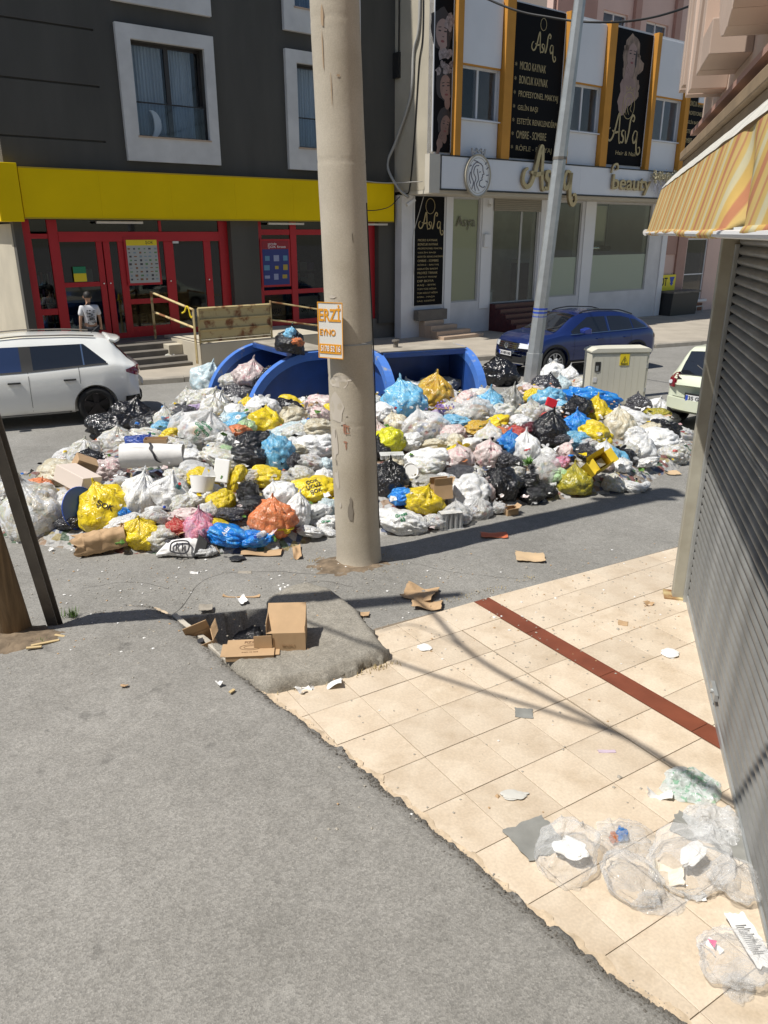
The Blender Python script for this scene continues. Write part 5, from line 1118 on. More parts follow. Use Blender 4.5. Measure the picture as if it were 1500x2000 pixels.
    def endp(s, nm, front, y0, y1, z0, z1, m, off=.01, nu=8, nv=5, parent=None, depth=.02, shape=None):
        """panel on the nose (front) or tail fascia, with thickness"""
        L2 = s.L/2 if front else -s.L/2; sg = 1 if front else -1
        def f(u, v, o):
            y = y0+(y1-y0)*u; a, b = (shape(u) if shape else (0, 1)); z = z0+(z1-z0)*(a+(b-a)*v); p = s.warp(L2, y, z); return (p[0]+sg*o, p[1], p[2])
        mb = MB(); mb.grid(lambda u, v: f(u, v, off), nu, nv)
        for e in ((lambda t: (t, 0)), (lambda t: (t, 1)), (lambda t: (0, t)), (lambda t: (1, t))): mb.grid(lambda u, v: f(*e(u), off - depth*v), nu, 1)
        return mb.obj(nm, m, parent or s.t, smooth=False, fix=False)
def plate(car, front, z, y, txt, wd=.50, parent=None, lean=0):
    L2 = car.L/2 if front else -car.L/2; sg = 1 if front else -1; p = car.warp(L2, y, z)
    pl = MB().box(-wd/2, wd/2, -.008, 0, -.055, .055).obj('number_plate', M_PVC, car.t, bevel=.003); pl.location = (p[0]+sg*.03, y, z); pl.rotation_euler = (0, 0, (pi/2 if front else -pi/2))
    MB().box(-wd/2+.004, -wd/2+.05, -.0105, -.0085, -.05, .05).obj('plate_band', M_INKBL, pl)
    text(txt, .09, M_INKB, pl, (.022, -.0115, -.002), width=wd*.82, depth=.002, height=.07, bold=.0015); return pl
M_WCAR = mat('white_car_paint', (.82,.83,.80), .25, coat=.8, spec=.5)
M_BCAR = mat('blue_car_paint', (.010,.026,.13), .28, metal=.35, coat=1.)
M_GCAR = mat('pale_green_car_paint', (.66,.70,.55), .28, coat=.8)
# --- white hatchback
L = 4.37; h = L/2
wc = Car('white_hatchback', 'white hatchback parked at the left edge behind the heap with black wheels', (0,0,0), 0, L, 1.80,
  [(-h,.92),(-h+.05,.985),(-h+.16,1.06),(-h+.36,1.27),(-h+.47,1.405),(-h+.62,1.455),(-h+1.2,1.50),(-h+1.9,1.515),(-h+2.5,1.48),(-h+2.85,1.38),(-h+3.35,1.05),(-h+3.5,.98),(-h+4.1,.84),(h,.66)],
  [(-h,.93),(-h+.5,1.03),(-h+2,.96),(-h+3.3,.93),(-h+3.6,.88),(h,.62)], [(-h,.36),(-h+.3,.27),(-h+.6,.21),(h-.6,.2),(h,.24)],
  [(-h,.80),(-h+.08,.87),(-h+.25,.94),(-h+.7,.985),(-h+1.6,1),(h-1.2,1),(h-.5,.96),(h-.12,.88),(h,.80)], [(-h,.70),(-h+.45,.60),(-h+1.2,.635),(-h+2.4,.65),(-h+2.9,.66),(-h+3.5,.74),(h,.70)], M_WCAR, .2, .12)
RW, FW = -h+.86, -h+.86+2.64
wc.body([(RW,(.365,.315)), (FW,(.365,.315))])
for x in (RW, FW):
    for sy in (-1, 1): wc.wheel(x, sy, .315, M_RIMB, .225, 5, 'B')
bl_ = lambda x: lerp(wc.belt, x)+.015
def rl_(x): return min(lerp(wc.top, x)-.115 - .0, 1.36)
def qtop(x): return min(rl_(x), bl_(x)+.02 + max(0, (x-(-h+.62)))*.95 if x < -h+.95 else 9)
for a, b, mm, nm in ((-h+.62, -h+.98, M_CARGLASS, 'quarter_window'), (-h+1.0, -h+1.80, M_CARGLASS, 'rear_window'), (-h+1.98, -h+2.92, M_CARGLASSB, 'front_window')):
    wc.patch(nm, a, b, bl_, (lambda x: min(qtop(x), 9 if x < -h+2.5 else 1.36-(x-(-h+2.5))*.62)), mm, .007, 18, 6)
wc.patch('door_pillar', -h+1.80, -h+1.98, bl_, rl_, M_UNDER, .009, 4, 5); wc.patch('pillar_trim', -h+.978, -h+1.002, bl_, qtop, M_CHROME, .011, 2, 5)
wc.patch('window_trim', -h+.60, -h+2.95, lambda x: bl_(x)-.022, lambda x: bl_(x), M_UNDER, .009, 20, 1)
wc.topp('rear_windscreen', -h+.18, -h+.43, .86, M_CARGLASS, .008); wc.topp('windscreen', -h+2.62, -h+3.36, .93, M_CARGLASS, .006)
wc.patch('sill', RW+.42, FW-.42, .20, .25, M_UNDER, .012, 12, 2); wc.patch('sill_strip', RW+.45, FW-.42, .225, .245, mat('grey_sill_strip', (.35,.36,.37), .4), .016, 12, 1)
wc.patch('rear_bumper_corner', -h+.01, -h+.34, .30, .44, M_UNDER, .012, 6, 2)
for x0, x1 in ((-h+1.885, -h+1.892), (-h+1.08, -h+1.087), (-h+2.96, -h+2.967)):
    wc.patch('door_seam', x0, x1, lambda x: (.30 if x > -h+1.5 else .72), lambda x: bl_(x)-.02, M_UNDER, .0035, 1, 8)
for sy in (1, -1):
    for x in (-h+1.15, -h+2.02):
        y = wc.sideY(x, .80); MB().box(x, x+.20, sy*(y-.0)-.012, sy*(y)+.012+sy*.03, .785, .81).obj('door_handle', M_UNDER, wc.t, bevel=.006)
        MB().box(x+.05, x+.13, sy*(y+.018)-.012, sy*(y+.018)+.012, .755, .783).obj('handle_grip', M_PVC, wc.t)
    lm = MB()
    def tl(u, v): x = -h+.005+.27*u; zc = .865+.02*u; hh = .085*(1-.75*u); z = zc+(2*v-1)*hh; return wc.warp(x, sy*(wc.sideY(x, z)+.012), z)
    lm.grid(tl, 8, 6).obj('tail_lamp', M_REDL, wc.t, smooth=True)
    wc.endp('tail_lamp_end', False, sy*.45, sy*.70, .80, .93, M_REDL, .014)
    rr_ = MB(); rr_.tube([wc.warp(x, sy*(wc.ring(x)[14][0]+.0), wc.ring(x)[14][1]+.035) for x in [-h+.75+i*.125 for i in range(16)]], .013, 6).obj('roof_rail', M_DKSTEEL, wc.t)
    my = MB(); my.prism([(FW-.98,.98),(FW-.80,1.0),(FW-.78,1.13),(FW-.92,1.15)], sy*.93, sy*1.08).obj('wing_mirror', M_WCAR, wc.t, bevel=.02)
MB().tube([(-h+.75,.0,1.47),(-h+.60,0,1.60)], .006, 5).obj('aerial', M_BLACK, wc.t)
sp_o = MB().grid(lambda u, v: ((-h+.40-.13*(1-abs(2*v-1)**3)*u)+.10*(1-u), (2*v-1)*.57, 1.435-.03*u-.03*abs(2*v-1)**3 + .02*(1-u)), 6, 16).obj('spoiler', M_WCAR, wc.t, smooth=True)
sm_ = sp_o.modifiers.new('solid', 'SOLIDIFY'); sm_.thickness = .035; sm_.offset = -1
wc.endp('rear_bumper_trim', False, -.6, .6, .30, .42, M_UNDER, .01); plate(wc, False, .60, 0, '35 AKD 27')
# --- blue SUV
L = 4.27; h = L/2
bc = Car('blue_suv', 'dark blue crossover car parked in front of the salon facing left', (0,0,0), 0, L, 1.77,
  [(-h,.88),(-h+.06,1.0),(-h+.16,1.08),(-h+.45,1.24),(-h+.8,1.385),(-h+1.3,1.485),(-h+2.0,1.515),(-h+2.45,1.49),(-h+2.7,1.42),(-h+3.3,1.06),(-h+3.42,1.02),(-h+3.8,.985),(h-.12,.90),(h,.80)],
  [(-h,.86),(-h+.45,1.06),(-h+1.6,1.02),(-h+3.2,.98),(-h+3.5,.93),(h,.76)], [(-h,.36),(-h+.3,.26),(-h+.6,.24),(h-.6,.24),(h-.2,.25),(h,.27)],
  [(-h,.80),(-h+.08,.88),(-h+.25,.95),(-h+.7,.99),(-h+1.6,1),(h-1.2,1),(h-.5,.97),(h-.14,.92),(h,.86)], [(-h,.72),(-h+.45,.62),(-h+1.2,.63),(-h+2.4,.65),(-h+2.8,.67),(-h+3.4,.80),(h-.3,.76),(h,.70)], M_BCAR, .22, .12)
RW, FW = -h+.86, -h+.86+2.55
bc.body([(RW,(.385,.335)), (FW,(.385,.335))])
for x in (RW, FW):
    for sy in (-1, 1): bc.wheel(x, sy, .335, M_RIM, .235, 5, 'A')
bb_ = lambda x: lerp(bc.belt, x)+.015
def bt_(x): return min(lerp(bc.top, x)-.12, 1.375)
def q2(x):
    z = bt_(x)
    if x < -h+1.0: z = min(z, bb_(x)+.02+max(0, x-(-h+.50))*.62)
    if x > -h+2.35: z = min(z, 1.375-(x-(-h+2.35))*.55)
    return max(z, bb_(x)+.004)
for a, b, nm in ((-h+.52,-h+.95,'quarter_window'), (-h+.98,-h+1.72,'rear_window'), (-h+1.80,-h+2.92,'front_window')): bc.patch(nm, a, b, bb_, q2, M_CARGLASS, .007, 18, 6)
bc.patch('window_trim', -h+.5, -h+2.98, lambda x: bb_(x)-.02, lambda x: bb_(x)-.004, M_CHROME, .010, 24, 1); bc.patch('pillar_trim', -h+1.74, -h+1.755, bb_, q2, M_CHROME, .01, 1, 4)
bc.topp('windscreen', -h+2.66, -h+3.33, .93, M_CARGLASS, .008); bc.topp('rear_windscreen', -h+.16, -h+.7, .84, M_CARGLASS, .008)
for x in (RW, FW):
    for sy in (1, -1):
        ar = MB()
        def af(u, v): a = -.12+(pi+.24)*u; r_ = .386+.055*v; X_ = x+r_*cos(a); Z_ = max(.245, .335+r_*sin(a)); return bc.warp(X_, sy*(bc.sideY(X_, Z_)+.012), Z_)
        ar.grid(af, 26, 2).obj('arch_cladding', M_UNDER, bc.t, smooth=True)
bc.patch('sill_cladding', RW+.43, FW-.43, .25, .36, M_UNDER, .013, 12, 2); bc.patch('sill_strip', RW+.5, FW-.5, .30, .315, M_CHROME, .017, 10, 1)
for x0 in (-h+1.73, -h+.95+.1, -h+2.86): bc.patch('door_seam', x0, x0+.006, lambda x: .40, lambda x: bb_(x)-.02, M_BLACK, .003, 1, 8)
bc.patch('door_crease', RW+.5, FW-.45, .705, .716, mat('crease_shade', (.012,.018,.12), .3, metal=.4), .004, 10, 1)
for sy in (1, -1):
    for x in (-h+1.10, -h+1.98):
        y = bc.sideY(x, .86); MB().box(x, x+.20, sy*y-.012, sy*y+.012+sy*.03, .85, .88).obj('door_handle', M_BCAR, bc.t, bevel=.008)
    my = MB(); my.prism([(FW-.88,1.0),(FW-.66,1.02),(FW-.64,1.12),(FW-.80,1.16),(FW-.88,1.13)], sy*.90, sy*1.09).obj('wing_mirror', mat('blue_mirror_paint', (.03,.06,.34), .2, metal=.3, coat=1), bc.t, bevel=.025)
    MB().tube([bc.warp(x, sy*(bc.ring(x)[14][0]-.01), bc.ring(x)[14][1]+.05-.03*abs((x-(-h+1.65))/.85)**4) for x in [-h+.8+i*.115 for i in range(16)]], .016, 6).obj('roof_rail', M_BLACK, bc.t)
    bc.endp('headlamp', True, sy*.42, sy*.735, .66, .80, M_WHL, .016, 10, 4, shape=lambda u: (.15, 1-.1*u))
    bc.patch('headlamp_side', h-.22, h-.02, .69, .79, M_WHL, .013, 5, 2)
    bc.endp('fog_lamp_bezel', True, sy*.55, sy*.74, .38, .52, M_UNDER, .012)
    bc.patch('tail_lamp', -h+.01, -h+.2, .80, .90, M_REDL, .012, 5, 2)
bc.endp('grille', True, -.42, .42, .64, .79, M_UNDER, .010, 12, 4)
for z in (.672, .715, .765): bc.endp('grille_bar', True, -.44, .44, z, z+.012, M_CHROME, .020, 12, 1, depth=.012)
bc.endp('bumper_intake', True, -.62, .62, .30, .47, M_UNDER, .012, 14, 3); bc.endp('bumper_strip', True, -.60, .60, .305, .325, M_CHROME, .020, 14, 1, depth=.01)
bp_ = bc.warp(h, 0, .72); bd_ = MB(); k = 28
for i in range(k):
    a, b = 2*pi*i/k, 2*pi*(i+1)/k; bd_.prism([(q*cos(t), q*sin(t)) for q, t in ((.072,a),(.072,b),(.062,b),(.062,a))], -.012, 0)
stroke(bd_, [(-.028,.052),(0,-.002),(.028,.052)], .010, -.012, 0, 1, False); stroke(bd_, [(-.058,.025),(-.030,-.052),(0,.002),(.030,-.052),(.058,.025)], .010, -.012, 0, 1, False)
o = bd_.obj('badge', M_CHROME, bc.t); o.location = (bp_[0]+.032, 0, .72); o.rotation_euler = (0, 0, pi/2)
plate(bc, True, .535, 0, '34 HEN 860', .52)
for sy in (-.3, .25): MB().tube([(-h+3.30,sy,1.075),(-h+3.1,sy+.35,1.185)], .008, 4).obj('wiper', M_BLACK, bc.t)
# --- pale green hatchback
L = 3.75; h = L/2
gc = Car('pale_green_hatchback', 'pale green hatchback seen from behind at the right beside the shutter post', (0,0,0), 0, L, 1.67,
  [(-h,.80),(-h+.03,.90),(-h+.10,.98),(-h+.24,1.22),(-h+.36,1.40),(-h+.55,1.465),(-h+1.2,1.495),(-h+1.8,1.48),(-h+2.2,1.38),(-h+2.8,1.0),(-h+3.4,.86),(h,.66)],
  [(-h,.80),(-h+.3,.97),(-h+2,.92),(-h+3,.88),(h,.62)], [(-h,.34),(-h+.2,.26),(h-.4,.24),(h,.28)],
  [(-h,.84),(-h+.08,.90),(-h+.25,.96),(-h+.7,1),(h-1.0,1),(h-.4,.95),(h,.82)], [(-h,.76),(-h+.4,.66),(-h+1.2,.68),(-h+2.2,.68),(-h+2.8,.76),(h,.72)], M_GCAR, .22, .16)
RW, FW = -h+.60, -h+.60+2.4
gc.body([(RW,(.33,.29)), (FW,(.33,.29))])
for x in (RW, FW):
    for sy in (-1, 1): gc.wheel(x, sy, .29, M_RIM, .20, 6, 'B')
gb_ = lambda x: lerp(gc.belt, x)+.02
for a, b, nm in ((-h+.50,-h+1.35,'rear_window'), (-h+1.42,-h+2.3,'front_window')): gc.patch(nm, a, b, gb_, lambda x: min(lerp(gc.top, x)-.12, gb_(x)+.02+(x+h-.42)*1.2, 1.36-(max(0, x+h-1.9))*.7), M_CARGLASS, .007, 12, 5)
gc.topp('rear_windscreen', -h+.105, -h+.345, .88, M_CARGLASS, .010, nu=8)
for sy in (1, -1):
    def tl(u, v): x = -h+.005+.20*u; z = .74+.28*v; return gc.warp(x, sy*(gc.sideY(x, z)+.014), z)
    MB().grid(lambda u, v: tl(u*(.9-.5*abs(2*v-1)**2), v), 6, 7).obj('tail_lamp', M_REDL, gc.t, smooth=True)
    gc.endp('tail_lamp_end', False, sy*.56, sy*.70, .74, .90, M_REDL, .018)
    lw = MB(); 
    p = gc.warp(-h, sy*.66, .83); lw.cyl((p[0]-.03, sy*.66, .83), (1,0,0), .035, .02, 14).obj('reversing_lamp', M_WHL, gc.t)
gc.endp('bumper', False, -.70, .70, .36, .56, M_GCAR, .05, 14, 4, depth=.05); gc.endp('tailgate_seam', False, -.58, .58, .575, .583, M_UNDER, .012, 10, 1, depth=.01)
gc.topp('rear_windscreen_seal', -h+.095, -h+.104, .9, M_UNDER, .011, nu=1)
pl = plate(gc, False, .60, 0, '35 GN 41'); gc.endp('plate_recess', False, -.3, .3, .53, .68, M_UNDER, .006)
MB().tube([gc.warp(-h+.12,-.05,1.02), (gc.warp(-h+.2,.25,1.16)[0]-.02,.25,1.16)], .008, 4).obj('wiper', M_BLACK, gc.t)
# placing the cars on the road
def placecar(c, ref_local, px, heading):
    g = G(*px) if len(px) == 2 else Vector(px); hv = Vector((cos(heading), sin(heading), 0)); lv = Vector((-hv.y, hv.x, 0)); p = g - hv*ref_local[0] - lv*ref_local[1]
    c.t.location = (p.x, p.y, gz(g.y)); c.t.rotation_euler = (0, 0, heading)
    # follow the slope of the road
    n = Vector((0, -SLOPE, 1)).normalized(); c.t.rotation_euler = (Vector((0,0,1)).rotation_difference(n).to_matrix() @ Matrix.Rotation(heading, 3, 'Z')).to_euler()
HW = atan2(.4264, .9045)
wc.t.scale = (1.08, 1.08, 1.08); placecar(wc, ((-4.37/2+.83)*1.08, .90*1.08), (198, 827), HW+pi)                    # rear wheel touches the road here; nose points left
bc.t.scale = (1.04, 1.04, 1.04); placecar(bc, ((-4.27/2+.86+2.55)*1.04, .885*1.04), (1083, 737), radians(25.5)+pi)
placecar(gc, (-3.75/2, .78), (1283, 830), radians(38))
# ------------------------------------------------------------------ person by the market door
pr = thing('person', 'person seen from behind in a white t-shirt with black print walking by the market door', 'person', tuple(LF(-1.25, -1.42, .11)), radians(35))
def skin_mesh(nm, verts, edges, radii, m, parent, sub=2):
    me = bpy.data.meshes.new(nm); me.from_pydata(verts, edges, []); me.update(); o = bpy.data.objects.new(nm, me); COL.objects.link(o)
    sk = o.modifiers.new('skin', 'SKIN'); ss_ = o.modifiers.new('sub', 'SUBSURF'); ss_.levels = sub; ss_.render_levels = sub
    for i, r in enumerate(radii): d = me.skin_vertices[0].data[i]; d.radius = (r, r) if not isinstance(r, tuple) else r; d.use_root = (i == 0)
    bpy.context.view_layer.update(); dg = bpy.context.evaluated_depsgraph_get(); m2 = bpy.data.meshes.new_from_object(o.evaluated_get(dg)); bpy.data.objects.remove(o)
    m2.polygons.foreach_set('use_smooth', [True]*len(m2.polygons)); return mk(nm, m2, m, parent)
V = [(0,0,.93),(0,0,1.12),(0,.0,1.32),(0,.01,1.42),(0,.02,1.50),(0,.03,1.60),(0,.03,1.68),(.17,0,1.38),(.24,.02,1.12),(.27,.10,.88),(.28,.14,.80),(-.17,0,1.38),(-.24,-.02,1.12),(-.25,.04,.88),(-.25,.08,.80),(.09,0,.86),(.10,.06,.48),(.10,.0,.10),(.10,.14,.03),(-.09,0,.86),(-.10,-.06,.48),(-.11,-.16,.12),(-.11,-.04,.03)]
E_ = [(0,1),(1,2),(2,3),(3,4),(4,5),(5,6),(2,7),(7,8),(8,9),(9,10),(2,11),(11,12),(12,13),(13,14),(0,15),(15,16),(16,17),(17,18),(0,19),(19,20),(20,21),(21,22)]
Rr = [(.14,.11),(.125,.10),(.15,.10),(.07,.06),(.05,.05),(.085,.095),(.075,.085),.06,.042,.03,.035,.06,.042,.03,.035,.085,.06,.042,.04,.085,.06,.042,.04]
skin_mesh('body', V, E_, Rr, M_SKIN, pr)
skin_mesh('t_shirt', [(0,0,.90),(0,0,1.12),(0,0,1.33),(0,.005,1.41),(.18,0,1.375),(.235,.015,1.17),(-.18,0,1.375),(-.235,-.015,1.17)], [(0,1),(1,2),(2,3),(2,4),(4,5),(2,6),(6,7)], [(.175,.135),(.155,.125),(.175,.12),(.075,.07),.078,.07,.078,.07], mat('white_cotton', (.60,.60,.62), .85, bump=.3, bscale=14), pr)
skin_mesh('trousers', [(0,0,.90),(.09,0,.84),(.10,.06,.48),(.10,.0,.12),(-.09,0,.84),(-.10,-.06,.48),(-.11,-.16,.14)], [(0,1),(1,2),(2,3),(0,4),(4,5),(5,6)], [(.155,.125),.10,.075,.06,.10,.075,.06], mat('dark_trousers', (.03,.03,.035), .9), pr)
hm = MB().grid(lambda u, v: (.098*cos(2*pi*v)*sin(pi*(.02+.60*u)), .03-.01+.112*sin(2*pi*v)*sin(pi*(.02+.60*u)), 1.655+.115*cos(pi*(.02+.60*u))+.006*N(v*20, u*9)), 16, 24).obj('hair', M_HAIR, pr, smooth=True)
for sx in (-1, 1): MB().prism([(.03+.02*cos(a), 1.63+.032*sin(a)) for a in [2*pi*i/10 for i in range(10)]], sx*.088, sx*.102, 'x').obj('ear', M_SKIN, pr)
for sx in (-.10, .11): MB().prism([(-.04+.045*cos(a), .12+.12*sin(a)+(.0 if sx > 0 else -.10)) for a in [2*pi*i/14 for i in range(14)]], -.01, .08, 'z').obj('shoe', M_BLACK, pr, bevel=.01).location = (sx, 0, 0)
prt = MB(); rr = random.Random(3)
for c in range(4):
    for r in range(9):
        if rr.random() < .68: x = -.10+c*.05 + rr.uniform(-.006,.006); z = 1.30-r*.037; prt.box(x, x+rr.uniform(.02,.045), -.158, -.124, z, z+rr.uniform(.012,.03))
prt.obj('shirt_print', M_INKB, pr)
# ------------------------------------------------------------------ buildings behind the viewer (seen in reflections only)
ob = thing('opposite_building', 'beige apartment building on the near side of the street behind the camera', 'building', (-9, -9, 0), 0)
mb = MB(); mb.box(-22, 12, -12, 0, -.5, 13).obj('wall', M_LIGHTBEIGE, ob)
for r in range(4):
    for c in range(12): MB().box(-20+c*2.7, -18.6+c*2.7, .002, .05, .4+r*3.1, 2.4+r*3.1).obj('window', M_CARGLASS, ob)
# ------------------------------------------------------------------ the rubbish heap
FOOT_PX = [(5,1068),(90,1074),(160,1086),(390,1092),(560,1084),(650,1046),(760,1052),(830,1046),(950,1012),(1060,985),(1160,972),(1250,962),(1340,918)]
FOOT = [P2(*q) for q in FOOT_PX] + [(5.55, 12.6), (5.7, 15.2), (3.9, 15.7), (3.2, 16.2), (2.3, 15.6), (.3, 14.8), (-.6, 14.5), (-2.1, 14.0), (-2.4, 14.6), (-3.6, 15.6), (-4.3, 14.6), (-4.75, 12.6), (-5.2, 10.9), (-5.3, 9.2)]
FRONT = FOOT[:13]
def heap(x, y):
    """height of the surface of the heap above the ground"""
    if not inside((x, y), FOOT): return 0
    d = edist((x, y), FOOT); k = .60 + .16*max(0, min(1, (y-9.6)/3.6)) if x > -3.3 else .50 + .25*max(0, min(1, (x+4.3)))*max(0, min(1, (y-9.6)/3.6))
    if x > 3.2: k = .45 + .12*max(0, 4.2-x)
    bump = 1 + .25*N(x*.9, y*.9, 11)
    return k*bump*(1-math.exp(-d/.62))
def on_heap(px, py, extra=0.):
    a, b = (px - 750) / 1500, (1000 - py) / 1500
    d = Vector((a, cos(PITCH) + b*sin(PITCH), -sin(PITCH) + b*cos(PITCH))).normalized(); t = 6.0
    while t < 26:
        p = Vector((0, 0, CAMH)) + d*t
        if p.z <= gz(p.y) + heap(p.x, p.y) + extra: return p
        t += .03
    return p
# ---- film materials
def film(name, col, rough=.28, clear=0., mottle=None, transl=.25, bscale=7., dark=False, metal=0., edge=.95):
    transl *= .6
    m = bpy.data.materials.new(name); m.use_nodes = True; nt = m.node_tree; L = nt.links.new; b = nt.nodes['Principled BSDF']; out = nt.nodes['Material Output']
    b.inputs['Roughness'].default_value = rough*.8; b.inputs['Specular IOR Level'].default_value = .75; b.inputs['Metallic'].default_value = metal
    oi = nt.nodes.new('ShaderNodeObjectInfo'); tc = nt.nodes.new('ShaderNodeTexCoord'); ad = nt.nodes.new('ShaderNodeVectorMath'); ad.operation = 'MULTIPLY_ADD'
    mv = nt.nodes.new('ShaderNodeCombineXYZ'); 
    for k, q in enumerate((37., 91., 53.)):
        mu = nt.nodes.new('ShaderNodeMath'); mu.operation = 'MULTIPLY'; mu.inputs[1].default_value = q; L(oi.outputs['Random'], mu.inputs[0]); L(mu.outputs[0], mv.inputs[k])
    va = nt.nodes.new('ShaderNodeVectorMath'); va.operation = 'ADD'; L(tc.outputs['Object'], va.inputs[0]); L(mv.outputs[0], va.inputs[1])
    def nz(scale, det=5, dist=0., rg=.6):
        t = nt.nodes.new('ShaderNodeTexNoise'); t.inputs['Scale'].default_value = scale; t.inputs['Detail'].default_value = det; t.inputs['Distortion'].default_value = dist; t.inputs['Roughness'].default_value = rg; L(va.outputs[0], t.inputs['Vector']); return t
    base = None
    if mottle:
        t = nz(3.2, 3, .4); r = nt.nodes.new('ShaderNodeValToRGB'); e = r.color_ramp.elements; n = len(mottle)
        e[0].position = .30; e[0].color = (*col, 1); e[1].position = .47; e[1].color = (*col, 1)
        for i, c in enumerate(mottle): q = e.new(.53 + .09*i); q.color = (*c, 1)
        L(t.outputs['Fac'], r.inputs[0]); base = r.outputs[0]
    # each bag a little lighter or darker, dusty on top
    hv = nt.nodes.new('ShaderNodeHueSaturation'); mr = nt.nodes.new('ShaderNodeMapRange'); mr.inputs[3].default_value = .86; mr.inputs[4].default_value = 1.06; L(oi.outputs['Random'], mr.inputs[0]); L(mr.outputs[0], hv.inputs['Value'])
    if base: L(base, hv.inputs['Color'])
    else: hv.inputs['Color'].default_value = (*col, 1)
    L(hv.outputs[0], b.inputs['Base Color'])
    # wrinkles: ridged folds at two scales
    t1 = nz(bscale*.55, 1.5, 1.8, .45); t2 = nz(bscale*1.8, 1.5, 1.2, .45)
    def ridge(t):
        s_ = nt.nodes.new('ShaderNodeMath'); s_.operation = 'SUBTRACT'; s_.inputs[1].default_value = .5; L(t.outputs['Fac'], s_.inputs[0]); a_ = nt.nodes.new('ShaderNodeMath'); a_.operation = 'ABSOLUTE'; L(s_.outputs[0], a_.inputs[0]); return a_
    r1, r2 = ridge(t1), ridge(t2); sm = nt.nodes.new('ShaderNodeMath'); sm.operation = 'MULTIPLY_ADD'; sm.inputs[1].default_value = .22; L(r2.outputs[0], sm.inputs[0]); L(r1.outputs[0], sm.inputs[2])
    sx = nt.nodes.new('ShaderNodeSeparateXYZ'); L(tc.outputs['Object'], sx.inputs[0]); at_ = nt.nodes.new('ShaderNodeMath'); at_.operation = 'ARCTAN2'; L(sx.outputs[1], at_.inputs[0]); L(sx.outputs[0], at_.inputs[1])
    zz_ = nt.nodes.new('ShaderNodeMath'); zz_.operation = 'MULTIPLY'; zz_.inputs[1].default_value = .45; L(sx.outputs[2], zz_.inputs[0]); cx_ = nt.nodes.new('ShaderNodeCombineXYZ'); L(at_.outputs[0], cx_.inputs[0]); L(zz_.outputs[0], cx_.inputs[1]); L(oi.outputs['Random'], cx_.inputs[2])
    n3 = nt.nodes.new('ShaderNodeTexNoise'); n3.inputs['Scale'].default_value = 4.2; n3.inputs['Detail'].default_value = 2; n3.inputs['Distortion'].default_value = .4; L(cx_.outputs[0], n3.inputs['Vector']); r3 = ridge(n3)
    sm2 = nt.nodes.new('ShaderNodeMath'); sm2.operation = 'MULTIPLY_ADD'; sm2.inputs[1].default_value = 1.1; L(r3.outputs[0], sm2.inputs[0]); L(sm.outputs[0], sm2.inputs[2]); sm = sm2
    bp = nt.nodes.new('ShaderNodeBump'); bp.inputs['Strength'].default_value = .75; bp.inputs['Distance'].default_value = .05 if dark else .030; bp.invert = True; L(sm.outputs[0], bp.inputs['Height']); L(bp.outputs[0], b.inputs['Normal'])
    last = b.outputs[0]
    if transl:
        tl = nt.nodes.new('ShaderNodeBsdfTranslucent'); L(hv.outputs[0], tl.inputs[0]); L(bp.outputs[0], tl.inputs['Normal']); ms = nt.nodes.new('ShaderNodeMixShader'); ms.inputs[0].default_value = transl; L(last, ms.inputs[1]); L(tl.outputs[0], ms.inputs[2]); last = ms.outputs[0]
    if clear:
        tp = nt.nodes.new('ShaderNodeBsdfTransparent'); tp.inputs[0].default_value = (.97,.97,.97,1); lw = nt.nodes.new('ShaderNodeLayerWeight'); lw.inputs[0].default_value = .35; L(bp.outputs[0], lw.inputs['Normal'])
        rr = nt.nodes.new('ShaderNodeMapRange'); rr.inputs[1].default_value = .1; rr.inputs[2].default_value = .85; rr.inputs[3].default_value = 1-clear; rr.inputs[4].default_value = edge; L(lw.outputs['Facing'], rr.inputs[0])
        ms = nt.nodes.new('ShaderNodeMixShader'); L(rr.outputs[0], ms.inputs[0]); L(tp.outputs[0], ms.inputs[1]); L(last, ms.inputs[2]); last = ms.outputs[0]
    L(last, out.inputs[0]); MATS[name] = m; return m
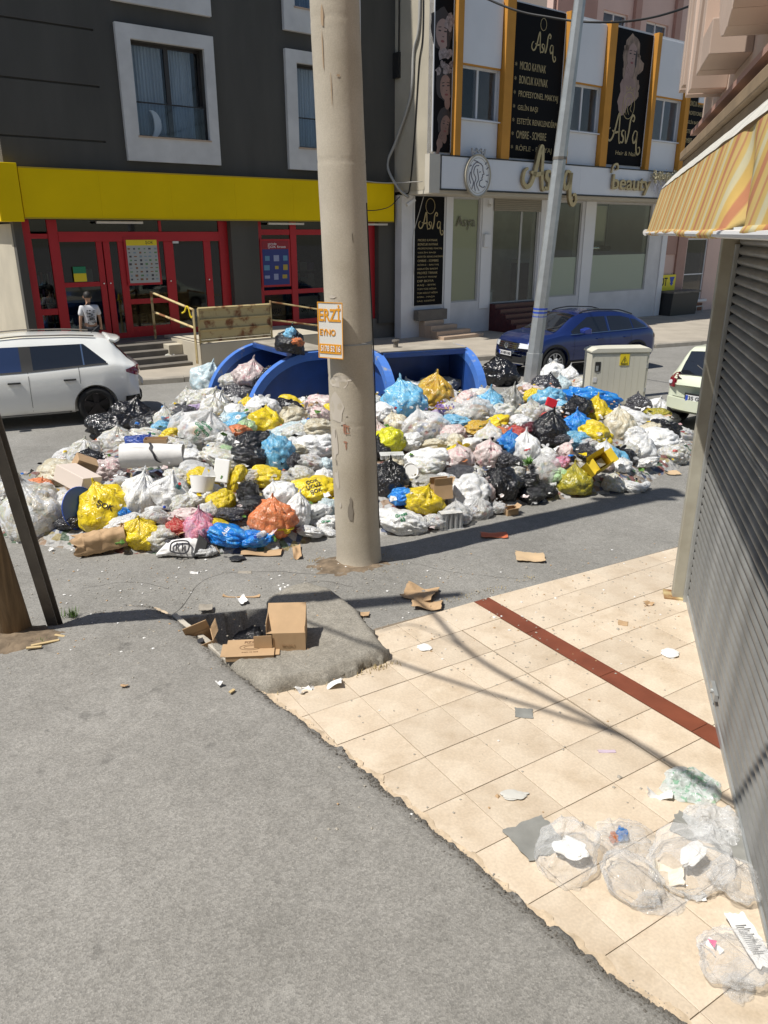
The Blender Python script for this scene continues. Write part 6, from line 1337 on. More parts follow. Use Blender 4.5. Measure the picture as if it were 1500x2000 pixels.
FILM = {
 'clear': film('clear_film', (.90,.91,.91), .18, .60, None, .25, 5., edge=.85),
 'white': film('white_film', (.88,.89,.90), .26, .10, [(.80,.82,.82),(.86,.84,.78)], .22),
 'pearl': film('pearly_film', (.84,.86,.87), .22, .32, [(.76,.68,.54),(.66,.74,.68),(.80,.74,.46)], .3),
 'cream': film('cream_film', (.80,.76,.62), .33, .1, [(.70,.62,.44)], .3),
 'yellow': film('yellow_film', (.86,.66,.02), .26, 0, [(.78,.58,.03),(.70,.54,.05)], .25),
 'neon': film('lemon_film', (.80,.80,.02), .25, 0, [(.72,.70,.03)], .3),
 'olive': film('olive_yellow_film', (.50,.43,.04), .26, .1, [(.36,.33,.04),(.28,.27,.05)], .25),
 'amber': film('amber_film', (.74,.48,.06), .25, .1, [(.62,.34,.05),(.68,.54,.16)], .3),
 'black': film('black_film', (.010,.010,.012), .20, 0, None, 0, 6., True),
 'dark': film('dark_grey_film', (.045,.045,.055), .22, .15, [(.09,.09,.10)], .05, 7., True),
 'grey': film('grey_film', (.44,.44,.42), .26, .15, [(.36,.35,.30)], .2),
 'blue': film('blue_film', (.015,.22,.78), .22, .08, [(.03,.30,.80),(.10,.38,.78)], .25),
 'sky': film('sky_blue_film', (.20,.56,.84), .24, .12, [(.42,.70,.84),(.10,.44,.80)], .3),
 'pale': film('pale_blue_film', (.64,.80,.86), .26, .15, [(.76,.83,.84),(.58,.74,.80)], .3),
 'navy': film('navy_film', (.015,.04,.22), .35, 0, [(.02,.06,.30)], .05),
 'orange': film('orange_film', (.88,.27,.10), .26, .06, [(.72,.30,.14),(.66,.20,.08)], .3),
 'pink': film('pink_film', (.78,.28,.38), .25, .12, [(.66,.36,.54),(.82,.50,.54)], .3),
 'rose': film('rose_white_film', (.84,.72,.70), .27, .1, [(.86,.78,.74),(.76,.46,.48)], .3),
 'red': film('red_film', (.60,.05,.05), .26, .1, [(.62,.16,.12)], .25),
 'maroon': film('maroon_film', (.12,.02,.03), .22, 0, None, .05, 6., True),
 'green': film('pale_green_film', (.52,.78,.42), .28, .1, [(.52,.64,.44)], .3),
 'teal': film('teal_film', (.02,.18,.19), .3, .1, None, .15),
 'lilac': film('lilac_film', (.50,.38,.66), .3, .1, [(.60,.50,.66)], .3),
}
COLNAME = {'clear':'clear','white':'white','pearl':'pearly','cream':'cream','yellow':'yellow','neon':'lemon yellow','olive':'olive yellow','amber':'amber','black':'black','dark':'dark grey','grey':'grey','blue':'bright blue','sky':'sky blue','pale':'pale blue','navy':'navy blue','orange':'orange','pink':'pink','rose':'rosy white','red':'red','maroon':'maroon','green':'pale green','teal':'teal','lilac':'lilac'}
# ---- bag shapes (shared meshes)
def ico(sub):
    bm = bmesh.new(); bmesh.ops.create_icosphere(bm, subdivisions=sub, radius=1); return bm
def ridged(p, f): return 1 - abs(noise.noise(p*f))*2
def bag_mesh(seed, kind):
    bm = ico(5 if kind != 'lump' else 3); off = Vector((seed*7.3, seed*3.1, seed*5.7)); rr = random.Random(seed)
    k1 = rr.choice([7, 9, 11]); ph = rr.uniform(0, 6)
    for v in bm.verts:
        n = v.co.normalized(); th = atan2(n.y, n.x); up = max(0, n.z)
        q = n + off*.13
        big = noise.noise(n*1.1 + off); mid = noise.noise(n*2.4 + off*1.7)
        bw_ = abs(noise.noise(n*1.9 + off*1.3 + Vector((mid,big,0))*.5)); b2_ = abs(noise.noise(n*3.6 + off*2.3))
        w1 = ridged(n + off + Vector((0,0,1))*big*.6, 2.1); w2 = ridged(n*1.0 + off*2 + Vector((mid, big, 0))*.4, 4.5); w3 = ridged(n + off*3, 9.)
        r = 1 + .17*big + .10*mid
        if kind == 'tied':
            pl = sin(th*k1 + ph + 2.2*mid)*.5 + .5*sin(th*(k1*2+1)+3*big)
            r += .22*bw_ + .05*b2_ - .06 + .030*(ridged(Vector((cos(th)*1.2, sin(th)*1.2, n.z*.25+seed)), 2.4)-.5) + .008*(w3-.6) + .075*pl*up**1.5*(1-up**8)
            x, y, z = n.x*r, n.y*r, n.z*r*.84
            if up > .72:                                        # gathered neck and knot
                t = (up-.72)/.28; s_ = max(.13, (1-t)**.9*1.0) if t < .78 else .13+(t-.78)*.9
                x *= s_*(1+.25*pl); y *= s_*(1+.25*pl); z += .30*t + (.16*(t-.78)/.22 if t > .78 else 0)
        elif kind == 'ears':
            pl = sin(th*k1 + ph + 2.*mid); r += .22*bw_ + .05*b2_ - .06 + .03*(ridged(Vector((cos(th)*1.2, sin(th)*1.2, n.z*.25+seed)), 2.4)-.5) + .06*pl*up**2; x, y, z = n.x*r, n.y*r*.9, n.z*r*.8
            if up > .80:
                t = (up-.80)/.20; s_ = max(.16, 1-t*1.0); x *= s_; y *= s_; z += .12*t
        elif kind == 'slump':
            r += .32*bw_ + .09*b2_ - .09 + .035*(ridged(Vector((n.x*.4, n.y*1.6, n.z*1.2+seed)), 2.2)-.5); x, y, z = n.x*r*1.12, n.y*r, n.z*r*.62
        elif kind == 'crumple':
            bl2 = abs(noise.noise(Vector((n.x*.8, n.y*1.5, n.z)) + off*1.1)); rd1 = ridged(Vector((n.x*.5+.4*mid, n.y*1.5+.5*big, n.z*.9+seed)), 1.7); rd2 = ridged(Vector((n.x*1.6+.5*big, n.y*.5, n.z*1.1+seed*2)), 2.4); r += .42*bl2 - .12 + .11*max(rd1-.35, -.2) + .06*max(rd2-.3, -.2) + .015*(w3-.6); x, y, z = n.x*r, n.y*r, n.z*r*.62
        else: r += .12*(w1-.6); x, y, z = n.x*r, n.y*r, n.z*r*.8
        z = max(z, -.52 + .05*mid)
        v.co = (x, y, z)
    if kind == 'ears':
        for sg in (-1, 1):
            vs = []
            for i in range(9):
                t = i/8; wd = .13*sin(pi*min(1, t*1.02+.06))**.6 + .02; c = Vector((sg*(.04+.34*t**.8), .03*sin(t*6), .78+.48*t-.16*t*t)); d = Vector((.5*sg, 0, .9)).cross(Vector((0,1,0))).normalized()
                vs.append((bm.verts.new(c + d*wd + Vector((0,.03,0))), bm.verts.new(c + Vector((0,-.035,0))), bm.verts.new(c - d*wd + Vector((0,.02,0)))))
            for a, b in zip(vs, vs[1:]):
                for q in (0, 1): bm.faces.new((a[q], a[q+1], b[q+1], b[q]))
    for f in bm.faces: f.smooth = True
    me = bpy.data.meshes.new('bag_' + kind); bm.to_mesh(me); bm.free(); return me
PROTO = {'tied': [bag_mesh(i, 'tied') for i in range(1, 7)], 'ears': [bag_mesh(i, 'ears') for i in range(11, 14)], 'slump': [bag_mesh(i, 'slump') for i in range(21, 26)], 'crumple': [bag_mesh(i, 'crumple') for i in range(31, 36)], 'lump': [bag_mesh(i, 'lump') for i in range(41, 45)]}
for L_ in PROTO.values():
    for me in L_: me.materials.append(FILM['white'])
M_CONT = mat('mixed_food_waste', (.45,.32,.18), .8, bump=.6, bscale=9)
def contents_mat(vs=3.4, dim=1.):
    m = bpy.data.materials.new('mixed_contents'); m.use_nodes = True; nt = m.node_tree; L = nt.links.new; b = nt.nodes['Principled BSDF']; b.inputs['Roughness'].default_value = .6
    tc = nt.nodes.new('ShaderNodeTexCoord'); oi = nt.nodes.new('ShaderNodeObjectInfo'); mu = nt.nodes.new('ShaderNodeMath'); mu.operation = 'MULTIPLY'; mu.inputs[1].default_value = 60; L(oi.outputs['Random'], mu.inputs[0])
    va = nt.nodes.new('ShaderNodeVectorMath'); L(tc.outputs['Object'], va.inputs[0]); L(mu.outputs[0], va.inputs[1])
    vo = nt.nodes.new('ShaderNodeTexVoronoi'); vo.inputs['Scale'].default_value = vs; L(va.outputs[0], vo.inputs['Vector']); sc = nt.nodes.new('ShaderNodeSeparateColor'); L(vo.outputs['Color'], sc.inputs[0])
    r = nt.nodes.new('ShaderNodeValToRGB'); r.color_ramp.interpolation = 'CONSTANT'; e = r.color_ramp.elements
    cs = [(.55,.54,.50),(.50,.35,.20),(.66,.66,.64),(.60,.45,.08),(.45,.10,.07),(.62,.60,.55),(.10,.22,.10),(.52,.50,.44),(.08,.14,.34),(.55,.30,.12),(.68,.67,.65)]
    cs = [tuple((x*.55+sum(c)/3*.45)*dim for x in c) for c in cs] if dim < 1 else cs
    e[0].color = (*cs[0],1); e[1].position = 1/len(cs); e[1].color = (*cs[1],1)
    for i, c in enumerate(cs[2:], 2): q = e.new(i/len(cs)); q.color = (*c,1)
    L(sc.outputs[0], r.inputs[0]); L(r.outputs[0], b.inputs['Base Color'])
    n = nt.nodes.new('ShaderNodeTexNoise'); n.inputs['Scale'].default_value = 8; L(va.outputs[0], n.inputs['Vector']); bp = nt.nodes.new('ShaderNodeBump'); bp.inputs['Distance'].default_value = .1; L(n.outputs['Fac'], bp.inputs['Height']); L(bp.outputs[0], b.inputs['Normal']); return m
M_MIX = contents_mat()
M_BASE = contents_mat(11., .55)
rb = random.Random(77)
BAGS = []                       # records used for the labels
def bag(px, py, w_, h_, col, kind=None, pos=None, desc=None, cat='bag', text_=None, name='rubbish_bag', lift_=0., rot=None, tilt=None, grp='bags on the rubbish heap'):
    big = w_ > 36
    if kind is None: kind = rb.choice(['tied','tied','slump','ears']) if big else rb.choice(['tied','tied','slump'])
    if kind == 'crumple' and w_ > 33 and rb.random() < .55: kind = rb.choice(['slump','tied'])
    c = Vector(pos) if pos else on_heap(px, py)
    depth = c.y*cos(PITCH) - (c.z-CAMH)*sin(PITCH); wm, hm_ = w_*depth/1500, h_*depth/1500
    me = rb.choice(PROTO[kind]); o = bpy.data.objects.new(name, me); COL.objects.link(o)
    o.material_slots[0].link = 'OBJECT'; o.material_slots[0].material = FILM[col]
    wm *= 1.22; hm_ *= 1.2; sx = wm/2/1.02; sz = max(hm_/2/.86, wm*.28); sy = (wm+hm_)/4*rb.uniform(.85, 1.05)
    if kind in ('slump', 'crumple'): sz *= 1.12
    o.scale = (sx, sy, sz); t_ = 0.35 if tilt is None else tilt
    o.rotation_euler = (rb.uniform(-t_, t_)*.8 - .12, rb.uniform(-t_, t_), rb.uniform(-.5, .5) if rot is None else rot)
    gmin = gz(c.y) + .50*sz*.9 + .005
    o.location = (c.x, c.y + sy*.35, max(c.z - .10*sz + lift_, gmin))
    o['group'] = grp; o['category'] = cat
    size = 'large' if w_ > 68 else ('small' if w_ < 40 else '')
    o['desc'] = desc or ((size+' ' if size else '') + COLNAME[col] + ' ' + {'tied':'tied bag','ears':'bag with knotted handles','slump':'slumped bag','crumple':'crumpled bag','lump':'bundle'}[kind])
    BAGS.append((o, px, py, o['desc'])); 
    if col in ('clear',) and w_ > 24 or (col == 'pearl' and rb.random() < .5 and w_ > 30):
        q = bpy.data.objects.new('contents', rb.choice(PROTO['lump'])); COL.objects.link(q); q.parent = o; q.scale = (.80,.80,.78); q.location = (0,0,-.06)
        q.material_slots[0].link = 'OBJECT'; q.material_slots[0].material = M_MIX
    if text_: decal(o, *text_)
    return o
def decal(o, lines, m, size, rotz=0., du=(0, 0)):
    """printed words pressed onto the camera side of a bag"""
    bpy.context.view_layer.update(); M = o.matrix_world.copy() if o.matrix_world != Matrix() else Matrix.LocRotScale(o.location, o.rotation_euler, o.scale)
    M = Matrix.LocRotScale(o.location, o.rotation_euler, o.scale)
    me = o.data; bvh = BVHTree.FromPolygons([M @ v.co for v in me.vertices], [tuple(p.vertices) for p in me.polygons])
    c = o.location; view = (c - Vector((0,0,CAMH))).normalized(); view = (view + Vector((0,0,-.35))).normalized(); rt = view.cross(Vector((0,0,1))).normalized(); up = rt.cross(view).normalized()
    rt, up = rt*cos(rotz) + up*sin(rotz), up*cos(rotz) - rt*sin(rotz)
    mb = MB()
    for i, s in enumerate(lines):
        tm = text_mesh(s, size, 0, 'CENTER', 1., .002); bm = bmesh.new(); bm.from_mesh(tm)
        bmesh.ops.triangulate(bm, faces=bm.faces); bmesh.ops.subdivide_edges(bm, edges=[e for e in bm.edges if e.calc_length() > size*.12], cuts=2, use_grid_fill=False); bmesh.ops.triangulate(bm, faces=bm.faces)
        n0 = len(mb.v); bm.verts.ensure_lookup_table()
        for v in bm.verts:
            p = c + rt*(v.co.x+du[0]) + up*(v.co.y - i*size*1.05 + size*.5*(len(lines)-1) + du[1]); h = bvh.ray_cast(p - view*2, view)
            mb.v.append(tuple((h[0] - view*.006) if h[0] else (p - view*.02)))
        for f in bm.faces: mb.f.append(tuple(n0+v.index for v in f.verts))
        bm.free()
    d = mb.obj('printed_lettering', m, fix=False); d.parent = o; d.matrix_parent_inverse = M.inverted()
# (px, py, width, height, colour, shape, options) read off the photograph, back to front
T_, E2, S_, C_ = 'tied', 'ears', 'slump', 'crumple'
LIST = [
 # beside and in front of the left container
 (404,767,58,56,'pale',T_), (447,757,46,30,'yellow',C_), (482,766,56,46,'pearl',T_), (468,786,72,24,'cream',S_), (415,806,50,44,'pearl',T_), (460,813,46,38,'white',T_), (517,800,50,40,'white',E2), (492,812,36,34,'pearl',S_),
 (515,830,64,50,'yellow',T_), (460,842,42,24,'orange',C_), (566,846,64,42,'pale',S_), (568,815,52,36,'cream',E2), (622,838,50,42,'cream',S_), (625,812,36,26,'rose',C_), (617,873,64,54,'white',S_), (510,862,42,28,'green',C_),
 (392,852,92,70,'clear',T_,dict(text_=(['Gross','Gülkem','63'], M_GREENL, .085, -.9), desc='large clear bag printed Gross in green')), (487,868,62,50,'black',S_), (492,893,72,42,'black',C_), (543,890,54,66,'sky',T_), (575,900,22,36,'dark',C_), (607,903,48,32,'clear',C_), (638,908,28,28,'pale',C_),
 (437,897,68,36,'pearl',S_), (443,880,28,22,'green',C_), (380,927,64,48,'clear',S_), (395,938,54,40,'yellow',S_), (462,935,32,60,'yellow',C_), (487,932,46,30,'clear',C_), (517,932,58,42,'yellow',S_), (483,962,34,52,'black',C_), (497,990,62,42,'black',C_),
 (545,970,60,44,'white',T_), (612,957,74,50,'yellow',S_,dict(text_=(['ÇOK','UCUZ','ŞOK'], M_INKB, .07, .35), desc='flat yellow bag with black printed words')), (555,938,32,24,'pearl',C_), (588,925,40,30,'pearl',C_), (632,935,34,30,'white',C_),
 (450,1005,60,28,'dark',C_), (530,1018,78,68,'orange',T_), (548,1032,42,24,'yellow',C_), (580,1003,44,54,'white',C_), (622,1000,52,32,'white',C_), (640,990,32,38,'pale',C_), (636,1024,46,32,'white',S_,dict(text_=(['Gross'], M_GREENL, .045, .1), desc='white bag with green print beside the pole')),
 (368,1008,52,32,'rose',S_), (388,1036,60,58,'pink',T_), (440,1046,76,46,'blue',S_,dict(text_=(['A101'], M_INKW, .06, .9), desc='bright blue bag with white print and yellow rim')), (498,1053,58,40,'blue',C_), (432,1028,46,14,'yellow',C_), (397,968,54,46,'white',C_), (432,981,42,52,'yellow',S_), (345,1010,30,26,'rose',C_),
 (605,1040,44,22,'white',C_),(640,1045,34,18,'white',C_),
 # left part
 (378,797,32,16,'lilac',C_), (215,858,66,60,'black',S_), (255,832,74,50,'black',T_), (291,828,54,44,'black',S_), (320,824,40,42,'pearl',T_), (352,838,44,46,'clear',T_), (294,853,62,28,'pearl',C_,dict(text_=(['Gross'], M_GREENL, .045, -.3), desc='flat clear bag with green print by the black bags')),
 (282,876,74,38,'navy',C_), (248,873,26,20,'white',C_), (372,893,44,32,'white',C_), (345,872,60,34,'pearl',S_), (172,905,58,38,'black',C_), (150,915,40,26,'dark',C_), (112,924,80,46,'cream',S_), (208,920,50,58,'rose',S_), (224,951,44,38,'clear',C_),
 (78,948,44,22,'orange',C_), (72,966,30,14,'blue',C_), (102,972,26,34,'amber',C_), (130,986,66,58,'clear',S_), (60,1012,112,104,'pearl',T_,dict(desc='largest pearly white sack at the left end of the heap')),
 (200,1002,88,86,'yellow',T_,dict(text_=(['ŞOK'], M_INKB, .09, -.5), desc='large yellow bag with black print above a brown paper bag')), (128,1022,42,32,'dark',C_), (272,976,62,78,'white',T_), (328,968,68,60,'white',T_,dict(desc='white bag with a red strip showing through')), (240,1004,20,28,'blue',C_), (303,1012,48,28,'clear',C_),
 (236,1024,58,28,'white',C_), (273,1048,68,52,'yellow',T_), (310,1050,54,46,'pearl',S_), (342,1033,40,30,'red',C_), (180,960,50,40,'clear',C_), (350,935,50,40,'pearl',S_), (300,950,44,36,'dark',C_), (160,975,44,34,'pearl',C_), (330,905,40,30,'white',C_),(96,1000,40,34,'white',C_),
 (355,985,36,36,'pearl',C_), (405,1000,40,28,'clear',C_), (340,1062,40,26,'dark',C_),
 # right of the pole
 (850,702,50,26,'clear',C_), (840,713,46,24,'yellow',T_), (812,734,40,38,'white',C_), (858,741,64,54,'white',T_), (887,724,52,42,'pale',T_), (885,758,64,54,'pearl',S_), (812,760,42,36,'amber',C_), (850,778,68,64,'amber',T_), (790,788,76,70,'sky',T_,dict(desc='large bright sky blue tied bag right of the pole')),
 (748,806,36,38,'white',S_), (774,834,42,42,'cream',T_), (755,864,56,62,'neon',S_), (765,944,60,68,'black',T_), (786,970,40,38,'blue',S_), (830,843,84,62,'clear',T_), (802,862,36,34,'white',C_), (887,823,48,26,'sky',C_), (885,846,42,38,'rose',S_), (890,868,34,42,'cream',C_),
 (912,783,40,40,'rose',C_), (930,806,58,44,'clear',T_), (957,796,58,52,'sky',T_), (975,753,66,52,'black',T_), (997,791,46,56,'grey',T_), (958,859,54,44,'pearl',T_), (996,870,42,42,'blue',T_), (1033,841,44,34,'maroon',S_), (1018,823,38,26,'white',C_), (833,902,68,56,'white',C_), 
 (898,898,60,40,'rose',T_,dict(rot=1.2)), (955,893,54,48,'rose',T_), (981,897,40,38,'dark',C_), (1031,886,46,62,'white',T_,dict(text_=(['migros'], M_INKR, .03, .2), desc='upright white bag with a red mark right of centre')), (842,944,62,28,'grey',C_), (905,926,62,34,'dark',C_), (912,973,76,82,'white',S_), (828,984,74,48,'yellow',C_), (982,953,66,66,'black',T_),
 (785,1024,80,52,'white',S_,dict(text_=(['Gross','63'], M_GREENL, .06, .35), desc='white bag with green print just right of the pole foot')), (890,1020,60,42,'clear',C_), (936,1006,48,36,'clear',C_), (970,1001,34,22,'clear',C_), (852,1021,46,32,'clear',C_), (1031,946,40,42,'black',C_), (870,938,36,30,'white',C_), (930,935,40,36,'pearl',C_),
 (1058,736,30,26,'pink',C_), (1080,744,42,38,'white',E2), (1112,748,34,30,'white',C_), (1128,762,52,24,'pearl',S_), (1043,772,34,20,'yellow',C_), (1073,781,52,50,'sky',S_), (1150,780,98,34,'blue',S_), (1102,796,42,32,'sky',C_), (1127,799,60,38,'black',T_), (1037,806,48,38,'pearl',T_),
 (1165,813,52,56,'yellow',T_), (1190,821,42,42,'yellow',S_), (1073,816,28,22,'red',C_), (1077,851,66,70,'black',T_), (1127,831,52,42,'blue',C_), (1123,860,44,38,'sky',S_), (1165,851,50,52,'yellow',S_), (1153,869,34,24,'clear',C_), (1105,881,24,34,'rose',C_), (1215,839,58,56,'cream',C_),
 (1246,823,52,38,'white',S_), (1223,807,38,22,'white',C_), (1288,811,38,32,'olive',S_), (1300,839,52,42,'black',S_), (1252,881,58,50,'white',T_), (1290,861,64,48,'white',S_), (1321,890,42,44,'pearl',S_,dict(text_=(['BİM'], M_INKR, .04, .1), desc='pearly bag with red print at the right end of the heap')), (1198,893,48,42,'sky',C_), (1215,910,40,24,'white',C_),
 (1262,904,42,14,'white',C_), (1122,948,64,54,'olive',T_), (1068,921,50,52,'clear',T_), (1086,929,34,34,'green',C_), (1068,891,34,32,'white',E2), (1093,906,34,24,'pink',C_), (1067,958,34,30,'black',C_), (1038,971,48,30,'black',C_), (1200,949,38,32,'pearl',T_), (1235,953,42,18,'white',C_), (1254,956,30,12,'white',C_), (1100,860,30,28,'dark',C_),
 (1180,880,36,28,'white',C_), (1145,885,34,28,'dark',C_), (1050,910,30,28,'dark',C_), (1005,905,32,34,'dark',C_), (1005,925,34,30,'pearl',C_), (925,870,44,34,'white',C_), (845,872,44,30,'cream',S_), (870,858,30,26,'pearl',C_), (970,828,44,30,'yellow',C_), (935,836,40,28,'amber',C_), (1040,765,44,26,'rose',C_), (1010,845,36,28,'red',C_), (980,845,30,22,'orange',C_), (1095,765,36,30,'pale',C_), (770,905,30,26,'cream',C_),(855,815,30,26,'lilac',C_),
 (480,835,34,24,'green',C_),(330,850,36,26,'yellow',C_),(440,860,34,26,'white',C_),(560,870,36,30,'white',C_),(585,880,30,26,'cream',C_),(420,880,36,28,'pearl',C_),(640,865,30,30,'teal',C_),
 (1270,840,40,30,'cream',S_),(1240,850,40,36,'white',C_),(1180,905,36,30,'rose',C_),(1230,885,34,30,'pearl',C_),
]
for e in LIST:
    kw = e[6] if len(e) > 6 else {}
    bag(*e[:6], **kw)
# bags inside and on the containers
iA = contA.location; gA = iA.z
def inC(c, lx, ly, z):
    a = c.rotation_euler.z; return (c.location.x + lx*cos(a) - ly*sin(a), c.location.y + lx*sin(a) + ly*cos(a), c.location.z + z)
o = bag(565, 666, 54, 46, 'black', T_, pos=tuple(G(565, 678, gA+A_H+.15)), desc='black bag with a blue tie standing on the left container', lift_=.0, tilt=.1, grp='bags on the rubbish containers'); o.location.z = gA+A_H+.03+.5*o.scale.z; 
q = bag(572, 650, 20, 26, 'sky', C_, pos=(o.location.x+.02, o.location.y-.14, o.location.z+.22), desc='crumpled blue scrap tied to the black bag on the left container', grp='bags on the rubbish containers')
q = bag(588, 668, 20, 20, 'orange', C_, pos=(o.location.x+.16, o.location.y-.22, o.location.z+.08), desc='small orange scrap against the black bag on the left container', grp='bags on the rubbish containers')
for lx, ly, z, w_, col, kd_, dsc in ((-.1,-1.35,.62,60,'rose',T_,'rosy clear bag inside the open left container'), (.35,-1.0,.72,44,'black',C_,'black crumpled bag at the back of the left container'), (.45,-1.3,.60,40,'dark',C_,'dark bag deep inside the left container'), (-.45,-1.5,.5,50,'pearl',S_,'pearly bag low inside the left container'), (.1,-.7,.45,60,'black',S_,'black slumped bag under others in the left container'), (0,-1.5,.28,66,'dark',S_,'dark slumped bag at the bottom of the left container')):
    p = inC(contA, lx, ly, z); bag(0, 0, w_, w_*.8, col, kd_, pos=p, desc=dsc, grp='bags in the rubbish containers')
for lx, ly, z, w_, col, kd_, dsc in ((-.35,-.75,.45,60,'white',T_,'white tied bag low inside the right container'), (.2,-.7,.5,64,'pearl',T_,'pearly tied bag low inside the right container'), (.5,-.55,.55,50,'grey',C_,'grey bag in the back corner of the right container'), (-.5,-.4,.5,50,'dark',C_,'dark bag in the shaded corner of the right container'), (0,-.5,.25,80,'black',S_,'black slumped bag at the bottom of the right container')):
    p = inC(contB, lx, ly, z); bag(0, 0, w_, w_*.8, col, kd_, pos=p, desc=dsc, grp='bags in the rubbish containers')
# more bags filling the body of the heap between the ones picked out above
FILLC = ['white','pearl','pearl','pearl','clear','clear','yellow','black','dark','pale','rose','white','sky','pearl']
placed = [(o.location.x, o.location.y) for o, *_ in BAGS]; nf = 0; tries = 0
while nf < 66 and tries < 4000:
    tries += 1; x, y = rb.uniform(-5.2, 5.6), rb.uniform(8, 15.5)
    if not inside((x, y), FOOT) or edist((x, y), FOOT) < .22: continue
    if min(hypot(x-a, y-b) for a, b in placed) < .17: continue
    p = Vector((x, y, gz(y)+heap(x, y)-.05)); d = p - Vector((0,0,CAMH)); dep = d.y*cos(PITCH) - d.z*sin(PITCH); px = 750+1500*d.x/dep; py = 1000-1500*(d.y*sin(PITCH)+d.z*cos(PITCH))/dep
    w_ = rb.uniform(38, 62); bag(px, py, w_, w_*rb.uniform(.6, .85), rb.choice(FILLC), pos=tuple(p)); placed.append((x, y)); nf += 1
# labels: what the bag is and which bags lie next to it
used = {}
def side(dx, dy):
    if abs(dx) > abs(dy)*1.1: return ('at its left', 'at its right')[dx > 0]
    return ('above it', 'below it')[dy > 0]
words = lambda s: len(s.split())
def short(d):
    d = d.replace(' crumpled',' ').replace(' slumped',' ').replace(' tied',' ').replace(' with knotted handles',''); d = ' '.join(d.split()); return ' '.join(d.split()[:4])
CNT = {}
for o, px, py, d in BAGS: CNT[d] = CNT.get(d, 0) + 1
SIMPLE = [(o, px, py, d) for o, px, py, d in BAGS if px > 0]
for o, px, py, d in BAGS:
    if CNT[d] == 1 and words(d) >= 5: o['label'] = d; used[d] = 1; continue
    nb = sorted([(hypot(a-px, b-py), a-px, b-py, short(q.get('desc'))) for q, a, b, _ in SIMPLE if q is not o], key=lambda t: t[0])[:9]
    lab = None
    for i in range(len(nb)):
        for j in range(i+1, len(nb)):
            s1, s2 = side(nb[i][1], nb[i][2]), side(nb[j][1], nb[j][2])
            if s1 == s2: continue
            art = lambda s: ('an ' if s[0] in 'aeiou' else 'a ') + s
            c = f"{d}, {art(nb[i][3])} {s1}, {art(nb[j][3])} {s2}"
            if words(c) <= 16 and c not in used: lab = c; break
        if lab: break
    if not lab: lab = f"{d} {'left' if px < 700 else 'right'} of the pole, {nb[0][3]} {side(nb[0][1], nb[0][2])}"
    o['label'] = lab; used[lab] = 1
for o, *_ in BAGS: del o['desc']
# dark loose refuse under the bags, and small scraps between them
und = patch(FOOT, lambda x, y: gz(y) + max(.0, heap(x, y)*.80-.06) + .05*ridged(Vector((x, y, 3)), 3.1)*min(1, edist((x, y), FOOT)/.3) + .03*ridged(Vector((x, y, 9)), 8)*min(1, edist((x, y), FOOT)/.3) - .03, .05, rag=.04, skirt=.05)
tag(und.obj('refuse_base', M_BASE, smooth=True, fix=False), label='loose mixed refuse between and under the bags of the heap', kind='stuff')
SCC = [('white_scraps', M_PAPER, 300), ('yellow_scraps', FILM['yellow'], 60), ('brown_scraps', M_CARD, 90), ('clear_scraps', FILM['clear'], 260), ('black_scraps', FILM['black'], 90), ('red_scraps', FILM['red'], 34), ('blue_scraps', FILM['blue'], 36), ('green_scraps', mat('vegetable_green', (.10,.22,.04), .6), 60), ('orange_scraps', FILM['orange'], 30), ('pink_scraps', FILM['rose'], 90)]
rs_ = random.Random(5)
def scrap(mb, p, s, rr):
    """small crumpled scrap"""
    k = rr.choice([5, 6, 7]); n0 = len(mb.v); R = Matrix.Rotation(rr.uniform(0, 6.3), 3, 'Z') @ Matrix.Rotation(rr.uniform(-.9, .9), 3, 'X')
    asp = rr.uniform(.4, 1)
    for ring_, rad in ((0, 1.), (1, .5)):
        for i in range(k): a = 2*pi*i/k; q = Vector((rad*cos(a)*rr.uniform(.6, 1.2), rad*asp*sin(a)*rr.uniform(.6, 1.2), rr.uniform(-.35, .45))) * s; mb.v.append(tuple(p + R @ q))
    mb.v.append(tuple(p + R @ Vector((0, 0, rr.uniform(-.3, .4)*s))))
    for i in range(k): j = (i+1) % k; mb.f += [(n0+i, n0+j, n0+k+j, n0+k+i), (n0+k+i, n0+k+j, n0+2*k)]
for nm, mm, cnt in SCC:
    mb = MB(); c = 0
    while c < cnt:
        x, y = rs_.uniform(-5.3, 5.7), rs_.uniform(7.6, 15.8)
        if not inside((x, y), FOOT): continue
        s = rs_.uniform(.02, .075); scrap(mb, Vector((x, y, gz(y)+max(heap(x, y)+rs_.uniform(-.08, .10), 0)+.02)), s, rs_); c += 1
    tag(mb.obj(nm, mm, fix=False), label=nm.replace('_', ' ') + ' scattered between the bags of the rubbish heap', kind='stuff')
# ------------------------------------------------------------------ single pieces lying in the heap
def pxm(p): d = Vector(p)-Vector((0,0,CAMH)); return (d.y*cos(PITCH) - d.z*sin(PITCH))/1500        # metres per photograph pixel there
def onh(px, py, up=.10): p = on_heap(px, py); return Vector((p.x, p.y, p.z+up))
def place(o, p, rx=0, ry=0, rz=0): o.location = p; o.rotation_euler = (rx, ry, rz); return o
def bent(w_, d_, th, amp=.03, seed=1, n=14, edge=.0):
    """sheet with thickness, curled and with slightly torn outline"""
    mb = MB()
    def f(u, v, t):
        e = edge*N(u*5, v*5, seed); x = (u-.5)*w_*(1+e*(1 if v > .5 else -1)); y = (v-.5)*d_*(1+e)
        return (x, y, amp*(noise.noise(Vector((u*1.7, v*1.7, seed)))+.5*(2*u-1)**2) + t)
    mb.grid(lambda u, v: f(u, v, th), n, n); mb.grid(lambda u, v: f(u, v, 0), n, n)
    for e in ((lambda t: (t, 0)), (lambda t: (t, 1)), (lambda t: (0, t)), (lambda t: (1, t))): mb.grid(lambda u, v: f(*e(u), v*th), n, 1)
    return mb
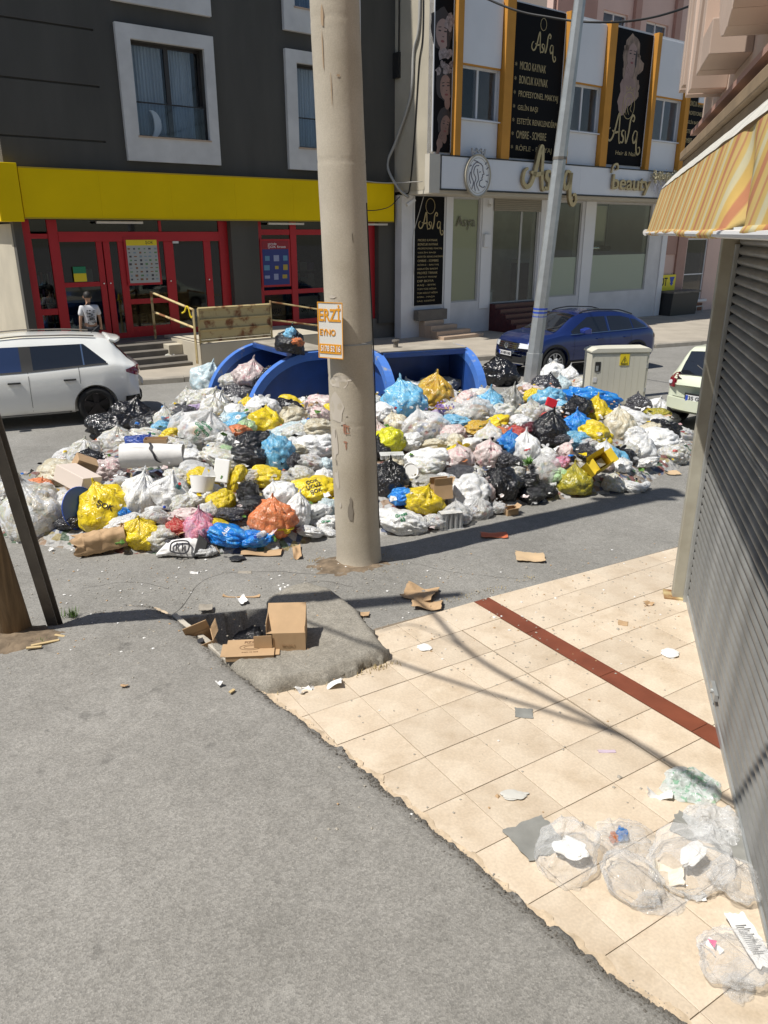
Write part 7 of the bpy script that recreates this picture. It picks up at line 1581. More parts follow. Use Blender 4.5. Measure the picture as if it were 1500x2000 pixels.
def sheetobj(name, label, px, py, wpx, dpx, m, cat, rz=0., amp=.03, seed=1, z=None, edge=.05, th=.004, heap_=False, rx=0., ry=0.):
    p = onh(px, py, .10) if heap_ else G(px, py); k = pxm(p); o = bent(wpx*k, dpx*k*(1.0 if heap_ else 1/ max(.25, math.sin(math.atan2(CAMH-p.z, p.y)))), th, amp, seed, edge=edge).obj(name, m, smooth=False)
    place(o, p + Vector((0, 0, .012 if z is None else z)), rx, ry, rz); return tag(o, label, cat)
def openbox(name, label, p, rz, w_, d_, h_, m=M_CARD, flaps=(40, 120, 60, 100), cat='box', rx=0, ry=0, txt=None):
    t = thing(name, label, cat, p, rz); t.rotation_euler = (rx, ry, rz); th = .005
    MB().box(-w_/2,w_/2,-d_/2,-d_/2+th,0,h_).box(-w_/2,w_/2,d_/2-th,d_/2,0,h_).box(-w_/2,-w_/2+th,-d_/2+th,d_/2-th,0,h_).box(w_/2-th,w_/2,-d_/2+th,d_/2-th,0,h_).box(-w_/2+th,w_/2-th,-d_/2+th,d_/2-th,0,th).obj('box_body', m, t)
    for i, a in enumerate(flaps):
        if a is None: continue
        a = radians(a); L2 = min(w_, d_)*.48
        if i < 2:
            sg = -1 if i == 0 else 1; o = MB().prism([(0,0),(L2*cos(a)*sg, L2*sin(a)),(L2*cos(a)*sg+.004, L2*sin(a)+.004),(.004,.004)], -w_/2+.004, w_/2-.004, 'x').obj('flap', m, t); o.location = (0, sg*d_/2, h_)
        else:
            sg = -1 if i == 2 else 1; o = MB().prism([(0,0),(L2*cos(a)*sg, L2*sin(a)),(L2*cos(a)*sg+.004, L2*sin(a)+.004),(.004,.004)], -d_/2+.004, d_/2-.004, 'y').obj('flap', m, t); o.location = (sg*w_/2, 0, h_)
    if txt: text(txt[0], txt[1], M_INKG if len(txt) < 3 else txt[2], t, (0, -d_/2-.002, h_/2), depth=.002)
    return t
# white poster roll
p = onh(300, 912, .16); k = pxm(p); t = thing('paper_roll', 'large white curled paper roll with a black squiggle on the left of the heap', 'paper roll', p, radians(8))
PRr = .155
def prl(u, v):
    a = 2*pi*(v*1.05 + .30); r = PRr*(1 - .10*u)*(1 + .09*N(u*2, v*3, 5) + .03*N(u*7, v*5, 2)) + (.05*max(0, u-.8)/.2*N(v*5, 3, 1)); return ((u-.5)*118*k + (.02*N(v*6, 1, 2) if u > .9 else 0), r*cos(a), r*sin(a)*1.0)
MB().grid(prl, 30, 60).obj('roll', M_PAPER, t, smooth=True, fix=False)
sq = MB(); pts = spline([(-.02,.24,0),(.01,.17,0),(.0,.12,0),(.04,.06,0),(.07,-.02,0),(.12,-.06,0)], 6)
for a_, b_ in zip(pts, pts[1:]):
    w1 = .016; q = lambda x, h: (x, -(PRr+.012)*cos(h/PRr), (PRr+.012)*sin(h/PRr)); sq.quad(q(a_.x-w1, a_.y), q(a_.x+w1, a_.y), q(b_.x+w1, b_.y), q(b_.x-w1, b_.y))
sq.obj('squiggle_print', M_INKB, t, fix=False)
# polystyrene block, tub, discs
p = onh(435, 938, .12); k = pxm(p); o = MB().box(-15*k,15*k,-.04,.04,-23*k,23*k).obj('foam_block', M_FOAM, bevel=.012); place(o, p, -.35, .1, -.1); tag(o, 'upright white polystyrene block between yellow bags left of the pole', 'foam block')
p = onh(397, 965, .13); k = pxm(p); t = thing('plastic_tub', 'white open plastic tub with raised lid flaps below the white foam block', 'tub', p); t.rotation_euler = (-.25, .15, .3)
MB().grid(lambda u, v: (25*k*(.78+.22*v)*cos(2*pi*u), 25*k*(.78+.22*v)*sin(2*pi*u), -.10+.19*v), 28, 3).obj('tub_wall', M_FOAM, t, smooth=True, fix=False); MB().cyl((0,0,-.095), (0,0,1), 24*k*.78, .01, 24).obj('tub_base', M_FOAM, t)
for a in (.3, 2.0): MB().prism([(0,0),(.10,.02),(.05,.13)], -.003, .003).obj('lid_flap', M_FOAM, t).location = (.05*cos(a), -.02, .08)
for px, py, r, lab, m in ((802, 930, 15, 'white round plastic lid leaning between a black bag and white bags', M_FOAM), (158, 1004, 42, 'blue round plastic tray standing on edge behind the large yellow bag', mat('blue_plastic', (.02,.08,.45), .4))):
    p = onh(px, py, .07); k = pxm(p); t = thing('plastic_disc' if r < 20 else 'round_tray', lab, 'lid' if r < 20 else 'tray', p); t.rotation_euler = (1.1, 0, .3) if r < 20 else (1.35, 0, 1.1); MB().cyl((0,0,0), (0,0,1), r*k, .008, 30).obj('disc', m, t); MB().tube([(r*k*cos(a), r*k*sin(a), .006) for a in [2*pi*i/30 for i in range(31)]], .007, 6, False).obj('lip', m, t, smooth=True)
p = onh(952, 980, .03); k = pxm(p); t = thing('black_pot', 'small black plant pot lying open side out next to the large black bag', 'pot', p); t.rotation_euler = (1.3, 0, -.5)
MB().grid(lambda u, v: ((.05+.025*v)*cos(2*pi*u), (.05+.025*v)*sin(2*pi*u), .12*v), 20, 3).obj('pot_wall', M_BLACK, t, smooth=True, fix=False); MB().cyl((0,0,.004), (0,0,1), .05, .006, 18).obj('pot_base', M_BLACK, t); MB().cyl((0,0,.10), (0,0,1), .055, .006, 18).obj('pot_filling', M_FOAM, t)
# crumpled brown paper bag, black and white bag
p = G(197, 1082); k = pxm(p); t = thing('paper_bag', 'crumpled open brown paper bag lying at the front left of the heap', 'paper bag', (p.x, p.y+.05, p.z+.13)); t.rotation_euler = (0, -.12, .35)
def pbag(u, v):
    a = 2*pi*v; c, s_ = cos(a), sin(a); q = (abs(c)**5+abs(s_)**5)**(-.2); x = (u-.5)*86*k*1.1; fl = 1+.12*N(u*4, v*7, 3)+(.25*N(v*9, 2, 6) if u < .18 else 0)
    return (x + (.03*sin(v*31) if u < .1 else 0), c*q*.115*fl, s_*q*.105*fl + .02*N(u*6, v*6, 8) + .01*ridged(Vector((u*4, v*6, 1)), 2))
MB().grid(pbag, 30, 60).obj('bag_body', M_CARD, t, smooth=False, fix=False); MB().grid(lambda u, v: (43*k*1.08, (u-.5)*.2, (v-.5)*.18), 1, 1).obj('bag_bottom', M_CARD, t)
ins_ = MB(); rr = random.Random(8)
for i in range(14): scrap(ins_, Vector((-.22+rr.uniform(-.05,.05), rr.uniform(-.07,.07), rr.uniform(-.06,.05))), .04, rr)
tag(ins_.obj('crumpled_paper', M_CARDIN, t, fix=False), kind='stuff')
p = G(352, 1090); k = pxm(p); t = thing('printed_bag', 'white and black shopping bag with a bold black outline at the heap front', 'bag', (p.x, p.y+.06, p.z+.10)); t.rotation_euler = (-.55, .05, .12)
wb = MB().grid(lambda u, v: ((u-.5)*.52*(1-.45*v*(1-u)), (v-.5)*.02+.06*sin(pi*u)*sin(pi*v)*-1 + .02*N(u*5, v*5, 4), (v-.5)*.26*(.55+.45*u)), 24, 14).obj('bag_front', M_PAPER, t, smooth=True, fix=False); sd_ = wb.modifiers.new('s', 'SOLIDIFY'); sd_.thickness = .05
sb_ = MB(); stroke(sb_, [(-.10,-.05),(-.09,.03),(-.02,.06),(.08,.055),(.10,.0),(.07,-.07),(-.02,-.075),(-.10,-.05)], .016, -.085, -.075, 4, False); stroke(sb_, [(-.03,.04),(-.04,-.05)], .014, -.085, -.075, 2, False); stroke(sb_, [(.03,.04),(.03,-.055)], .014, -.085, -.075, 2, False); sb_.obj('black_print', M_INKB, t)
MB().prism([(.14,-.12),(.27,-.10),(.30,.05),(.20,.14),(.17,.02)], -.09, .02).obj('black_side', M_BLACK, t, bevel=.01)
bag(400, 1085, 40, 20, 'white', C_, pos=tuple(G(400, 1088)+Vector((0,0,.03))), desc='white crumpled rag at the right of the black and white bag'); BAGS[-1][0]['label'] = BAGS[-1][3]; del BAGS[-1][0]['desc']; BAGS.clear()
# boxes within the heap
Mye = mat('yellow_carton', (.75,.55,.03), .6, var=.1, vscale=4)
p = onh(1157, 925, .02); yb = openbox('yellow_carton', 'large yellow cardboard box torn open at the front right of the heap', p, .35, .30, .20, .30, Mye, (100, 60, 150, 40), rx=.95, ry=-.45); yb.location.z += .05; MB().box(-.14,.14,-.09,.09,.012,.05).obj('box_filling', M_CARDIN, yb); MB().box(-.151,.0,-.102,-.1005,.05,.28).obj('worn_patch', M_CARD, yb); MB().prism([(-.08,.1),(.05,.06),(.10,.22),(-.02,.28)], -.05,.05).obj('silver_tray', M_GALV, yb)
p = onh(1150, 757, .10); o = MB().box(-.17,.17,-.05,.05,-.03,.03).obj('yellow_packet', Mye, bevel=.006); place(o, p, 0, .45, .2); tag(o, 'long yellow packet lying on white bags in front of the cabinet', 'packet')
p = onh(163, 932, .10); carton('carton', 'plain brown carton tilted among bags at the left of the heap', p, .6, .26, .2, .16, M_CARD, tape=False).rotation_euler = (.3, .5, .6)
p = onh(150, 958, .06); carton('carton', 'pale pink and white carton with red stripes at the left of the heap', p, -.3, .46, .3, .2, mat('pale_pink_carton', (.70,.60,.52), .7), tape=False).rotation_euler = (-.2, .25, -.5)
p = onh(862, 978, .03); openbox('carton', 'small open brown carton behind the dark yellow bag right of the pole', p, .3, .24, .18, .18, M_CARD, (70, 110, None, 60), rx=-.2)
p = G(997, 1004); openbox('carton', 'tiny open brown carton on the asphalt beside the large black bag', (p.x, p.y, p.z), .4, .16, .12, .08, M_CARD, (30, 150, None, 40))
p = onh(307, 884, .14); openbox('wooden_tray', 'small brown tray full of scraps above the white paper roll', p, .1, .30, .16, .06, M_CARD, (None,)*4, 'tray')
p = onh(1073, 812, .14); carton('red_packet', 'red snack packet with a yellow mark above the big black bag', p, .4, .18, .05, .14, mat('red_packet', (.60,.02,.03), .35), 'packet', tape=False).rotation_euler = (-.3, .4, .2)
for px, py, w_, d_, lab, rz, sd in ((512,1080,78,16,'long flat brown cardboard strip under the orange bag at the front',.0,3), (580,1081,16,26,'narrow brown cardboard piece standing left of the pole foot',.15,4), (1293,826,34,14,'brown cardboard scrap under the olive bag at the right end',.4,5), (868,812,30,12,'thin brown board under the amber bag',.2,6), (1165,1000,2,2,'','',0)):
    if not lab: continue
    sheetobj('cardboard_piece', lab, px, py, w_, d_, M_CARD, 'cardboard', rz, .03, sd, heap_=(py < 1000))
# egg tray, water bottles, flowers, leaves
p = onh(765, 900, .10); k = pxm(p); t = thing('clear_tray', 'clear plastic tray of round pockets under the lemon yellow bag', 'tray', p, .1); MB().box(-.16,.16,-.09,.09,-.004,0).obj('tray_top', FILM['clear'], t)
for i in range(6): MB().cyl((-.135+i*.054,-.06,-.03), (0,0,1), .022, .055, 12).obj('pocket', FILM['clear'], t)
def bottle(lab, px, py, ln, rot, col='clear', capm=M_INKBL, hp=True, grp=None, dz=.1):
    p = onh(px, py, dz) if hp else G(px, py) + Vector((0,0,.035)); t = thing('plastic_bottle', lab, 'bottle', p, 0, grp); t.rotation_euler = rot; r = .034
    MB().grid(lambda u, v: tuple([(lambda rr_: (rr_*cos(2*pi*v), rr_*sin(2*pi*v), ln*(u-.5)))(r*min(1, (u+.001)*12)*(1-.09*abs(sin(u*22)))*(1 if u < .72 else max(.36, 1-(u-.72)*3.6)))][0]), 26, 16).obj('bottle_body', FILM[col], t, smooth=True, fix=False)
    MB().cyl((0,0,ln*.5+.008), (0,0,1), .016, .02, 12).obj('cap', capm, t); MB().cyl((0,0,-.02), (0,0,1), r*.99, ln*.22, 16).obj('wrapper', M_INKW if col == 'clear' else FILM['sky'], t); return t
bottle('clear bottle lying on its side below the rosy white bag at left', 303, 1010, .27, (1.3, .2, 1.2)); bottle('clear bottle poking out of the blue bag at the front', 512, 1060, .25, (1.45, 0, -.4)); bottle('dark green bottle between the white tub and white bags', 350, 968, .24, (.9, .3, .2), 'teal', M_INKR)
pk = thing('bottle_pack', 'shrink wrapped pack of clear bottles lying at the front right of the pole', 'bottle pack', G(882, 1036)+Vector((0,.05,.0)), .25); 
for i in range(5):
    for j in range(2):
        b_2 = MB().grid(lambda u, v: ((-.13+i*.062)+.028*(1-.07*abs(sin(u*20)))*cos(2*pi*v), j*.062+.028*sin(2*pi*v), .005+.20*u), 18, 12).obj('bottle_body', FILM['clear'], pk, smooth=True, fix=False)
MB().box(-.165,.155,-.035,.1,.002,.006).obj('wrap_base', FILM['clear'], pk); MB().box(-.14,.13,-.03,.09,.205,.21).obj('wrap_top', FILM['white'], pk)
p = onh(864, 812, .12); fl = MB(); rr = random.Random(2)
for i in range(70): c = p + Vector((rr.gauss(0,.07), rr.gauss(0,.03), rr.gauss(0,.04))); fl.poly([c + Vector((.016*cos(a+i), rr.uniform(-.008,.008), .016*sin(a+i))) for a in (0,1.25,2.5,3.75,5)])
tag(fl.obj('artificial_flowers', mat('lilac_petal', (.36,.24,.62), .7)), 'bunch of lilac artificial flowers under the amber bag', 'flowers')
p = onh(1032, 922, .10); fl = MB()
for i in range(60):
    a = rr.uniform(0, 6.3); b = rr.uniform(.1, 1.2); d = Vector((cos(a)*cos(b), sin(a)*cos(b), sin(b))); n_ = d.cross(Vector((0,0,1))).normalized()*.014; L3 = rr.uniform(.07,.15); fl.quad(p+d*.02-n_*.4, p+d*L3*.5-n_, p+d*L3, p+d*L3*.5+n_)
tag(fl.obj('leafy_stalks', MATS['vegetable_green']), 'bunch of dark green vegetable leaves above the open black bag', 'vegetables')
# ------------------------------------------------------------------ cartons round the pit
p = G(566, 1268); BZ = gz(6)+.10
t = thing('carton', 'tallest open brown carton standing at the right edge of the pit', 'box', (G(562,1258,BZ).x, G(562,1258,BZ).y, BZ-.03), radians(3)); w_, d_, h_ = .315, .30, .34
MB().box(-w_/2+.05,w_/2,-d_/2,-d_/2+.005,0,h_*.62).box(-w_/2,w_/2,d_/2-.005,d_/2,0,h_).box(w_/2-.005,w_/2,-d_/2+.005,d_/2-.005,0,h_*.80).box(-w_/2,-w_/2+.005,-d_/2+.005,d_/2-.005,0,h_*.9).box(-w_/2+.005,w_/2-.005,-d_/2+.005,d_/2-.005,0,.005).obj('carton_wall', M_CARD, t)
MB().prism([(-d_/2,h_*.62),(d_/2-.01,h_*1.0),(d_/2-.01,h_*1.0+.005),(-d_/2,h_*.62+.005)], -w_/2, w_/2, 'x').obj('carton_lid', M_CARD, t)
MB().prism([(-w_/2-.10,.0),(-w_/2+.045,.0),(-w_/2+.045,h_*.60),(-w_/2-.10,h_*.58)], -d_/2-.012, -d_/2-.007).obj('side_flap', M_CARD, t)
text('KOLI', .03, mat('faint_brown_print', (.33,.20,.10), .8), t, (.02, -d_/2-.004, h_*.3), width=.1, depth=.002)
pz = thing('pizza_box', 'flat brown pizza box with dark lettering lying at the front of the pit', 'pizza box', (G(486,1296,gz(5.4)+.08).x, G(486,1296,gz(5.4)+.08).y+.10, gz(5.4)+.10), radians(5))
MB().box(-.19,.19,-.10,.16,0,.045).obj('box_tray', M_CARD, pz, bevel=.004); ld = MB().box(-.195,.195,-.105,.165,.047,.052).prism([(-.02,.052),(-.02,.052),(.0,.052)], 0, .001) if False else MB().box(-.195,.195,-.105,.165,.047,.052)
ld.obj('box_lid', M_CARD, pz, bevel=.002); [MB().box(a_, a_+.039,-.07,.13,.030,.035).obj('side_tab', M_CARD, pz) for a_ in (.196, -.235)]
text('PIZZA', .05, mat('pizza_print', (.16,.085,.045), .8), pz, (0,.11,.0535), (0,0,0), width=.11, depth=.001, bold=.001)
for r_, rr_ in ((.058,.042), (.036,.024)): rg = MB(); stroke(rg, [(r_*1.5*cos(2*pi*i/30), rr_*sin(2*pi*i/30)) for i in range(31)], .004, 0, .001, 1, False); o = rg.obj('emblem_ring', MATS['pizza_print'], pz); o.rotation_euler = (-pi/2, 0, 0); o.location = (0, .03, .0545); o.scale = (1,1,-1)
text('sıcak ve taze', .022, MATS['pizza_print'], pz, (0,-.045,.0535), (0,0,0), width=.13, depth=.001)
t = openbox('carton', 'tilted open brown carton with a dark label sunk in the left of the pit', (G(408,1262,gz(6)-.02).x, G(408,1262,gz(6)).y+.02, gz(6)-.14), .30, .22, .20, .24, M_CARD, (None, 100, None, 45), rx=.12, ry=-.30)
MB().box(-.03,.05,-.104,-.101,.03,.10).obj('printed_label', M_INKG, t); MB().box(-.02,.03,-.06,.0,.2402,.2412).obj('barcode_label', M_INKB, t)
for px, py, col, kd_, w_, lab, dz in ((480,1215,'black',S_,80,'black crumpled sheet in the back of the pit',-.20), (450,1245,'dark',C_,50,'dark plastic in the left of the pit',-.22), (530,1225,'black',C_,60,'black plastic behind the tallest carton in the pit',-.16), (497,1248,'pearl',C_,60,'pearly crumpled plastic in the middle of the pit',-.16), (548,1202,'pearl',C_,26,'small pearly plastic scrap at the back right of the pit',-.06)):
    g = G(px, py, gz(6.2)); o = bpy.data.objects.new('plastic_sheet', rb.choice(PROTO[kd_])); COL.objects.link(o); o.material_slots[0].link = 'OBJECT'; o.material_slots[0].material = FILM[col]; k = pxm(g); o.scale = (w_*k/2, w_*k/2.4, w_*k/3.2); o.location = (g.x, g.y, g.z+dz); o.rotation_euler = (.2, .1, w_); tag(o, lab, 'plastic')
# ------------------------------------------------------------------ litter on the asphalt and tiles
M_CL2 = film('thin_clear_film', (.92,.93,.94), .08, .88, None, .1, 3., edge=.50); M_CLG = film('thin_greenish_film', (.82,.88,.87), .2, .5, [(.80,.86,.85),(.30,.62,.42)], .2, 3., edge=.85); M_GREYB = mat('grey_board', (.27,.27,.25), .55, var=.25, vscale=5, bump=.1)
for a in (('cardboard_piece','flat brown cardboard rectangle on the asphalt beyond the pit',475,1160,72,20,M_CARD,'cardboard',-.02,.02,1), ('cardboard_piece','upper of two brown cardboard pieces beside the tile edge',820,1162,62,26,M_CARD,'cardboard',-.35,.05,2), ('cardboard_piece','lower curled brown cardboard piece beside the tile edge',834,1184,58,20,M_CARD,'cardboard',-.15,.06,3), ('cardboard_piece','small brown cardboard scrap on the asphalt above the slab corner',708,1203,26,8,M_CARD,'cardboard',-.1,.01,4), ('cardboard_piece','pale brown cardboard piece alone on the asphalt right of the pole shadow',1035,1091,56,18,mat('pale_cardboard',(.52,.38,.23),.85),'cardboard',-.1,.03,5), ('plastic_strip','long orange red strip lying across the pole shadow',965,1048,52,9,mat('orange_strip',(.55,.14,.06),.5),'plastic',0,.02,6), ('cardboard_piece','orange brown scrap at the right end by the shutter post',1313,925,26,8,mat('pale_cardboard',(.5,.3,.2),.8),'cardboard',0,.01,7),
  ('flat_stone','grey broken slate piece on the tiles near the shadow crossing',1023,1397,34,18,M_GREYB,'stone',-.15,.008,8), ('paper','white wrapper on the tiles in front of the slab',637,1341,60,18,M_PAPER,'paper',.05,.05,9), ('paper','small white wrapper beside dry grass at the slab edge',592,1351,26,14,M_PAPER,'paper',.8,.05,10), ('paper','torn white napkin on the tiles left of the greenish bag',1287,1557,46,18,M_PAPER,'paper',-.35,.05,11), ('card','thin lilac card on the tiles',1185,1472,34,5,mat('lilac_card',(.52,.42,.50),.6),'card',0,.003,12),
  ('grey_board','grey board piece sticking out left of the clear bags',1045,1643,92,62,M_GREYB,'board',.42,.02,13), ('grey_board','long grey board lying under the clear bags by the shutter',1392,1640,150,46,M_GREYB,'board',-.62,.02,14), ('paper','cream torn paper lying among the clear bags',1302,1716,58,34,mat('cream_paper',(.78,.70,.55),.8),'paper',-.3,.05,15), ('receipt','small crumpled receipt right of the cream paper',1353,1756,44,18,M_PAPER,'receipt',-.1,.04,16), ('receipt','long white receipt on the clear bag at bottom right',1461,1855,42,92,M_PAPER,'receipt',.10,.004,17), ('wrapper','small white and pink wrapper left of the long receipt',1389,1858,26,26,M_PAPER,'wrapper',.5,.03,18),
  ('flat_stone','pale flat stone on the soil beyond the pit',402,1190,26,12,M_STONE,'stone',.2,.01,19), ('paper','tiny white paper on the asphalt left of the pole',380,1122,16,5,M_PAPER,'paper',0,.02,20), ('flat_stone','thin grey disc on the asphalt left of the pole',478,1121,26,5,M_STONE,'stone',0,.005,21), ('leaf','dry brown leaf on the tiles by the shutter post',1266,1183,16,7,M_CARD,'leaf',.3,.03,22), ('leaf','brown stain like leaf on the tiles right of the brown strip',1216,1221,18,8,M_CARD,'leaf',-.3,.01,23), ('paper','tiny white scrap on the foreground asphalt',430,1357,10,8,M_PAPER,'paper',.6,.02,24), ('leaf','tiny orange scrap on the foreground asphalt',246,1362,14,4,M_CARD,'leaf',.1,.01,25), ('paper','curled white scrap beside the flat cardboard beyond the pit',472,1176,18,10,M_PAPER,'paper',.5,.05,26)):
    o = sheetobj(*a[:8], rz=a[8], amp=a[9], seed=a[10], edge=.18); zl = .016
    if a[2] < 700 and a[3] > 1300 and a[2] < 500: o.location.z += .085
    o.location.z += .004
    if a[0] == 'wrapper': q = MB().poly([(-.012,-.02,.035),(.03,.0,.035),(.0,.03,.035)]).obj('pink_print', mat('pink_print', (.75,.03,.2), .5), o)
    if a[1].startswith('long white receipt'):
        rp = MB()
        for i in range(16): rp.box(-.036, .018+.016*sin(i*2.1), -.085+i*.0105, -.0815+i*.0105, .0, .001)
        q = rp.obj('printed_lines', M_INKG, o); q.location = (0,0,.009)
        o.location.z += .05
        tag(q, kind='stuff')
def film_sheet_mesh(seed):
    mb = MB(); n = 56
    def f(u, v):
        a = 2*pi*u; rad = v*(1+.28*N(cos(a)*1.3, sin(a)*1.3, seed)+.10*N(cos(a)*4, sin(a)*4, seed)); x, y = rad*cos(a), rad*sin(a)
        q = Vector((x*1.3, y*1.3, seed)); w_ = Vector((noise.noise(q), noise.noise(q+Vector((5,5,5))), 0))*.7
        h = .42*abs(noise.noise(q*1.2+w_)) + .22*(1-abs(noise.noise(q*2.1+w_*1.5))*2)*.5 + .09*(1-2*abs(noise.noise(q*4.3+w_*2)))
        ed = max(0, (v-.72)/.28); h = h*(1-ed**2*.9) + .04*ed*(N(cos(a)*7, sin(a)*7, seed)+.3)
        return (x + .12*noise.noise(q*2+Vector((9,0,0))), y + .12*noise.noise(q*2+Vector((0,9,0))), h)
    mb.grid(f, n*2, n//2); me = mb.mesh('film_sheet', True, False); me.materials.append(M_CL2); return me
FS = [film_sheet_mesh(i*3.7+1) for i in range(5)]
def crump(name, label, px, py, wpx, hpx, m, cat, kind=C_, seed=0, zz=.3, inner=None, rz=0.):
    g = G(px, py+hpx*.3); k = pxm(g); me = PROTO[kind][seed % len(PROTO[kind])] if (m not in (M_CL2, M_CLG, FILM['clear']) or kind in (T_, S_)) else FS[seed % 5]; o = bpy.data.objects.new(name, me); COL.objects.link(o); o.material_slots[0].link = 'OBJECT'; o.material_slots[0].material = m
    sc = 1/ max(.3, math.sin(math.atan2(CAMH-g.z, g.y))); o.scale = (wpx*k/2, hpx*k/2*sc*.85, hpx*k/2*zz*1.5); o.location = (g.x, g.y+.02, g.z+.018+.34*o.scale.z); o.rotation_euler = (0, 0, rz); tag(o, label, cat)
    if hpx < 40 and m is M_PAPER: o.location.z = g.z+.018+.3*o.scale.z
    if m in (M_CL2, M_CLG, FILM['clear']) and kind in (T_, S_):
        o.scale = (wpx*k/2.3, hpx*k/2.3*sc*.8, wpx*k/2.3*.75); o.location.z = g.z+.02+.5*o.scale.z; o.rotation_euler = (-.35 if kind == T_ else .1, .15, rz)
    elif m in (M_CL2, M_CLG, FILM['clear']):
        o.location.z = g.z+.02; o.scale.z *= 2.3; o.scale.x *= .96; o.scale.y *= .96
        q = bpy.data.objects.new('lower_layer', FS[(seed+2) % 5]); COL.objects.link(q); q.parent = o; q.scale = (.86,.9,.55); q.rotation_euler = (0,0,2.1+seed); q.material_slots[0].link = 'OBJECT'; q.material_slots[0].material = m
    if inner:
        for i, (dx, dy, s_, mm, nm) in enumerate(inner):
            q = bpy.data.objects.new(nm, PROTO['crumple'][(seed+i+2) % 5]); COL.objects.link(q); q.parent = o; q.location = (dx, dy, .10); q.scale = (s_, s_*.6, s_*.5); q.material_slots[0].link = 'OBJECT'; q.material_slots[0].material = mm
    return o
crump('crumpled_napkin', 'white crumpled napkin on the first tiles below the slab', 830, 1267, 28, 15, M_PAPER, 'napkin', seed=1)
crump('crumpled_napkin', 'white crumpled napkin on the tiles halfway to the shutter', 1310, 1276, 30, 22, M_PAPER, 'napkin', seed=2, rz=-.6)
crump('crumpled_napkin', 'greyish crumpled cloth alone on the tiles left of the clear bags', 1005, 1557, 48, 20, mat('grey_cloth', (.52,.51,.47), .8), 'cloth', seed=3)
crump('black_glove', 'black crumpled glove on the asphalt in front of the heap', 461, 1092, 28, 12, M_BLACK, 'glove', seed=4)
for a in (('clear round plastic bag with a white tub inside on the grey board',1106,1650,142,140,M_CL2,'tied',2,[(-.15,-.1,.5,M_FOAM,'white_tub')]), ('clear plastic sheet with blue and orange wrappers inside',1222,1625,120,100,M_CL2,C_,1,[(.25,.1,.32,FILM['blue'],'blue_wrapper'),(0,.35,.26,FILM['orange'],'orange_wrapper')]), ('clear crumpled bag below the blue wrappers',1232,1715,140,100,M_CL2,S_,4,None), ('widest clear crumpled bag on the long grey board',1345,1665,180,150,M_CL2,S_,3,[(-.1,0,.4,M_PAPER,'napkin')]), ('clear white crumpled bag against the shutter below the greenish one',1395,1590,116,96,FILM['clear'],C_,4,None), ('greenish white bag with green print against the shutter',1352,1520,120,84,M_CLG,C_,0,None), ('clear bag wedged between the long grey board and the shutter',1440,1710,120,110,M_CL2,S_,1,None), ('clear bag under the long receipt at bottom right',1432,1850,140,160,M_CL2,S_,2,None), ('thin clear film with a pointed tail at bottom right',1445,1925,80,60,M_CL2,C_,3,None), ('faint clear film lying left of the small receipt',1290,1760,110,56,M_CL2,C_,0,None)):
    crump('plastic_bag', a[0], a[1], a[2], a[3], a[4], a[5], 'plastic bag', kind=a[6], seed=a[7], zz=.30, inner=a[8], rz=a[7]*1.3)
# twisted white plastic cross, sticks, grass
tw = MB(); tc_ = G(553, 1152)+Vector((0,0,.02))
for ang, l in ((.2,.10),(1.6,.08),(3.0,.09),(4.3,.10),(5.5,.06)): tw.tube([tc_, tc_+Vector((cos(ang)*l*.5, sin(ang)*l*.6, .02)), tc_+Vector((cos(ang+.3)*l, sin(ang+.3)*l*1.1, .0))], [.012,.012,.007], 6)
tag(tw.obj('plastic_spider', M_FOAM, smooth=True), 'white branching plastic piece on the asphalt beyond the pit', 'plastic')
for i, (px, py, l, a, lab) in enumerate(((92,1276,.22,.45,'longest pale wood splinter on the soil by the wooden pole'), (70,1285,.12,.2,'short pale wood splinter on the soil left of the longest one'), (455,1372,.05,1.0,'tiny splinter on the foreground asphalt'), (120,1262,.10,-.3,'short splinter on the soil below the steel strut'))):
    c = G(px, py)+Vector((0,0,.10 if i != 2 else .10)); o = MB().box(-l/2,l/2,-.012,.012,-.006,.006).obj('wood_splinter', mat('pale_wood', (.50,.38,.20), .8), bevel=.002); place(o, c, .1, 0, a); tag(o, lab, 'splinter')
gr = MB(); rr = random.Random(9)
ec = MB()
for i in range(1700):
    j = rr.randrange(2, len(FGE)-1); u = rr.random(); d0 = abs(rr.gauss(0,.035)); ex, ey = FGE[j+1][0]-FGE[j][0], FGE[j+1][1]-FGE[j][1]; l = hypot(ex, ey); x = FGE[j][0]+ex*u + d0*ey/l; y = FGE[j][1]+ey*u - d0*ex/l; z = fgh(x, y)+.001; s_ = rr.uniform(.004,.012); n0 = len(ec.v)
    for d in ((1,0,0),(0,1,0),(-1,0,0),(0,-1,0),(0,0,.8),(0,0,-.5)): ec.v.append((x+d[0]*s_*rr.uniform(.6,1.2), y+d[1]*s_*rr.uniform(.6,1.2), z+d[2]*s_*.7))
    for a, b in ((0,1),(1,2),(2,3),(3,0)): ec.f += [(n0+a, n0+b, n0+4), (n0+b, n0+a, n0+5)]
tag(ec.obj('broken_edge_grit', mat('dark_grit', (.13,.12,.105), .95), fix=False), label='dark broken grit along the crumbling asphalt edge', kind='stuff')
def tuft(c, n, h, m_):
    for i in range(n):
        a = rr.uniform(0, 6.3); d = Vector((cos(a)*rr.uniform(.1,.9), sin(a)*rr.uniform(.1,.9), 1)).normalized()*h*rr.uniform(.5,1); s_ = Vector((-sin(a), cos(a), 0))*.004; b0 = Vector(c)+Vector((rr.gauss(0,.03), rr.gauss(0,.02), 0)); m_.quad(b0-s_, b0+s_, b0+d*.6+s_*.7, b0+d)
g1, g2 = MB(), MB(); tuft(G(141,1206)+Vector((0,0,.01)), 60, .11, g1); tuft(G(85,1272)+Vector((0,0,.08)), 16, .06, g1); tuft(G(590,1336)+Vector((0,0,.02)), 22, .07, g1)
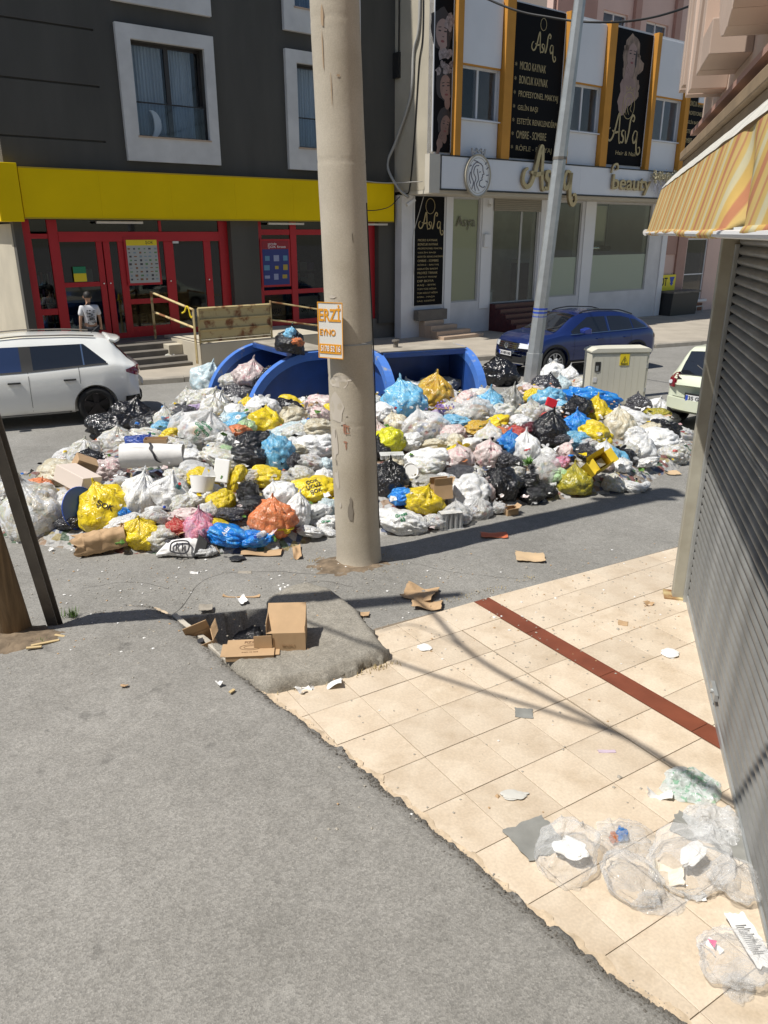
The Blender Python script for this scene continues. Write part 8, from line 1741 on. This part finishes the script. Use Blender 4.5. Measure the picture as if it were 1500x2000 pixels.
for q in range(60): u = rr.random(); c = G(40+u*130, 1240+rr.uniform(0,35)); c.z += .07; tuft(c, 2, .05, g2)
for q in range(46): u = rr.random(); c = G(540+u*225, 1352-u*52+rr.uniform(-3,5)); c.z += .018; tuft(c, 4, .045, g2)
for q in range(40): u = rr.random(); c = G(840+u*200, 1186-u*55+rr.uniform(-4,4)); c.z += .012; tuft(c, 3, .025, g2)
for q in range(30): c = G(rr.uniform(600,780), rr.uniform(1085,1125)); c.z += .03; tuft(c, 3, .03, g2)
tag(g1.obj('green_weeds', M_GRASS, fix=False), label='small green weeds at the pole foot and the slab edge', kind='stuff'); tag(g2.obj('dry_grass', M_DRYG, fix=False), label='dry grass bits along the slab, tile edge and poles', kind='stuff')
ck = MB()
def crack(pts, w_):
    sp = spline([G(*p) for p in pts], 9); out = []
    for i, p in enumerate(sp): out.append(Vector((p.x+.02*N(p.x*17, p.y*17), p.y+.02*N(p.x*17, p.y*17, 4), (fgh(p.x, p.y) if inside((p.x, p.y), FGPOLY) else gh(p.x, p.y))+.0025)))
    for a, b in zip(out, out[1:]):
        d = (b-a).normalized(); n_ = Vector((-d.y, d.x, 0))*w_*(.5+abs(N(a.x*30, a.y*30))); ck.quad(a-n_, b-n_, b+n_, a+n_)
for pts, w_ in (([(330,1205),(420,1130),(520,1118),(640,1128)], .003), ([(560,1160),(620,1140),(690,1150)], .0025), ([(800,1100),(900,1120),(1010,1130)], .002), ([(160,1150),(260,1140),(330,1155)], .0022)): crack(pts, w_)
tag(ck.obj('asphalt_cracks', mat('crack_dark', (.05,.045,.04), .95), fix=False), label='thin dark cracks in the old asphalt', kind='stuff')
# grit, pebbles and paper crumbs
for nm, m, cnt, rng, s0, s1 in (('pebbles', mat('pebble', (.36,.33,.28), .9), 900, None, .004, .013), ('paper_crumbs', M_PAPER, 90, None, .006, .018), ('asphalt_crumbs', M_ASPH2, 420, 'edge', .003, .009), ('brown_crumbs', M_CARD, 160, None, .005, .014)):
    mb = MB()
    for i in range(cnt):
        if rng == 'edge':
            j = rr.randrange(3, len(FGE)-1); u = rr.random(); x = FGE[j][0]*(1-u)+FGE[j+1][0]*u + abs(rr.gauss(0,.02)); y = FGE[j][1]*(1-u)+FGE[j+1][1]*u + abs(rr.gauss(0,.02)); z = gz(y)+.018
        else:
            px, py = rr.uniform(0,1330), rr.triangular(1060, 1360, 1120); g = G(px, py)
            if rr.random() < .12: g = G(rr.uniform(600,1300), rr.uniform(1150,1700))
            x, y = g.x, g.y; z = gh(x, y)+.006 if y > 1.2 and not inside((x, y), PIT) else gz(y)+.01
            if inside((x,y), SLAB): z = slh(x, y)+.003
            if inside((x,y), FGPOLY): z = fgh(x, y)+.003
            elif x > -.3 and y < 8 and clip([(x,y),(x+.001,y),(x,y+.001)], EDGE[1], EDGE[2]): z = gz(y)+.018
        s_ = rr.uniform(s0, s1)
        if rr.random() < .02: s_ *= 1.8
        n0 = len(mb.v); 
        for d in ((1,0,0),(0,1,0),(-1,0,0),(0,-1,0),(0,0,.8),(0,0,-.5)): mb.v.append((x+d[0]*s_*rr.uniform(.6,1.2), y+d[1]*s_*rr.uniform(.6,1.2), z+d[2]*s_*.7))
        for a, b in ((0,1),(1,2),(2,3),(3,0)): mb.f += [(n0+a, n0+b, n0+4), (n0+b, n0+a, n0+5)]
    tag(mb.obj(nm, m, fix=False), label=nm.replace('_', ' ')+' scattered over the asphalt and tiles', kind='stuff')
for px, py, s_ in ((330,708,44),):
    g = G(px, py, gz(21)+.16); bag(px, py, s_, 26, 'pearl', C_, pos=(g.x, g.y, g.z+.05), desc='white crumpled bag alone on the far pavement below the market steps'); o = BAGS[-1][0]; o['label'] = BAGS[-1][3]; del o['desc']; del o['group']; o.location.z = g.z+.08
